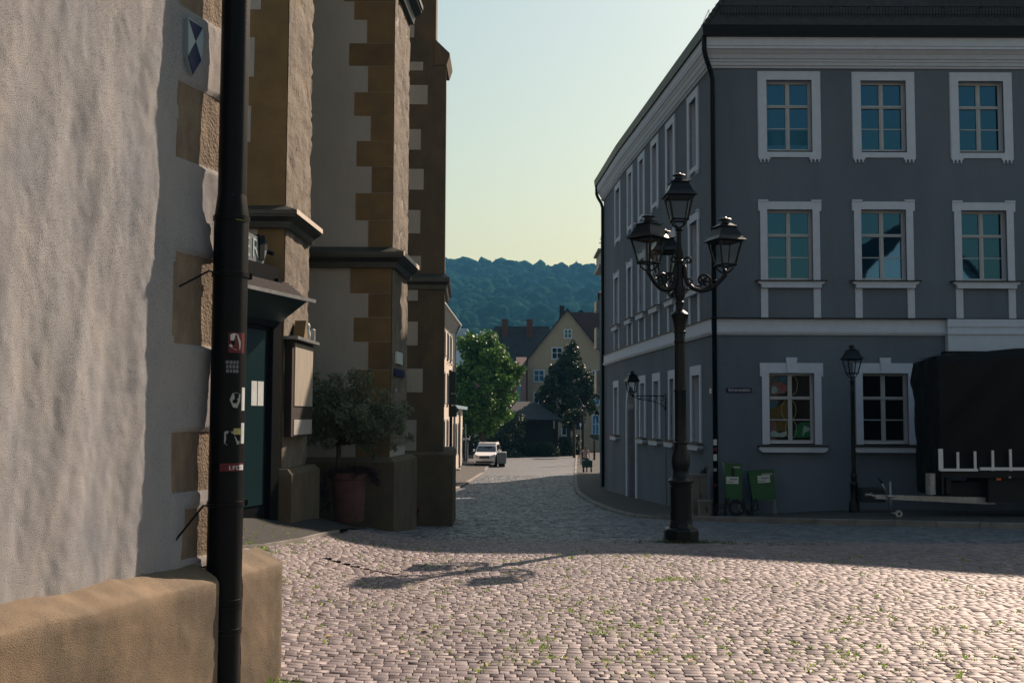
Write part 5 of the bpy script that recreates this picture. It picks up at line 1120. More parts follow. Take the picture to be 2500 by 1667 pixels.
b = MB(); pts = [(c1 - .42, 25.4, zb1 + .02), (c1 - .40, 25.4, zb1 + .28), (c1 - .2, 25.4, zb1 + .27), (c1 - .17, 25.4, zb1 + .08), (c1 - .4, 25.4, zb1 + .05), (c1 - .45, 25.4, zb1 + .12), (c1 - .15, 25.42, zb1 + .26), (c1 - .1, 25.5, zb1 + .4)]
b.tube(pts, .016, 6); tag(b.build('cable', M['rubber'], None, True), 'looped black cable between the downpipe and the narrow green cabinet', 'cable')
b = MB(); b.tube([(c1 + .2, 25.45, zb1 + .4), (c1 + .3, 25.4, zb1 + .06), (c1 + .38, 25.4, zb1 + .03), (c1 + .45, 25.4, zb1 + .3), (c2 - .2, 25.5, zb2 + .38), (c2 - .14, 25.5, zb2 + .15), (c1 + .42, 25.4, zb1 + .12)], .018, 6); b.box(c1 + .3, c1 + .38, 25.36, 25.44, zb1, zb1 + .16)
tag(b.build('cable', M['rubber'], None), 'black cable and plug lying between the two green cabinets', 'cable')

# ================================================================== LANTERNS AND LAMPS
def lantern(par, base, s=1.0, rot=0., m=None):
    """square tapered street lantern; base = centre of the bottom frame"""
    m = m or M['lamp_iron']; Mx = Matrix.Translation(base) @ Matrix.Rotation(rot, 4, 'Z') @ Matrix.Scale(s, 4)
    def ring(h, z): return [(-h, -h, z), (h, -h, z), (h, h, z), (-h, h, z)]
    def frus(b, lv):
        vs = []; 
        for h, z in lv: vs += ring(h, z)
        k = len(lv); fs = [tuple(range(3, -1, -1)), tuple(range(4 * k - 4, 4 * k))] + [(4 * j + i_, 4 * j + (i_ + 1) % 4, 4 * j + 4 + (i_ + 1) % 4, 4 * j + 4 + i_) for j in range(k - 1) for i_ in range(4)]
        b.add(vs, fs, Mx)
    b = MB()
    for i_ in range(4):
        a, c = ring(.105, 0)[i_], ring(.175, .34)[i_]; b.tube([Mx @ Vector(a), Mx @ Vector(c)], .0155 * s, 6)
    for h, z, t in ((.115, 0, .016), (.178, .335, .018)):
        for i_ in range(4): a, c = ring(h, z)[i_], ring(h, z)[(i_ + 1) % 4]; b.tube([Mx @ Vector(a), Mx @ Vector(c)], t * s, 6)
    for i_ in range(4):
        a = ring(.105, 0)[i_]; b.tube([Mx @ Vector(a), Mx @ Vector((a[0] * 1.02, a[1] * 1.02, -.03))], [.014 * s, .004 * s], 5)
        b.tube([Mx @ Vector((a[0] * .85, a[1] * .85, 0)), Mx @ Vector((a[0] * .75, a[1] * .75, -.06)), Mx @ Vector((a[0] * .35, a[1] * .35, -.105)), Mx @ Vector((0, 0, -.115))], .013 * s, 6)
    b.build('lantern_frame', m, par)
    b = MB(); frus(b, [(.225, .345), (.228, .352), (.215, .365), (.175, .415), (.125, .53), (.118, .545)]); frus(b, [(.138, .546), (.135, .556), (.10, .575), (.07, .60)])
    b.lathe([(.055, .60), (.055, .645), (.10, .655), (.085, .668), (.035, .685), (.02, .70)], (0, 0, 0), 14, Mx)
    for i_ in range(4): a = ring(.137, .55)[i_]; b.tube([Mx @ Vector(a), Mx @ Vector((a[0] * 1.1, a[1] * 1.1, .572))], [.008 * s, .003 * s], 4)
    b.build('lantern_roof', m, par)
    b = MB()
    for i_ in range(4):
        a, c, d, e = ring(.100, .015)[i_], ring(.100, .015)[(i_ + 1) % 4], ring(.168, .325)[(i_ + 1) % 4], ring(.168, .325)[i_]; b.add([a, c, d, e], [(0, 1, 2, 3)], Mx)
    b.build('lantern_glass', M['lamp_glass'], par)
LY = 15.96; LX = X(1663, LY, 1320); LZ = g(LX, LY) - .02
lp = thing('street_lamp', 'tall ornate cast iron street lamp with four lanterns standing on the square', 'street lamp', (LX, LY, LZ))
def lz(y4): return Z(640 + y4 / 2.179, LY, 1663)
def lr(w4): return w4 / 2 / 2.179 / FPX * LY
def lz5(y5): return Z(400 + y5 / 4.356, LY, 1663)
hx_ = lr(176) 
b = MB(); b.lathe([(hx_ * 1.06, lz(1500) - .05 - LZ), (hx_ * 1.06, lz(1425) - LZ), (hx_ * .99, lz(1415) - LZ), (lr(140), lz(1408) - LZ), (lr(128), lz(1390) - LZ), (lr(125), lz(1384) - LZ)], (LX, LY, LZ), 8, None, .5)
b.build('base', M['lamp_iron'], lp)
prof = [(125, 1386), (112, 1378), (112, 1190), (116, 1175), (136, 1168), (136, 1160), (116, 1152), (90, 1140), (80, 1118), (82, 1105), (90, 1095), (98, 1070), (99, 1052), (92, 1030), (76, 1005), (70, 985), (68, 968), (80, 964), (80, 957), (64, 952), (62, 900), (61, 690), (66, 686), (66, 678), (60, 674), (56, 430), (62, 427), (62, 418), (57, 414), (58, 380), (66, 376), (66, 368), (60, 364), (68, 325), (92, 285), (98, 279), (88, 272), (60, 262), (42, 250), (40, 228), (48, 220), (48, 212), (38, 206), (48, 190), (64, 168), (66, 150), (60, 130)]
# smooth the square-section neighbours with fine flutes left to the metal's gloss
b = MB(); b.lathe([(lr(w_), lz(y_) - LZ) for w_, y_ in prof], (LX, LY, LZ), 20); 
for zz in (1384, 1200): b.lathe([(lr(112), 0), (lr(120), .008), (lr(120), .02), (lr(112), .03)], (LX, LY, lz(zz)), 20)
b.build('post', M['lamp_iron'], lp, 'auto')
b = MB(); pr5 = [(130, 1400), (100, 1330), (88, 1260), (84, 1210), (96, 1205), (96, 1180), (82, 1170), (84, 1060), (100, 1052), (100, 1035), (76, 1020), (88, 990), (96, 960), (90, 930), (66, 880), (52, 820), (50, 760), (56, 740), (50, 720), (60, 712), (90, 705), (96, 698), (70, 692), (20, 690)]
b.lathe([(w_ / 2 / 4.356 / FPX * LY, lz5(y_) - LZ) for w_, y_ in pr5], (LX, LY, LZ), 16)
b.build('upper_post', M['lamp_iron'], lp, 'auto')
zb = lz5(1105) + .01; RA = .66; dl = R(-10.8)
def scroll(b, Mx, cx_, cz, r0, turns, th_=.012, dirn=1, a0=0):
    pts = []
    for k in range(18): t = k / 17; a = a0 + dirn * t * turns * 6.283; r_ = r0 * (1 - .8 * t); pts.append(Mx @ Vector((cx_ + r_ * math.cos(a), 0, cz + r_ * math.sin(a))))
    b.tube(pts, [th_ * (1 - .4 * k / 17) for k in range(18)], 6)
for k in range(3):
    az = dl + k * R(120); dx_, dy_ = math.sin(az), math.cos(az); zbb = zb + (-.02 if k == 0 else 0)
    lx_, ly_ = LX + RA * dx_, LY + RA * dy_; Ma = Matrix(((dx_, -dy_, 0, LX), (dy_, dx_, 0, LY), (0, 0, 1, 0), (0, 0, 0, 1)))
    zj = zbb - .115; z_low = zj - .245
    b = MB(); path = [(.07, zj + .14), (.085, zj - .02), (.12, zj - .13), (.20, z_low + .04), (.31, z_low), (.43, z_low + .02), (.54, z_low + .09), (.62, z_low + .17), (RA, zj - .02), (RA, zj + .01)]
    sm = []
    for i_ in range(len(path) - 1):
        for f in (0, .5): sm.append((path[i_][0] * (1 - f) + path[i_ + 1][0] * f, path[i_][1] * (1 - f) + path[i_ + 1][1] * f))
    sm.append(path[-1]); b.tube([Ma @ Vector((r_, 0, z_)) for r_, z_ in sm], [.034 - .012 * abs(k_ / len(sm) - .35) for k_ in range(len(sm))], 8)
    scroll(b, Ma, .345, z_low + .145, .125, 1.3, .021, 1, R(-80)); scroll(b, Ma, .155, z_low + .14, .075, 1.1, .016, -1, R(-60)); scroll(b, Ma, .50, z_low + .13, .06, .9, .015, 1, R(200))
    scroll(b, Ma, .13, zj + .20, .06, 1.0, .020, -1, R(160)); scroll(b, Ma, .10, z_low - .0, .04, .9, .012, 1, R(30))
    b.lathe([(.0, -.07), (.02, -.06), (.035, -.02), (.028, .0), (.04, .02), (.02, .04), (.015, .06)], tuple(Ma @ Vector((RA, 0, zj + .0))), 10)
    for i_ in range(5): a = R(-70 + i_ * 65); p = Ma @ Vector((.36 + .075 * math.cos(a), 0, z_low + .135 + .075 * math.sin(a))); b.tube([Ma @ Vector((.345, 0, z_low + .145)), p], [.026, .014], 6)
    b.build('lamp_arm', M['lamp_iron'], lp, True)
    lantern(lp, (lx_, ly_, zbb), 1.0 if k else .98, [R(4), R(18), R(44)][k])
b = MB(); ztl = lz5(600); b.build
lantern(lp, (LX, LY, ztl), 1.0, R(2))
# second, slimmer lamp before the grey house
SY = 25.0; SX = X(2086, SY, 1240); SZ = pav(SX, SY)
l2 = thing('street_lamp', 'slim dark post lamp with one lantern in front of the grey house', 'street lamp', (SX, SY, SZ))
def z2(y): return Z(830 + y / 3.016, SY, 2085) - SZ
def r2_(w): return w / 2 / 3.016 / FPX * SY
b = MB(); b.lathe([(r2_(85), -.02), (r2_(85), .04), (r2_(70), z2(1190)), (r2_(56), z2(1175)), (r2_(54), z2(1070)), (r2_(66), z2(1060)), (r2_(60), z2(1045)), (r2_(36), z2(1035)), (r2_(48), z2(1010)), (r2_(46), z2(985)), (r2_(30), z2(970)), (r2_(40), z2(962)), (r2_(30), z2(955)), (r2_(32), z2(800)), (r2_(28), z2(390)), (r2_(36), z2(380)), (r2_(28), z2(365)), (r2_(26), z2(320)), (r2_(44), z2(305)), (r2_(26), z2(290)), (r2_(20), z2(270)), (.01, z2(268))], (SX, SY, SZ), 14); b.build('post', M['lamp_iron'], l2, 'auto')
lantern(l2, (SX, SY, SZ + z2(245)), .92, R(6))
# wall bracket lantern on the side of the house
h_ = wallhit(1626, 970, K0, B1); n_s = Vector((M1[0][1], M1[1][1], 0)) * -1; wlz = Z(966, h_.y, 1600)
wl = thing('wall_lantern', 'small black lantern on an ornate bracket on the side wall of the grey house', 'lantern', tuple(h_))
reach = .98; Mb = Matrix(((n_s.x, -n_s.y, 0, h_.x), (n_s.y, n_s.x, 0, h_.y), (0, 0, 1, 0), (0, 0, 0, 1)))
b = MB(); b.tube([Mb @ Vector((0, 0, wlz)), Mb @ Vector((reach, 0, wlz))], .016, 6); b.tube([Mb @ Vector((.02, 0, wlz + .05)), Mb @ Vector((.02, 0, wlz - .42))], .018, 6)
b.tube([Mb @ Vector((.02, 0, wlz - .38)), Mb @ Vector((.12, 0, wlz - .25)), Mb @ Vector((.35, 0, wlz - .16)), Mb @ Vector((.75, 0, wlz - .10)), Mb @ Vector((reach, 0, wlz - .02))], .012, 6)
for c_, r_ in ((.14, .09), (.32, .075), (.48, .06), (.62, .05), (.76, .04)): scroll(b, Mb, c_, wlz - .09, r_, 1.1, .011, 1, 1.5)
b.build('bracket', M['lamp_iron'], wl, True); q_ = Mb @ Vector((reach, 0, wlz + .11)); lantern(wl, (q_.x, q_.y, q_.z), .86, R(10))
b = MB(); b.tube([Mb @ Vector((.02, 0, wlz - .4)), Mb @ Vector((.015, 0, -.8))], .012, 6); b.build('conduit', M['box_beige'], wl)

# ================================================================== TARPAULIN TRAILER
TY = 23.0
tl = thing('trailer', 'large trailer under a black tarpaulin parked before the grey house', 'trailer', (X(2400, TY, 1200), TY + 1, -.4))
def T(px, py, Y=TY): return at(px, py, Y)
# tarpaulin: front sheet with folds, built as a grid
x0, _ = T(2292, 1000); x1 = 15.5; zt0 = T(2290, 868)[1]; zt1 = zt0 + .35; zb_ = T(2290, 1150)[1]
nxg, nzg = 110, 60; V = []
for j in range(nzg + 1):
    for i_ in range(nxg + 1):
        u, v = i_ / nxg, j / nzg; x_ = x0 + (x1 - x0) * u; top = zt0 + min(u * 4, 1) * .10 + .25 * u; z_ = zb_ + (top - zb_) * v
        fold = .05 * noise.noise(Vector((x_ * 1.2 - z_ * 1.1, z_ * .25, 1))) + .035 * abs(noise.noise(Vector((x_ * 2.6 - z_ * 2.4, z_ * .3, 5)))) * (v) + .015 * math.sin(x_ * 9 + z_ * 1.5) * (1 - v) ** 2
        V.append((x_, TY - fold + (.10 * max(0, v - .93) / .07), z_))
F = [(j * (nxg + 1) + i_, j * (nxg + 1) + i_ + 1, (j + 1) * (nxg + 1) + i_ + 1, (j + 1) * (nxg + 1) + i_) for j in range(nzg) for i_ in range(nxg)]
k0 = len(V)
for i_ in range(nxg + 1): v_ = V[nzg * (nxg + 1) + i_]; V.append((v_[0], TY + 1.32, v_[2] - .02))
F += [(nzg * (nxg + 1) + i_, nzg * (nxg + 1) + i_ + 1, k0 + i_ + 1, k0 + i_) for i_ in range(nxg)]
tarp = mesh_obj('tarpaulin', V, F, M['tarp'], tl, True, fix=False)
# bunched corner at the left end
V = []; F = []; rows_ = 34; nc_ = 16
for j in range(rows_ + 1):
    v = j / rows_; py = 868 + (1210 - 868) * v; zz = T(2290, py)[1]
    for i_ in range(nc_ + 1):
        u = i_ / nc_; yy = TY + 1.34 * u
        bul = .05 * noise.noise(Vector((u * 3, zz * 1.5, 3))) + .03 * noise.noise(Vector((u * 9, zz * 4, 8))) + .10 * u * math.exp(-((py - 925) / 30) ** 2)
        V.append((x0 - .01 - max(-.02, bul), yy, zz - (.10 * u if v == 0 else 0)))
F = [(j * (nc_ + 1) + i_, (j + 1) * (nc_ + 1) + i_, (j + 1) * (nc_ + 1) + i_ + 1, j * (nc_ + 1) + i_ + 1) for j in range(rows_) for i_ in range(nc_)]
mesh_obj('tarpaulin_corner', V, F, M['tarp'], tl, True, fix=False)
b = MB(); b.box(x0 + .04, 15.5, TY + .12, TY + 1.28, zb_ - .0, zt0 - .06); b.build('load_body', M['dark_plastic'], tl)
b = MB(); b.box(T(2296, 1100)[0], T(2302, 1100)[0], TY - .02, TY + 1.2, T(2255, 1205)[1], zb_); b.build('front_post', M['rubber'], tl)
zr0, zr1 = T(2300, 1149)[1], T(2300, 1143)[1]
b = MB(); b.box(T(2292, 1145)[0], T(2382, 1145)[0], TY - .12, TY - .06, zr0, zr1); b.box(T(2388, 1145)[0], 15, TY - .12, TY - .06, zr0 + .02, zr1 + .03); b.build('side_rail', M['white_paint'], tl)
for px, pt in ((2292.5, 1095), (2334, 1103), (2376, 1101), (2419, 1099), (2462, 1096), (2506, 1094)):
    xx = T(px, 1120)[0]; wd2 = .045 if px < 2300 else .025; b = MB(); b.box(xx - wd2, xx + wd2, TY - .105, TY - .075, zr0 + .01, T(px, pt)[1]); b.build('stanchion', M['white_paint'], tl)
b = MB(); b.box(T(2296, 1150)[0], 15.5, TY - .05, TY + 1.2, T(2300, 1165)[1], zr0 + .03); b.box(T(2310, 1180)[0], T(2322, 1180)[0], TY, TY + .1, T(2300, 1205)[1], zr0); b.box(T(2330, 1180)[0], 15.5, TY + .35, TY + 1.15, T(2300, 1226)[1], T(2300, 1180)[1]); b.box(T(2415, 1180)[0], 15.5, TY + .05, TY + 1.15, T(2300, 1226)[1], T(2300, 1165)[1]); b.build('chassis', M['rubber'], tl)
for px, sz_ in ((2435, 1.0), (2462, .5)):
    x_, z_ = T(px, 1169 if sz_ == 1 else 1164); b = MB(); b.cbox(x_ - .05 * sz_, x_ + .05 * sz_, TY - .07, TY - .052, z_ - .022, z_ + .022, .005); b.build('side_marker', M['orange'] if sz_ == 1 else M['zinc'], tl)
b = MB(); x_ = T(2271, 1180)[0]; b.lathe([(.0, 0), (.10, 0), (.10, T(2271, 1155)[1] - T(2271, 1206)[1]), (.0, T(2271, 1155)[1] - T(2271, 1206)[1])], (x_ + .0, TY - .02, T(2271, 1206)[1]), 18)
ts = b.build('storage_tube', M['zinc'], tl, 'auto')
zA_, zB_ = T(2160, 1219)[1], T(2160, 1211)[1]
b = MB(); xd0, xd1 = T(2146, 1215)[0], T(2440, 1220)[0]
b.add([(xd0, TY + .2, zA_), (xd1, TY + .2, zA_ - .11), (xd1, TY + .2, zA_ + .03), (xd0, TY + .2, zB_ + .02), (xd0, TY + .32, zA_), (xd1, TY + .32, zA_ - .11), (xd1, TY + .32, zA_ + .03), (xd0, TY + .32, zB_ + .02)], [(0, 1, 2, 3), (7, 6, 5, 4), (3, 2, 6, 7), (1, 0, 4, 5), (0, 3, 7, 4), (1, 5, 6, 2)])
b.build('drawbar', M['zinc'], tl)
b = MB(); xj = T(2180, 1200)[0]; b.tube([(xj, TY + .15, T(2180, 1176)[1]), (xj, TY + .15, T(2180, 1255)[1])], .022, 10); b.tube([(T(2172, 1205)[0], TY + .15, T(2172, 1206)[1]), (T(2157, 1180)[0], TY + .1, T(2157, 1180)[1])], .018, 8); b.cbox(xj - .07, xj + .07, TY + .1, TY + .22, T(2180, 1216)[1], T(2180, 1209)[1], .01); b.tube([(xj, TY + .15, T(2180, 1254)[1]), (T(2198, 1254)[0], TY + .15, T(2198, 1254)[1])], .02, 8); b.build('jockey_stand', M['zinc'], tl, True)
b = MB(); b.tube([(T(2157, 1180)[0], TY + .1, T(2157, 1180)[1]), (T(2149, 1168)[0], TY + .08, T(2149, 1168)[1])], .022, 8); b.build('lever_grip', M['rubber'], tl, True)
b = MB(); xw, zw = T(2200, 1255); Mw = Matrix.Translation((xw, TY + .15, zw)) @ Matrix.Rotation(R(90), 4, 'X'); b.lathe([(.035, -.03), (.075, -.03), (.08, 0), (.075, .03), (.035, .03)], (0, 0, 0), 24, Mw); jw = b.build('jockey_wheel', M['zinc'], tl, 'auto')
b = MB(); b.lathe([(.0, -.032), (.03, -.032), (.03, .032), (.0, .032)], (0, 0, 0), 12, Mw); b.build('hub', M['rubber'], jw)
b = MB(); xx0, xx1 = T(2104, 1200)[0], T(2164, 1200)[0]; zz0, zz1 = Z(1226, 24.6, 2130), Z(1192, 24.6, 2130); xx0, xx1 = X(2104, 24.6, 1200), X(2162, 24.6, 1200)
b.cbox(xx0, xx1, 24.6, 25.1, zz0, zz1, .02); tag(b.build('black_crate', M['dark_plastic']), 'low black crate behind the trailer coupling, right of the slim lamp', 'crate')
b = MB(); x_, z_ = X(2112, TY + .25, 1207), Z(1208, TY + .25, 2112); b.tube([(x_, TY + .25, z_), (x_ + .12, TY + .25, z_ + .0), (x_ + .3, TY + .25, z_ - .05), (xd0 + .02, TY + .26, zB_ - .01)], [.035, .03, .035, .035], 8); b.tube([(x_ + .05, TY + .25, z_), (x_ + .14, TY + .22, z_ + .05)], .012, 6); b.build('coupling', M['zinc'], tl, True)
for k, (xx, yy) in enumerate(((13.2, TY + .15), (13.2, TY + 1.1), (14.3, TY + .15))):
    b = MB(); Mw = Matrix.Translation((xx, yy, pav(xx, yy) + .33)) @ Matrix.Rotation(R(90), 4, 'X'); b.lathe([(.0, -.11), (.2, -.11), (.31, -.1), (.33, -.06), (.33, .06), (.31, .1), (.2, .11), (.0, .11)], (0, 0, 0), 24, Mw); b.build('wheel', M['rubber'], tl, 'auto')
# ================================================================== DOWN THE STREET
def flat_window(b_par, x0, x1, z0, z1, Y, fw=.10, cross=True, ny=-1, pm=None):
    """window on a wall facing -Y: surround, panes, bars"""
    b = MB(); b.box(x0 - fw, x0, Y - .05, Y + .02, z0 - fw, z1 + fw); b.box(x1, x1 + fw, Y - .05, Y + .02, z0 - fw, z1 + fw); b.box(x0, x1, Y - .05, Y + .02, z1, z1 + fw); b.box(x0, x1, Y - .07, Y + .02, z0 - fw, z0)
    if cross:
        m_ = (x0 + x1) / 2; zt = z0 + (z1 - z0) * .55; b.box(m_ - .04, m_ + .04, Y - .03, Y + .01, z0, z1); b.box(x0, m_ - .04, Y - .03, Y + .01, zt - .03, zt + .03); b.box(m_ + .04, x1, Y - .03, Y + .01, zt - .03, zt + .03)
    w_ = b.build('window', M['white_trim'], b_par); b = MB(); b.box(x0 + .001, x1 - .001, Y - .012, Y - .004, z0 + .001, z1 - .001); b.build('pane', pm or M['pane'], w_)
# pale house on the left, sunlit long side
WX0, WX1 = X(1083, 60, 900), X(1105, 67, 900)
def leftwall(y): return WX0 + (WX1 - WX0) * (y - 60) / 7
ph = thing('pale_house', 'long pale three storey house on the left of the street, its side in full sun', 'house', (-6, 62, -1.6))
ze = Z(793, 67, 1103)
b = MB(); b.prism([(leftwall(46), 46), (leftwall(67), 67), (-14, 67), (-14, 46)], -2.2, ze); b.build('wall', M['pale_render'], ph)
b = MB(); y0_, y1_ = 45.6, 67.35; e0, e1 = leftwall(y0_) + .45, leftwall(y1_) + .45
b.add([(e0, y0_, ze + .05), (e1, y1_, ze + .05), (e1 - 5.5, y1_, ze + 4.4), (e0 - 5.5, y0_, ze + 4.4), (e0 - 11, y0_, ze + .05), (e1 - 11, y1_, ze + .05), (e0, y0_, ze - .08), (e1, y1_, ze - .08)], [(0, 1, 2, 3), (3, 2, 5, 4), (0, 3, 4), (1, 5, 2), (6, 7, 1, 0)]); b.build('roof', M['dark_roof'], ph)
b = MB(); b.add([(leftwall(y0_) + .02, y0_, ze - .55), (leftwall(y1_) + .02, y1_, ze - .55), (e1 - .03, y1_, ze), (e0 - .03, y0_, ze), (e0 - .03, y0_, ze - .06), (e1 - .03, y1_, ze - .06)], [(0, 1, 2, 3)]); b.build('eaves', M['zinc'], ph)
b = MB(); b.tube([(e0, y0_, ze), (e1, y1_, ze)], .08, 8); b.tube([(e1, 67.2, ze), (leftwall(67.2) + .12, 67.2, ze - .7), (leftwall(67.2) + .12, 67.2, -1.9)], .07, 8); b.build('drainpipe', M['zinc'], ph, True)
for yy in (50, 52.6, 55.2, 57.8, 60.4, 63.0, 65.2):
    for zz, hh in ((.0, 1.5), (2.4, 1.7), (5.0, 1.4)):
        xx = leftwall(yy); b = MB(); b.box(xx - .05, xx + .05, yy - .6, yy - .5, zz, zz + hh); b.box(xx - .05, xx + .05, yy + .5, yy + .6, zz, zz + hh); b.box(xx - .05, xx + .05, yy - .5, yy + .5, zz + hh - .1, zz + hh); b.box(xx - .05, xx + .12, yy - .65, yy + .65, zz - .06, zz); w_ = b.build('window', M['zinc'], ph); b = MB(); b.box(xx - .03, xx + .02, yy - .5, yy + .5, zz, zz + hh - .1); b.build('pane', M['pane'], w_)
for yy in (56, 62, 64):
    b = MB(); b.tube([(leftwall(yy), yy, 4.62), (leftwall(yy) + .28, yy, 4.66), (leftwall(yy) + .3, yy, 4.5)], .02, 5); b.build('flag_bracket', M['black_metal'], ph)
# lower annex beyond it
an = thing('annex', 'lower pale annex beyond the sunlit house, with stone steps at its door', 'house', (-5, 78, -2))
ax = X(1129, 82, 1050); ax0 = X(1104, 70, 1050); za = Z(1000, 82, 1128)
b = MB(); b.prism([(ax0, 68), (ax, 82), (-12, 82), (-12, 68)], -2.8, za); b.build('wall', M['pale_render'], an)
b = MB(); b.prism([(ax0 + .25, 67.8), (ax + .35, 82.3), (-12, 82.3), (-12, 67.8)], za, za + .22); b.build('coping', M['blue_render'], an)
for yy in (71, 74, 77):
    xx = ax0 + (ax - ax0) * (yy - 68) / 14; b = MB(); b.box(xx - .2, xx + .05, yy - .6, yy + .6, -.9, 1.2); w_ = b.build('window', M['zinc'], an); b = MB(); b.box(xx - .2, xx + .06, yy - .5, yy + .5, -.8, 1.1); b.build('pane', M['pane'], w_)
xx = ax0 + (ax - ax0) * 9 / 14; b = MB(); b.tube([(xx + .1, 76.4, za - .2), (xx + .1, 76.4, -2.2)], .07, 8); b.build('drainpipe', M['zinc'], an)
b = MB(); b.box(xx - .2, xx + .5, 72.6, 74.2, -2.2, -1.9); b.box(xx - .2, xx + .3, 72.6, 74.2, -1.9, -1.75); b.box(xx, xx + .6, 77, 78.2, -2.4, -2.0); b.build('step', M['kerb'], an)
sh_ = thing('garden_shed', 'small grey shed beside the annex behind the parked white car', 'shed', (X(1138, 88, 1100), 88, -2.4))
x0, x1 = X(1131, 88, 1100), X(1141, 88, 1100); b = MB(); b.box(x0, x1, 88, 90, -2.6, Z(1075, 88, 1135)); b.build('shed_wall', M['dark_plastic'], sh_); b = MB(); b.box(x0 - .1, x1 + .12, 87.9, 90.1, Z(1075, 88, 1135), Z(1071, 88, 1135)); b.build('shed_roof', M['zinc'], sh_)
b = MB(); xx = X(1137, 86, 1050); b.tube([(xx, 86, -2.5), (xx, 86, Z(1034, 86, 1137))], .05, 8); tag(b.build('post', M['zinc']), 'thin grey post beside the annex, in front of the shed', 'post')
# traffic light seen from behind at the church corner
tY = 25.0; tx = X(1101, tY, 1000)
tf = thing('traffic_light', 'black traffic light seen from behind at the church corner', 'traffic light', (tx, tY, g(tx, tY)))
b = MB(); b.tube([(tx, tY, g(tx, tY)), (tx, tY, Z(1012, tY, 1100))], .035, 10); b.tube([(tx - .02, tY + .02, Z(1010, tY, 1100)), (tx - .02, tY + .02, Z(903, tY, 1100))], .035, 8); b.build('pole', M['lamp_iron'], tf, True)
for py0, py1, w_ in ((906, 960, .16), (961, 988, .17), (990, 1017, .18)):
    xa, xb_ = X(1096, tY, 950), X(1096, tY, 950) + w_; b = MB(); b.cbox(xa, xb_, tY - .08, tY + .06, Z(py1, tY, 1100), Z(py0, tY, 1100), .02); b.tube([(xb_ - .06, tY + .05, Z(py0, tY) - .1), (xb_ - .02, tY + .2, Z(py0, tY) - .1)], .06, 8); b.build('signal_head', M['dark_green'], tf)

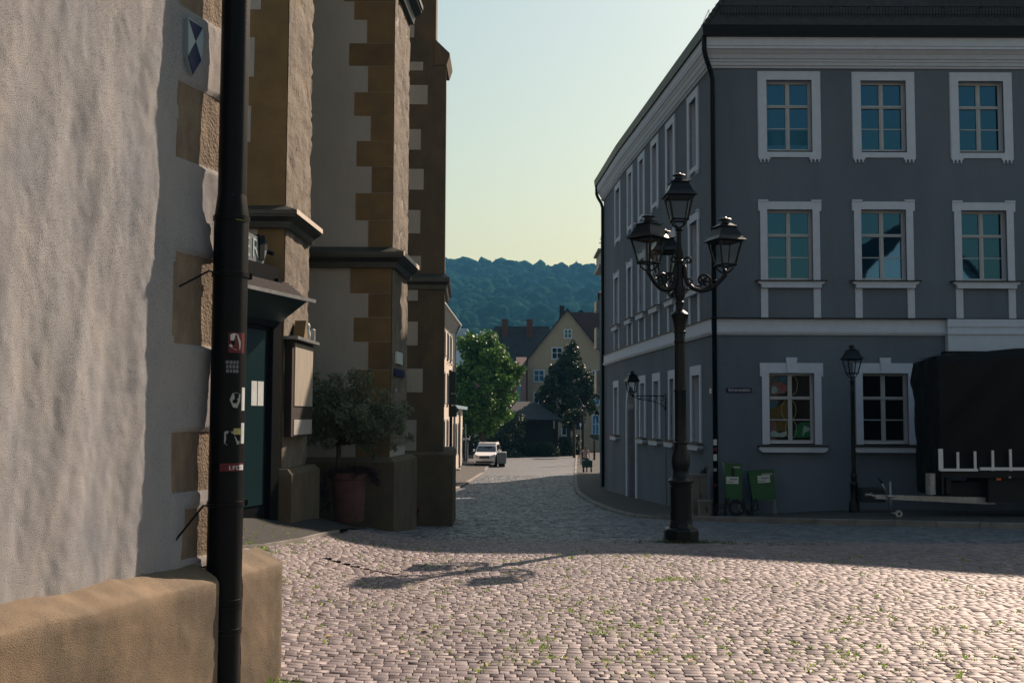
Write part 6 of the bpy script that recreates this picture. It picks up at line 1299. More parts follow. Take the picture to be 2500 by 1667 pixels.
# white car
def car():
    Yc = 80.5; x0, x1 = X(1153, Yc, 1120), X(1212, Yc, 1120); cx_ = (x0 + x1) / 2; W = x1 - x0; z0 = g(cx_, Yc) + .005
    r = thing('parked_car', 'white people carrier parked under the green maple on the left of the street', 'car', (cx_, Yc, z0)); H = Z(1083, Yc, 1180) - z0
    Mc = Matrix.Translation((cx_, Yc, z0)) @ Matrix.Rotation(R(-5), 4, 'Z'); s = W / 2.0
    # body shell lofted from cross-sections along the length (nose toward the camera)
    sec = [(0.0, .78, .30, .62), (.08, .90, .22, .80), (.5, .95, .20, .92), (1.05, .97, .20, 1.02), (1.15, .97, .20, 1.04), (4.2, .97, .20, 1.05), (4.55, .90, .25, 1.0)]
    V = []; F = []
    for (y_, hw, a, c) in sec:
        V += [Mc @ Vector(p) for p in ((-hw * s + .06, y_, a), (-hw * s, y_, a + .15), (-hw * s, y_, c - .12), (-hw * s + .10, y_, c), (hw * s - .10, y_, c), (hw * s, y_, c - .12), (hw * s, y_, a + .15), (hw * s - .06, y_, a))]
    for i_ in range(len(sec) - 1):
        for j in range(8): F.append((i_ * 8 + j, i_ * 8 + (j + 1) % 8, i_ * 8 + 8 + (j + 1) % 8, i_ * 8 + 8 + j))
    F += [tuple(range(8)), tuple(range(len(V) - 1, len(V) - 9, -1))]
    mesh_obj('body', [tuple(v) for v in V], F, M['car_paint'], r, 'auto')
    rf_ = [(-.80 * s, 1.9, H - .05), (-.72 * s, 2.0, H), (.72 * s, 2.0, H), (.80 * s, 1.9, H - .05), (.80 * s, 4.2, H - .06), (-.80 * s, 4.2, H - .06)]
    b = MB(); b.add([(-.90 * s, 1.1, 1.03), (.90 * s, 1.1, 1.03), (.93 * s, 4.45, 1.04), (-.93 * s, 4.45, 1.04), (-.74 * s, 1.95, H - .04), (.74 * s, 1.95, H - .04), (.76 * s, 4.1, H - .06), (-.76 * s, 4.1, H - .06)], [(4, 5, 6, 7), (1, 2, 6, 5), (3, 0, 4, 7), (2, 3, 7, 6), (0, 1, 5, 4)], Mc)
    b.cbox(-.76 * s, .76 * s, 1.85, 4.15, H - .05, H + .02, .03, Mc); b.tube([Mc @ Vector((-.70 * s, 2.1, H + .05)), Mc @ Vector((-.70 * s, 4.0, H + .05))], .02, 6); b.tube([Mc @ Vector((.70 * s, 2.1, H + .05)), Mc @ Vector((.70 * s, 4.0, H + .05))], .02, 6); b.build('cabin', M['car_paint'], r)
    b = MB(); b.add([(-.84 * s, 1.10, 1.07), (.84 * s, 1.10, 1.07), (.70 * s, 1.88, H - .10), (-.70 * s, 1.88, H - .10)], [(0, 1, 2, 3)], Mc); b.build('windscreen', M['car_glass'], r)
    for sx_ in (-1, 1):
        b = MB(); b.add([(sx_ * .93 * s, 1.35, 1.08), (sx_ * .94 * s, 4.2, 1.08), (sx_ * .79 * s, 4.0, H - .12), (sx_ * .79 * s, 2.05, H - .12)], [(0, 1, 2, 3)], Mc); b.build('side_window', M['car_glass'], r)
        b = MB(); b.add([(sx_ * .86 * s, .03, .66), (sx_ * .50 * s, -.03, .62), (sx_ * .52 * s, .03, .80), (sx_ * .90 * s, .18, .90)], [(0, 1, 2, 3)], Mc); b.build('headlight', M['headlight_m'], r)
        b = MB(); b.cbox(min(sx_ * .97 * s, sx_ * 1.13 * s), max(sx_ * .97 * s, sx_ * 1.13 * s), 1.25, 1.4, 1.05, 1.22, .02, Mc); b.build('wing_mirror', M['car_paint'], r)
        for yy in (.85, 3.6):
            Mw = Mc @ Matrix.Translation((sx_ * .86 * s, yy, .32)) @ Matrix.Rotation(R(90), 4, 'Y'); b = MB(); b.lathe([(.0, -.11), (.2, -.11), (.30, -.1), (.32, -.06), (.32, .06), (.3, .1), (.2, .11), (.0, .11)], (0, 0, 0), 18, Mw); wh = b.build('wheel', M['rubber'], r); b = MB(); b.lathe([(0, -.125), (.19, -.12), (.19, .12), (0, .125)], (0, 0, 0), 14, Mw); b.build('rim', M['zinc'], wh)
    b = MB(); b.box(-.42 * s, .42 * s, -.05, .02, .60, .76, Mc); gr = b.build('grille', M['dark_plastic'], r); b = MB(); b.box(-.40, .40, -.065, -.05, .66, .675, Mc); b.build('grille_bar', M['zinc'], gr)
    b = MB(); b.box(-.72 * s, .72 * s, -.04, .05, .28, .40, Mc); b.build('lower_grille', M['dark_plastic'], r)
    b = MB(); b.box(-.26, .26, -.07, -.03, .45, .55, Mc); b.build('number_plate', M['white_paint'], r)
car()
gb = thing('cargo_trailer', 'low grey box trailer parked beside the white car', 'trailer', (X(1226, 79, 1120), 79, -1.9))
x0, x1 = X(1214, 80, 1120), X(1236, 80, 1120); b = MB(); b.cbox(x0, x1, 80, 82, Z(1131, 80, 1220), Z(1104, 80, 1220), .03); b.build('box', M['sign_grey'], gb); b = MB(); b.box(x0 + .1, x1 - .1, 80.2, 81.8, g(x0, 80), Z(1131, 80, 1220)); b.build('underframe', M['rubber'], gb)

# person with a cart
def person():
    Yp = 70.4; cxp = X(1429, Yp, 1120); z0 = g(cxp, Yp) + .10; H = Z(1087, Yp, 1430) - z0; s = H / 1.74
    r = thing('person', 'person in a pale pink shirt and dark trousers walking away up the pavement', 'person', (cxp, Yp, z0))
    J = dict(pelvis=((0, 0, .95), .15), chest=((.0, .03, 1.28), .17), neck=((.02, .04, 1.50), .06), head=((.03, .07, 1.60), .09), top=((.03, .07, 1.70), .075),
             ls=((-.19, .03, 1.42), .07), le=((-.33, -.05, 1.16), .05), lw=((-.44, -.18, .93), .035), lh=((-.46, -.20, .86), .035),
             rs=((.19, .03, 1.42), .07), re=((.26, -.06, 1.15), .05), rw=((.27, -.22, .95), .035), rh=((.27, -.28, .90), .035),
             lk=((-.10, .08, .52), .075), la=((-.11, -.12, .10), .045), lt=((-.11, .02, .04), .04), rk=((.10, .05, .50), .075), ra=((.11, .18, .09), .045), rt=((.11, .32, .05), .04), lp=((-.09, 0, .88), .11), rp=((.09, 0, .88), .11))
    E_ = [('pelvis', 'chest'), ('chest', 'neck'), ('neck', 'head'), ('head', 'top'), ('chest', 'ls'), ('ls', 'le'), ('le', 'lw'), ('lw', 'lh'), ('chest', 'rs'), ('rs', 're'), ('re', 'rw'), ('rw', 'rh'), ('pelvis', 'lp'), ('lp', 'lk'), ('lk', 'la'), ('la', 'lt'), ('pelvis', 'rp'), ('rp', 'rk'), ('rk', 'ra'), ('ra', 'rt')]
    ks = list(J); me = bpy.data.meshes.new('body'); me.from_pydata([tuple(Vector(J[k][0]) * s) for k in ks], [(ks.index(a), ks.index(c)) for a, c in E_], [])
    o = bpy.data.objects.new('body', me); C.objects.link(o); o.parent = r; md = o.modifiers.new('skin', 'SKIN'); 
    for i_, k in enumerate(ks): me.skin_vertices[0].data[i_].radius = (J[k][1] * s * .95, J[k][1] * s * .85)
    me.skin_vertices[0].data[0].use_root = True; ms = o.modifiers.new('sub', 'SUBSURF'); ms.levels = 1; ms.render_levels = 2
    dg = bpy.context.evaluated_depsgraph_get(); m2 = bpy.data.meshes.new_from_object(o.evaluated_get(dg)); o.modifiers.clear(); o.data = m2
    for m_ in ('skin', 'shirt', 'trouser', 'hair'): m2.materials.append(M[m_])
    for p in m2.polygons:
        c_ = p.center / s; p.use_smooth = True
        if c_.z > 1.66 or (c_.z > 1.56 and c_.y < .06): p.material_index = 3
        elif c_.z > 1.50: p.material_index = 0
        elif c_.z > .93 and not (abs(c_.x) > .40): p.material_index = 1
        elif abs(c_.x) < .24 and c_.z > .07: p.material_index = 2
        else: p.material_index = 0
    b = MB(); 
    for sx_, yy in ((-.11, -.02), (.11, .26)): b.cbox((sx_ - .05) * s, (sx_ + .05) * s, (yy - .12) * s, (yy + .14) * s, 0, .09 * s, .02, Matrix.Translation((cxp, Yp, z0)))
    b.build('shoes', M['hair'], r)
    # cart pulled behind, nearer the camera
    ccx, cY = X(1434, 69.4, 1140), 69.4; zc_ = g(ccx, cY) + .10; r2 = thing('pull_cart', 'small teal cart on wheels pulled behind the walking person', 'cart', (ccx, cY, zc_))
    b = MB(); b.cbox(ccx - .33, ccx + .30, cY - .25, cY + .3, zc_ + .32, zc_ + .78, .05); b.cbox(ccx - .14, ccx + .1, cY - .1, cY + .15, zc_ + .78, zc_ + .92, .05); b.build('bag', M['cart_cloth'], r2)
    for sx_ in (-.25, .24):
        b = MB(); Mw = Matrix.Translation((ccx + sx_, cY, zc_ + .16)) @ Matrix.Rotation(R(90), 4, 'Y'); b.lathe([(.0, -.04), (.14, -.04), (.16, 0), (.14, .04), (.0, .04)], (0, 0, 0), 18, Mw); b.build('wheel', M['rubber'], r2)
        b = MB(); b.tube([(ccx + sx_, cY, zc_ + .16), (ccx + sx_ * .9, cY, zc_ + .36)], .03, 6); b.build('leg', M['dark_plastic'], r2)
    b = MB(); b.tube([(ccx + .1, cY + .3, zc_ + .7), (cxp + .27 * s, Yp - .28 * s, z0 + .90 * s)], .014, 6); b.build('handle', M['dark_plastic'], r2)
person()

# blue house beyond the grey one
bh = thing('blue_house', 'narrow strip of a pale blue house just beyond the grey town house', 'house', (5, 48, -1.3))
xb0 = X(1464, 45.0, 900); zt_ = Z(716, 45, 1464); by0 = 45.0
BP = [(xb0, by0), (4.62, 56.5), (9.5, 74.7), (18, 74.7), (14, by0)]
b = MB(); b.prism(BP, -2.4, zt_); b.build('wall', M['blue_render'], bh)
b = MB(); b.add([(xb0 - .1, by0 - .2, zt_), (4.5, 56.5, zt_), (9.4, 74.9, zt_), (18.2, 74.9, zt_), (14.2, by0 - .2, zt_), (8.5, 50, zt_ + 3), (13, 70, zt_ + 3)], [(0, 5, 4), (0, 1, 5), (1, 2, 6, 5), (2, 3, 6), (3, 4, 5, 6), (0, 4, 3, 2, 1)]); b.build('roof', M['dark_roof'], bh)
for py0, py1 in ((735, 760), (800, 850), (905, 960)):
    b = MB(); z0, z1 = Z(py1, 46.5, 1470), Z(py0, 46.5, 1470); b.box(xb0 - .04, xb0 + .12, 46.2, 47.4, z0, z1); b.build('shutter', M['zinc'], bh)
th2 = thing('tower_house', 'tall grey attic block with a roof aerial behind the blue house', 'house', (6, 57, -1.5))
xa = X(1462, 57, 650); xb_ = xa + 4; zt_ = Z(607, 57, 1470)
b = MB(); b.box(xa + .35, xb_, 57, 60, -2.4, Z(652, 57, 1470)); b.build('wall', M['blue_render'], th2); b = MB(); b.box(xa, xb_, 56.8, 60.3, Z(652, 57), Z(645, 57)); b.box(xa + .1, xb_, 57, 60, Z(645, 57), zt_ - .1); b.box(xa - .05, xb_, 56.9, 60, zt_ - .1, zt_); b.build('attic', M['sign_grey'], th2)
b = MB(); xx = X(1470, 57, 600); b.tube([(xx, 57.5, zt_), (xx, 57.5, Z(572, 57))], .03, 5); b.box(xx - .12, xx + .12, 57.45, 57.5, Z(590, 57), Z(588, 57)); b.box(xx - .08, xx + .08, 57.45, 57.5, Z(580, 57), Z(578, 57)); b.build('aerial', M['zinc'], th2)

# timber pavilion with hip roof
pv = thing('pavilion', 'dark timber pavilion with a broad hip roof among the trees at the street end', 'pavilion', (X(1290, 104, 1050), 106, -2.5))
xe0, xe1 = X(1226, 103, 1022), X(1372, 103, 1022); zeP = Z(1023, 103, 1300); zrP = Z(980, 107, 1290); xr0, xr1 = X(1262, 107, 980), X(1306, 107, 980)
b = MB(); V = [(xe0, 103, zeP), (xe1, 103, zeP), (xe1, 111, zeP), (xe0, 111, zeP), (xr0, 107, zrP), (xr1, 107, zrP)]; V += [(x_, y_, z_ - .15) for x_, y_, z_ in V[:4]]
b.add(V, [(0, 1, 5, 4), (1, 2, 5), (2, 3, 4, 5), (3, 0, 4), (0, 6, 7, 1), (1, 7, 8, 2), (2, 8, 9, 3), (3, 9, 6, 0), (6, 9, 8, 7)]); b.build('roof', M['dark_roof'], pv)
b = MB(); zm = Z(1047, 103, 1300); b.box(xe0 + .5, xe1 - .5, 103.6, 110.4, -2.7, zm); b.build('boarding', M['timber'], pv)
b = MB()
for x_ in np.arange(xe0 + .5, xe1 - .4, .34): b.box(x_, x_ + (.2 if int(x_ * 7) % 3 else .3), 103.6, 103.72, zm, zeP - .1); 
b.box(xe0 + .6, xe1 - .6, 109, 110, zm, zeP - .15); b.build('louvre', M['timber'], pv)
b = MB()
for x_ in (xe0 + .4, (xe0 + xe1) / 2, xe1 - .5): b.box(x_, x_ + .16, 103.4, 103.58, -2.7, zeP - .1)
b.build('posts', M['timber'], pv)

# gabled yellow house with side wing
GY = 118.0; gh = thing('gabled_house', 'ochre gabled house with white framed windows facing up the street', 'house', (X(1385, GY, 900), GY, -2.5))
xg0 = X(1287, GY, 880); xpk, zpk = at(1385, 757, GY); zE = Z(880, GY, 1287); slope = (zpk - zE) / (xpk - xg0); xg1 = xpk + (xpk - xg0)
b = MB(); b.extr([(xg0, -2.8), (xg1, -2.8), (xg1, zE), (xpk, zpk), (xg0, zE)], GY, GY + 9); b.build('wall', M['yellow_render'], gh)
b = MB()
for sx_ in (-1, 1):
    xe = xpk + sx_ * (xpk - xg0 + .35); zz = zE - slope * .35
    b.add([(xpk, GY - .3, zpk + .18), (xe, GY - .3, zz + .18), (xe, GY - .3, zz), (xpk, GY - .3, zpk), (xpk, GY + 9.3, zpk + .18), (xe, GY + 9.3, zz + .18), (xe, GY + 9.3, zz), (xpk, GY + 9.3, zpk)], [(0, 1, 2, 3), (4, 7, 6, 5), (0, 4, 5, 1), (1, 5, 6, 2), (3, 2, 6, 7)])
b.build('roof', M['dark_roof'], gh)
b = MB(); zw = Z(762, GY + 4, 1420); b.add([(xpk, GY + 4, zw), (xpk + 14, GY + 4, zw), (xpk + 14, GY + .2, zw - 5.2), (xpk + 1, GY + .2, zw - 5.2), (xpk, GY + 9, zw - 5), (xpk + 14, GY + 9, zw - 5)], [(0, 1, 2, 3), (0, 4, 5, 1), (1, 5, 2)]); b.build('side_roof', M['red_roof'], gh)
b = MB(); x_, z_ = at(1371, 772, GY + 2); b.box(x_ - .26, x_ + .26, GY + 1, GY + 1.8, z_ - .8, Z(748, GY + 2, 1371)); x2_ = X(1418, GY + 4, 760); b.box(x2_ - .2, x2_ + .2, GY + 4, GY + 4.5, zw - .5, Z(757, GY + 4)); b.build('chimney', M['dark_roof'], gh)
for (a, c, e, h) in ((1378, 1395, 805, 825), (1348, 1372, 849, 876), (1304, 1328, 904, 931), (1446, 1462, 905, 929), (1304, 1326, 958, 984), (1372, 1394, 1024, 1062), (1446, 1463, 962, 988), (1446, 1462, 1014, 1060)):
    x0, x1 = X(a, GY, (e + h) / 2), X(c, GY, (e + h) / 2); flat_window(gh, x0 + .04, x1 - .04, Z(h, GY, a) + .04, Z(e, GY, a) - .04, GY, .12)
lh = thing('long_house', 'long dark roofed house with two brick chimneys left of the ochre gable', 'house', (X(1250, 128, 900), 128, -2.5))
LYh = 126; xl0, xl1 = X(1150, LYh, 900), X(1345, LYh, 900); zr_ = Z(796, LYh + 5, 1250); zel = Z(905, LYh, 1250); xr_ = X(1209, LYh + 5, 796)
b = MB(); b.box(xl0 + .4, xl1, LYh, LYh + 10, -2.8, zel + .05); b.build('wall', M['pink_render'], lh)
b = MB(); b.add([(xl0, LYh - .4, zel), (xl1, LYh - .4, zel), (xl1, LYh + 5, zr_), (xr_, LYh + 5, zr_), (xl1, LYh + 10.4, zel), (xl0, LYh + 10.4, zel)], [(0, 1, 2, 3), (3, 2, 4, 5), (0, 3, 5)]); b.build('roof', M['dark_roof'], lh)
for px0, px1 in ((1226, 1240), (1285.5, 1300)):
    x0, x1 = X(px0, LYh + 4.5, 790), X(px1, LYh + 4.5, 790); b = MB(); b.box(x0, x1, LYh + 3.6, LYh + 4.5, zr_ - 1.5, Z(782, LYh + 4, 1230)); b.box(x0 - .05, x1 + .05, LYh + 3.55, LYh + 4.55, Z(782, LYh + 4, 1230), Z(780, LYh + 4, 1230)); b.build('chimney', M['brick'], lh)
pk = thing('pink_house', 'narrow pinkish house front between the maple and the ochre gable', 'house', (X(1276, 116, 930), 117, -2.5))
b = MB(); b.box(X(1262, 116, 930), xg0 - .08, 116.4, 121, -2.8, Z(893, 116, 1276)); b.build('wall', M['pink_render'], pk); b = MB(); b.box(X(1262, 116, 930), X(1272, 116, 930), 116.3, 116.42, -2.8, Z(900, 116, 1276)); b.build('blue_strip', M['blue_render'], pk)
b = MB(); xx = xg0 - .05; b.tube([(xx, 116.2, zE), (xx, 116.2, -2.5)], .08, 6); b.build('drainpipe', M['black_metal'], pk)
b = MB(); b.add([(X(1260, 116), 116, Z(893, 116, 1276)), (xg0 - .05, 116, Z(893, 116, 1276)), (xg0 - .05, 119, Z(868, 116, 1276)), (X(1260, 116), 119, Z(868, 116, 1276))], [(0, 1, 2, 3)]); b.build('roof', M['red_roof'], pk)

# trees and hedge
def crown(cx_, cy_, cz, rx, rz, ncl, rcl, shape='round'):
    out = []
    for _ in range(ncl):
        while True:
            u = Vector((random.uniform(-1, 1), random.uniform(-1, 1), random.uniform(-1, 1)))
            if .35 < u.length < 1: break
        if shape == 'cone': k = 1 - .62 * max(0, (u.z + .2)) ; u = Vector((u.x * k, u.y * k, u.z))
        out.append((cx_ + u.x * rx, cy_ + u.y * rx, cz + u.z * rz, random.uniform(*rcl)))
    return out
def bgtree(name, lab, Y, px, pyc, rx, rz, ncl, rcl, nl, ls, m, shape='round', base=None, extra=()):
    x_, z_ = at(px, pyc, Y); zb_ = base if base is not None else g(x_, Y); r = thing(name, lab, 'tree', (x_, Y, zb_))
    cl = crown(x_, Y, z_, rx, rz, ncl, rcl, shape) + [(*((at(a, c, Y))[0:1]), Y, at(a, c, Y)[1], rr) for a, c, rr in extra]
    leafcloud('crown', cl, nl, ls, m, r, .75, 1.0)
    b = MB(); b.tube([(x_ + .1, Y, zb_), (x_, Y, zb_ + (z_ - zb_) * .5), (x_ - .05, Y, z_)], [.26, .20, .12], 8)
    for k in range(7):
        c_ = cl[k * 3 % len(cl)]; b.tube([(x_, Y, zb_ + (z_ - zb_) * .5), ((x_ + c_[0]) / 2, (Y + c_[1]) / 2, (z_ + c_[2]) / 2), c_[:3]], [.12, .07, .03], 5)
    b.build('trunk', M['bark'], r, True); return r
bgtree('maple_tree', 'broad bright green maple above the white car', 88, 1176, 940, 2.75, 3.9, 105, (.45, .85), 21000, .26, M['leaf_maple'], extra=((1240, 895, .8), (1265, 905, .6), (1277, 900, .35), (1255, 925, .7), (1160, 840, .7), (1180, 830, .6), (1130, 835, .6), (1215, 870, .6), (1150, 820, .4), (1225, 960, .8), (1200, 1010, .7), (1190, 1035, .5), (1168, 1045, .4), (1115, 1000, .7), (1120, 960, .7), (1150, 1030, .6)))
bgtree('dark_tree', 'dark pointed tree in front of the ochre gabled house', 108, 1388, 945, 3.1, 3.9, 150, (.35, .7), 19000, .26, M['leaf_dark'], 'cone', extra=((1392, 850, .5), (1402, 848, .45), (1398, 838, .35), (1330, 960, .7), (1340, 985, .6), (1318, 970, .4), (1440, 1000, .5), (1445, 960, .5), (1352, 910, .5), (1440, 930, .4), (1425, 975, .6)))
x_, z_ = at(1390, 1085, 104); hd = thing('hedge', 'clipped dark green hedge below the pointed tree', 'hedge', (x_, 104, g(x_, 104)))
cl = [(X(random.uniform(1366, 1416), 104, 1080), 104 + random.uniform(-.6, .6), random.uniform(-2.3, Z(1068, 104, 1390)), .35) for _ in range(50)]; leafcloud('foliage', cl, 6500, .16, M['leaf_dark'], hd, .7)
cl = [(X(random.uniform(1282, 1360), 101, 1080), 101 + random.uniform(-.5, .5), random.uniform(-1.9, Z(1085, 101, 1320)), .35) for _ in range(50)]; hd = thing('hedge', 'low dark shrubs along the foot of the timber pavilion', 'hedge', (X(1320, 101, 1100), 101, g(2.6, 101))); leafcloud('foliage', cl, 5000, .16, M['leaf_dark'], hd, .7)
cl = [(X(random.uniform(1128, 1275), 100, 1080), 100 + random.uniform(-2, 2), random.uniform(-2.4, Z(1015, 100, 1200)), .6) for _ in range(110)]; hd = thing('hedge', 'dense dark shrubbery behind the white car', 'hedge', (X(1200, 112, 1100), 112, g(-2, 112))); leafcloud('foliage', cl, 9000, .24, M['leaf_dark'], hd, .7)
cl = [(X(random.uniform(1380, 1420), 99, 1030), 99 + random.uniform(-.3, .3), Z(random.uniform(1005, 1030), 99, 1400), .45) for _ in range(14)]; x_ = X(1402, 99, 1060); t_ = thing('small_tree', 'little dark standard tree with a straight trunk beside the pavilion', 'tree', (x_, 99, g(x_, 99))); leafcloud('crown', cl, 1600, .2, M['leaf_dark'], t_, .7); b = MB(); b.tube([(x_, 99, g(x_, 99)), (x_, 99, Z(1025, 99, 1400))], .13, 8); b.build('trunk', M['bark'], t_)
# post lamp, round sign, wayside board, pale pavement edge strips
pY = 84; x_ = X(1423, pY, 1080); zg_ = g(x_, pY); t_ = thing('street_lamp', 'far pale post lamp beside the clipped hedge down the street', 'street lamp', (x_, pY, zg_)); b = MB(); b.tube([(x_, pY, zg_), (x_, pY, Z(1012, pY, 1423))], [.12, .09], 8); b.build('post', M['lamp_iron'], t_); lantern(t_, (x_, pY, Z(1010, pY, 1423)), .95, R(20))
x_, z_ = at(1417, 1038, 83); t_ = thing('traffic_sign', 'small round blue and white traffic sign on the far lamp post', 'traffic sign', (x_, 83, z_)); Md = Matrix.Translation((x_, 83, z_)) @ Matrix.Rotation(R(90), 4, 'X'); b = MB(); b.lathe([(0, -.01), (.26, -.01), (.26, .01), (0, .01)], (0, 0, 0), 24, Md); b.build('disc', M['blue_enamel'], t_); b = MB(); b.box(x_ - .05, x_ + .05, 82.96, 82.985, z_ - .15, z_ + .08); b.extr([(x_ - .13, z_ + .06), (x_ + .13, z_ + .06), (x_, z_ + .2)], 82.955, 82.98); b.build('arrow', M['paper'], t_)
b = MB(); b.tube([(x_, 83.03, z_), (x_, 83.03, g(x_, 83))], .03, 6); b.build('pole', M['zinc'], t_)
wY = 90; x_ = X(1451, wY, 1080); t_ = thing('notice_board', 'small dark board on a brown post at the street end by the ochre house', 'notice board', (x_, wY, g(x_, wY))); b = MB(); b.box(x_ - .08, x_ + .08, wY, wY + .1, -2.6, Z(1075, wY, 1450)); b.build('post', M['brick'], t_); b = MB(); b.add([(x_ - .45, wY - .02, Z(1064, wY, 1450)), (x_, wY - .02, Z(1074, wY, 1450)), (x_ + .35, wY - .02, Z(1074, wY, 1450)), (x_ + .35, wY - .02, Z(1060, wY, 1450)), (x_ - .2, wY - .02, Z(1060, wY, 1450))], [(0, 1, 2, 3, 4)]); b.build('board', M['dark_green'], t_)
for k, (px0, px1) in enumerate(((1237, 1297), (1319, 1365), (1408, 1420))):  # pale colour stands for sun on the far pavement edge
    x0, x1 = X(px0, 108, 1108), X(px1, 108, 1108); b = MB(); b.box(x0, x1, 108 + .1 * k, 108.5 + .1 * k, -2.6, g(3, 108) + .22); tag(b.build('pale_strip', M['pale_render']), ('pale strip for the sunlit pavement edge left of the pavilion foot', 'pale strip for the sunlit pavement edge in front of the pavilion shrubs', 'short pale strip for the sunlit pavement edge beside the clipped hedge')[k], 'wall', 'pale strips for the sunlit pavement edge at the street end')
x_ = X(1457, 60, 1010); hY = 60; t_ = thing('wall_lantern', 'far bracket lantern on the street corner beyond the grey house', 'lantern', (x_, hY, Z(1020, hY, 1457))); lantern(t_, (x_, hY, Z(1020, hY, 1457)), .62, 0); b = MB(); b.tube([(x_, hY, Z(1023, hY)), (x_ + .15, hY, Z(1031, hY)), (x_ + .5, hY, Z(1023, hY)), (X(1480, hY), hY, Z(1023, hY))], .025, 6); b.build('bracket', M['lamp_iron'], t_)

# ================================================================== HILL, FOREST, TOWN BEYOND
def hillz(x, y):
    t = max(0, y - 380); prof = np.interp(y, [380, 520, 640, 700, 900, 1050, 1200, 1500], [-4, 18, 43, 53, 95, 130, 128, 96])
    return prof + 6 * noise.noise(Vector((x * .008, y * .006, 1))) * min(1, t / 200) + (-.02 * x if x > 0 else -.0 * x) * min(1, t / 400)
kind(grid_mesh('hill', list(np.arange(-700, 701, 20.)), list(np.arange(370, 1501, 20.)), hillz, M['field'], None), 'structure', 'wooded ridge beyond the town')
import bmesh
def ico_template(sub):
    bm = bmesh.new(); bmesh.ops.create_icosphere(bm, subdivisions=sub, radius=1); V = np.array([v.co[:] for v in bm.verts]); F = np.array([[v.index for v in f.verts] for f in bm.faces]); bm.free(); return V, F
IV, IF = ico_template(3)
tmpl = []
for k in range(10):
    sc_ = []
    for v in IV:
        p = Vector(v); d = 1 + .30 * noise.noise(p * 1.6 + Vector((k * 7, 0, 0))) + .20 * noise.noise(p * 3.6 + Vector((0, k * 5, 0))) + .14 * noise.noise(p * 8 + Vector((0, k * 5, 3))); sc_.append(d)
    tmpl.append(IV * np.array(sc_)[:, None])
Vs, Fs = [], []; cnt = 0; y = 400.0
while y < 1085:
    x = -95.0 - y * .02
    while x < 130:
        xx, yy = x + random.uniform(-4, 4), y + random.uniform(-4, 4); lo_p = (1016 - (hillz(xx, yy) - EYE) / yy * 2700)
        inview = -.085 * yy < xx < .105 * yy
        fieldstrip = 640 < yy < 690 and (xx > -6 or noise.noise(Vector((xx * .05, yy * .05, 0))) > .1)
        if inview and not (fieldstrip and random.random() < .8):
            s_ = random.choice([3.6, 4.5, 5.5, 6.5, 8.0, 10.0]) * random.uniform(.9, 1.1) if yy > 560 else random.uniform(3.5, 6.0); T_ = tmpl[random.randrange(10)]; a = random.uniform(0, 6.28); ca, sa = math.cos(a), math.sin(a)
            vv = np.stack([T_[:, 0] * ca - T_[:, 1] * sa, T_[:, 0] * sa + T_[:, 1] * ca, T_[:, 2] * random.uniform(.95, 1.35)], 1) * s_ + np.array([xx, yy, hillz(xx, yy) + s_ * .8]); Vs.append(vv); Fs.append(IF + cnt); cnt += len(IV)
        x += 7.5
    y += 8.5
V = np.concatenate(Vs); F = np.concatenate(Fs)
# leafy fringes so the crowns do not read as smooth balls
kind(np_mesh('forest', V, F, M['leaf_forest']), 'stuff', 'wooded hillside fading to blue')
idx = rng.choice(len(V), 40000); P_ = V[idx] + rng.normal(0, .35, (40000, 3)); a_ = rng.normal(size=(40000, 3)); a_ /= np.linalg.norm(a_, axis=1)[:, None]; t2 = rng.normal(size=(40000, 3)); b2 = np.cross(a_, t2); b2 /= np.linalg.norm(b2, axis=1)[:, None]
L_ = rng.uniform(.4, .9, 40000)[:, None]; VV = np.stack([P_ - a_ * L_, P_ + b2 * L_ * .7, P_ + a_ * L_, P_ - b2 * L_ * .7], 1).reshape(-1, 3)
kind(np_mesh('forest_leaves', VV, np.arange(len(VV)).reshape(-1, 4), M['leaf_forest']), 'stuff', 'leafy fringe of the wooded hillside')
vil = thing('distant_villa', 'pale flat roofed house at the foot of the wooded hill', 'house', (X(1125, 480, 810), 480, 6))
x0, x1 = X(1105, 480, 810), X(1136, 480, 810); b = MB(); b.box(x0 - 8, x1, 480, 490, 0, Z(806, 480)); b.build('wall', M['white_trim'], vil); b = MB(); b.box(x0 - 9, x1 + 1, 479, 491, Z(806, 480), Z(803, 480)); b.build('roof', M['white_trim'], vil)
x0, x1 = X(1120, 430, 810), X(1144, 430, 810); v2 = thing('distant_house', 'second pale house with a grey pyramid roof below the wooded hill', 'house', (x0, 430, 6)); b = MB(); b.box(x0 - 4, x1, 430, 440, 0, Z(818, 430)); b.build('wall', M['white_trim'], v2); b = MB(); xm = X(1121, 430); b.add([(xm - 3, 428, Z(820, 430)), (xm + 3, 428, Z(820, 430)), (xm + 3, 434, Z(820, 430)), (xm - 3, 434, Z(820, 430)), (xm, 431, Z(803, 430))], [(0, 1, 4), (1, 2, 4), (2, 3, 4), (3, 0, 4)]); b.build('roof', M['sign_grey'], v2)

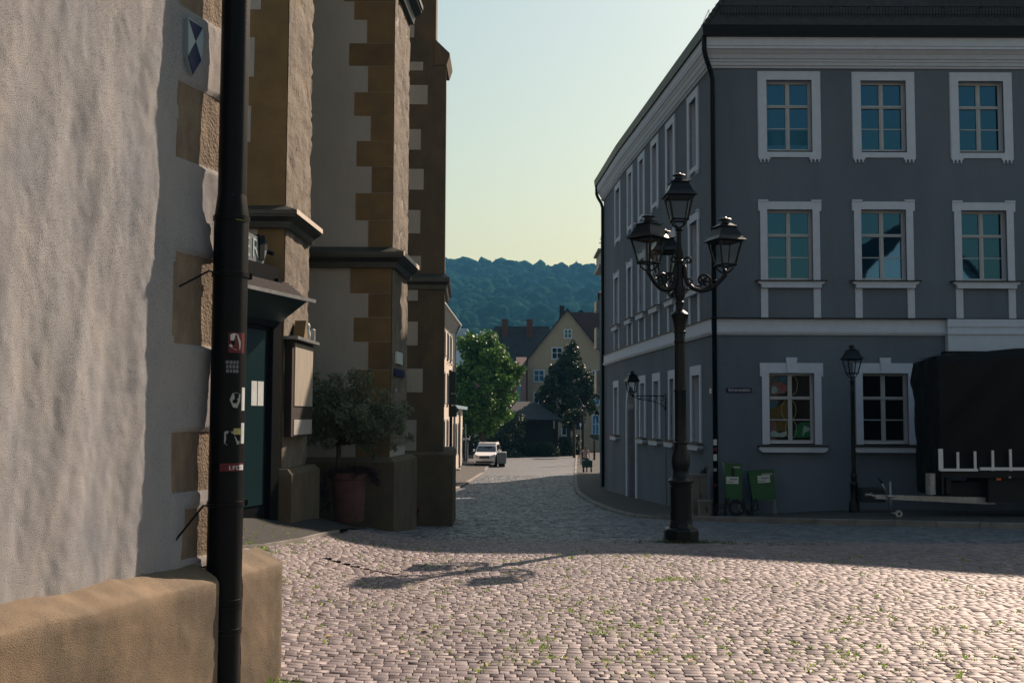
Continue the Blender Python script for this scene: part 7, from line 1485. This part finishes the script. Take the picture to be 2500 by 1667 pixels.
# ================================================================== HOUSES BEHIND THE CAMERA (they show in the window panes)
for k, (x0, x1, zE_, zR_, mm, lab) in enumerate(((20.5, 34.0, 8.0, 15.0, 'white_paint', 'white gabled house on the near side of the square, mirrored in the panes'), (34.5, 44, 6.5, 12.5, 'pale_render', 'lower cream gabled house on the near side of the square'), (4, 17.5, 6.5, 10.0, 'church_plaster', 'drab eaves-fronted house on the near side of the square'), (-24, -2, 9.5, 14.0, 'pale_render', 'long pale house on the near side of the square'))):
    h_ = thing('square_house', lab, 'house', ((x0 + x1) / 2, -22, 0)); xm = (x0 + x1) / 2
    if k in (0, 1):
        b = MB(); b.extr([(x0, -.3), (x1, -.3), (x1, zE_), (xm, zR_), (x0, zE_)], -32, -20); b.build('wall', M[mm], h_)
        b = MB(); 
        for sx_ in (-1, 1):
            xe = xm + sx_ * (xm - x0 + .5); zz = zE_ - (zR_ - zE_) / (xm - x0) * .5; b.add([(xm, -19.6, zR_ + .25), (xe, -19.6, zz + .25), (xe, -19.6, zz), (xm, -19.6, zR_ + .01), (xm, -32.4, zR_ + .25), (xe, -32.4, zz + .25), (xe, -32.4, zz), (xm, -32.4, zR_ + .01)], [(0, 1, 2, 3), (4, 7, 6, 5), (0, 4, 5, 1), (1, 5, 6, 2), (3, 2, 6, 7)])
        b.build('roof', M['dark_roof'], h_)
    else:
        b = MB(); b.box(x0, x1, -32, -20, -.3, zE_); b.build('wall', M[mm], h_); b = MB(); b.extrx([(-19.5, zE_ - .1), (-19.5, zE_ + .1), (-26, zR_), (-32.5, zE_ + .1), (-32.5, zE_ - .1)], x0 - .3, x1 + .3); b.build('roof', M['dark_roof'], h_)
    for zz in (1.2, 4.2, 7.0):
        if zz + 1.5 > zE_ + (2 if k < 2 else -.3): continue
        n_ = int((x1 - x0) / 2.4)
        for q_ in range(n_):
            xx = x0 + (q_ + .5) * (x1 - x0) / n_; b = MB(); b.box(xx - .5, xx + .5, -19.99, -19.9, zz, zz + 1.5); b.build('window', M['dark_plastic'], h_)
# ================================================================== HAZE
hz_m = bpy.data.materials.new('haze'); hz_m.use_nodes = True; n = hz_m.node_tree.nodes; l = hz_m.node_tree.links; n.remove(n['Principled BSDF'])
pvn = n.new('ShaderNodeVolumePrincipled'); pvn.inputs['Color'].default_value = (.14, .50, .92, 1); pvn.inputs['Density'].default_value = HAZE; pvn.inputs['Anisotropy'].default_value = 0.0
l.new(pvn.outputs[0], n['Material Output'].inputs['Volume'])
b = MB(); b.box(-900, 900, -300, 1600, -12, 175); kind(b.build('haze', hz_m), 'stuff', 'thin bluish air haze')
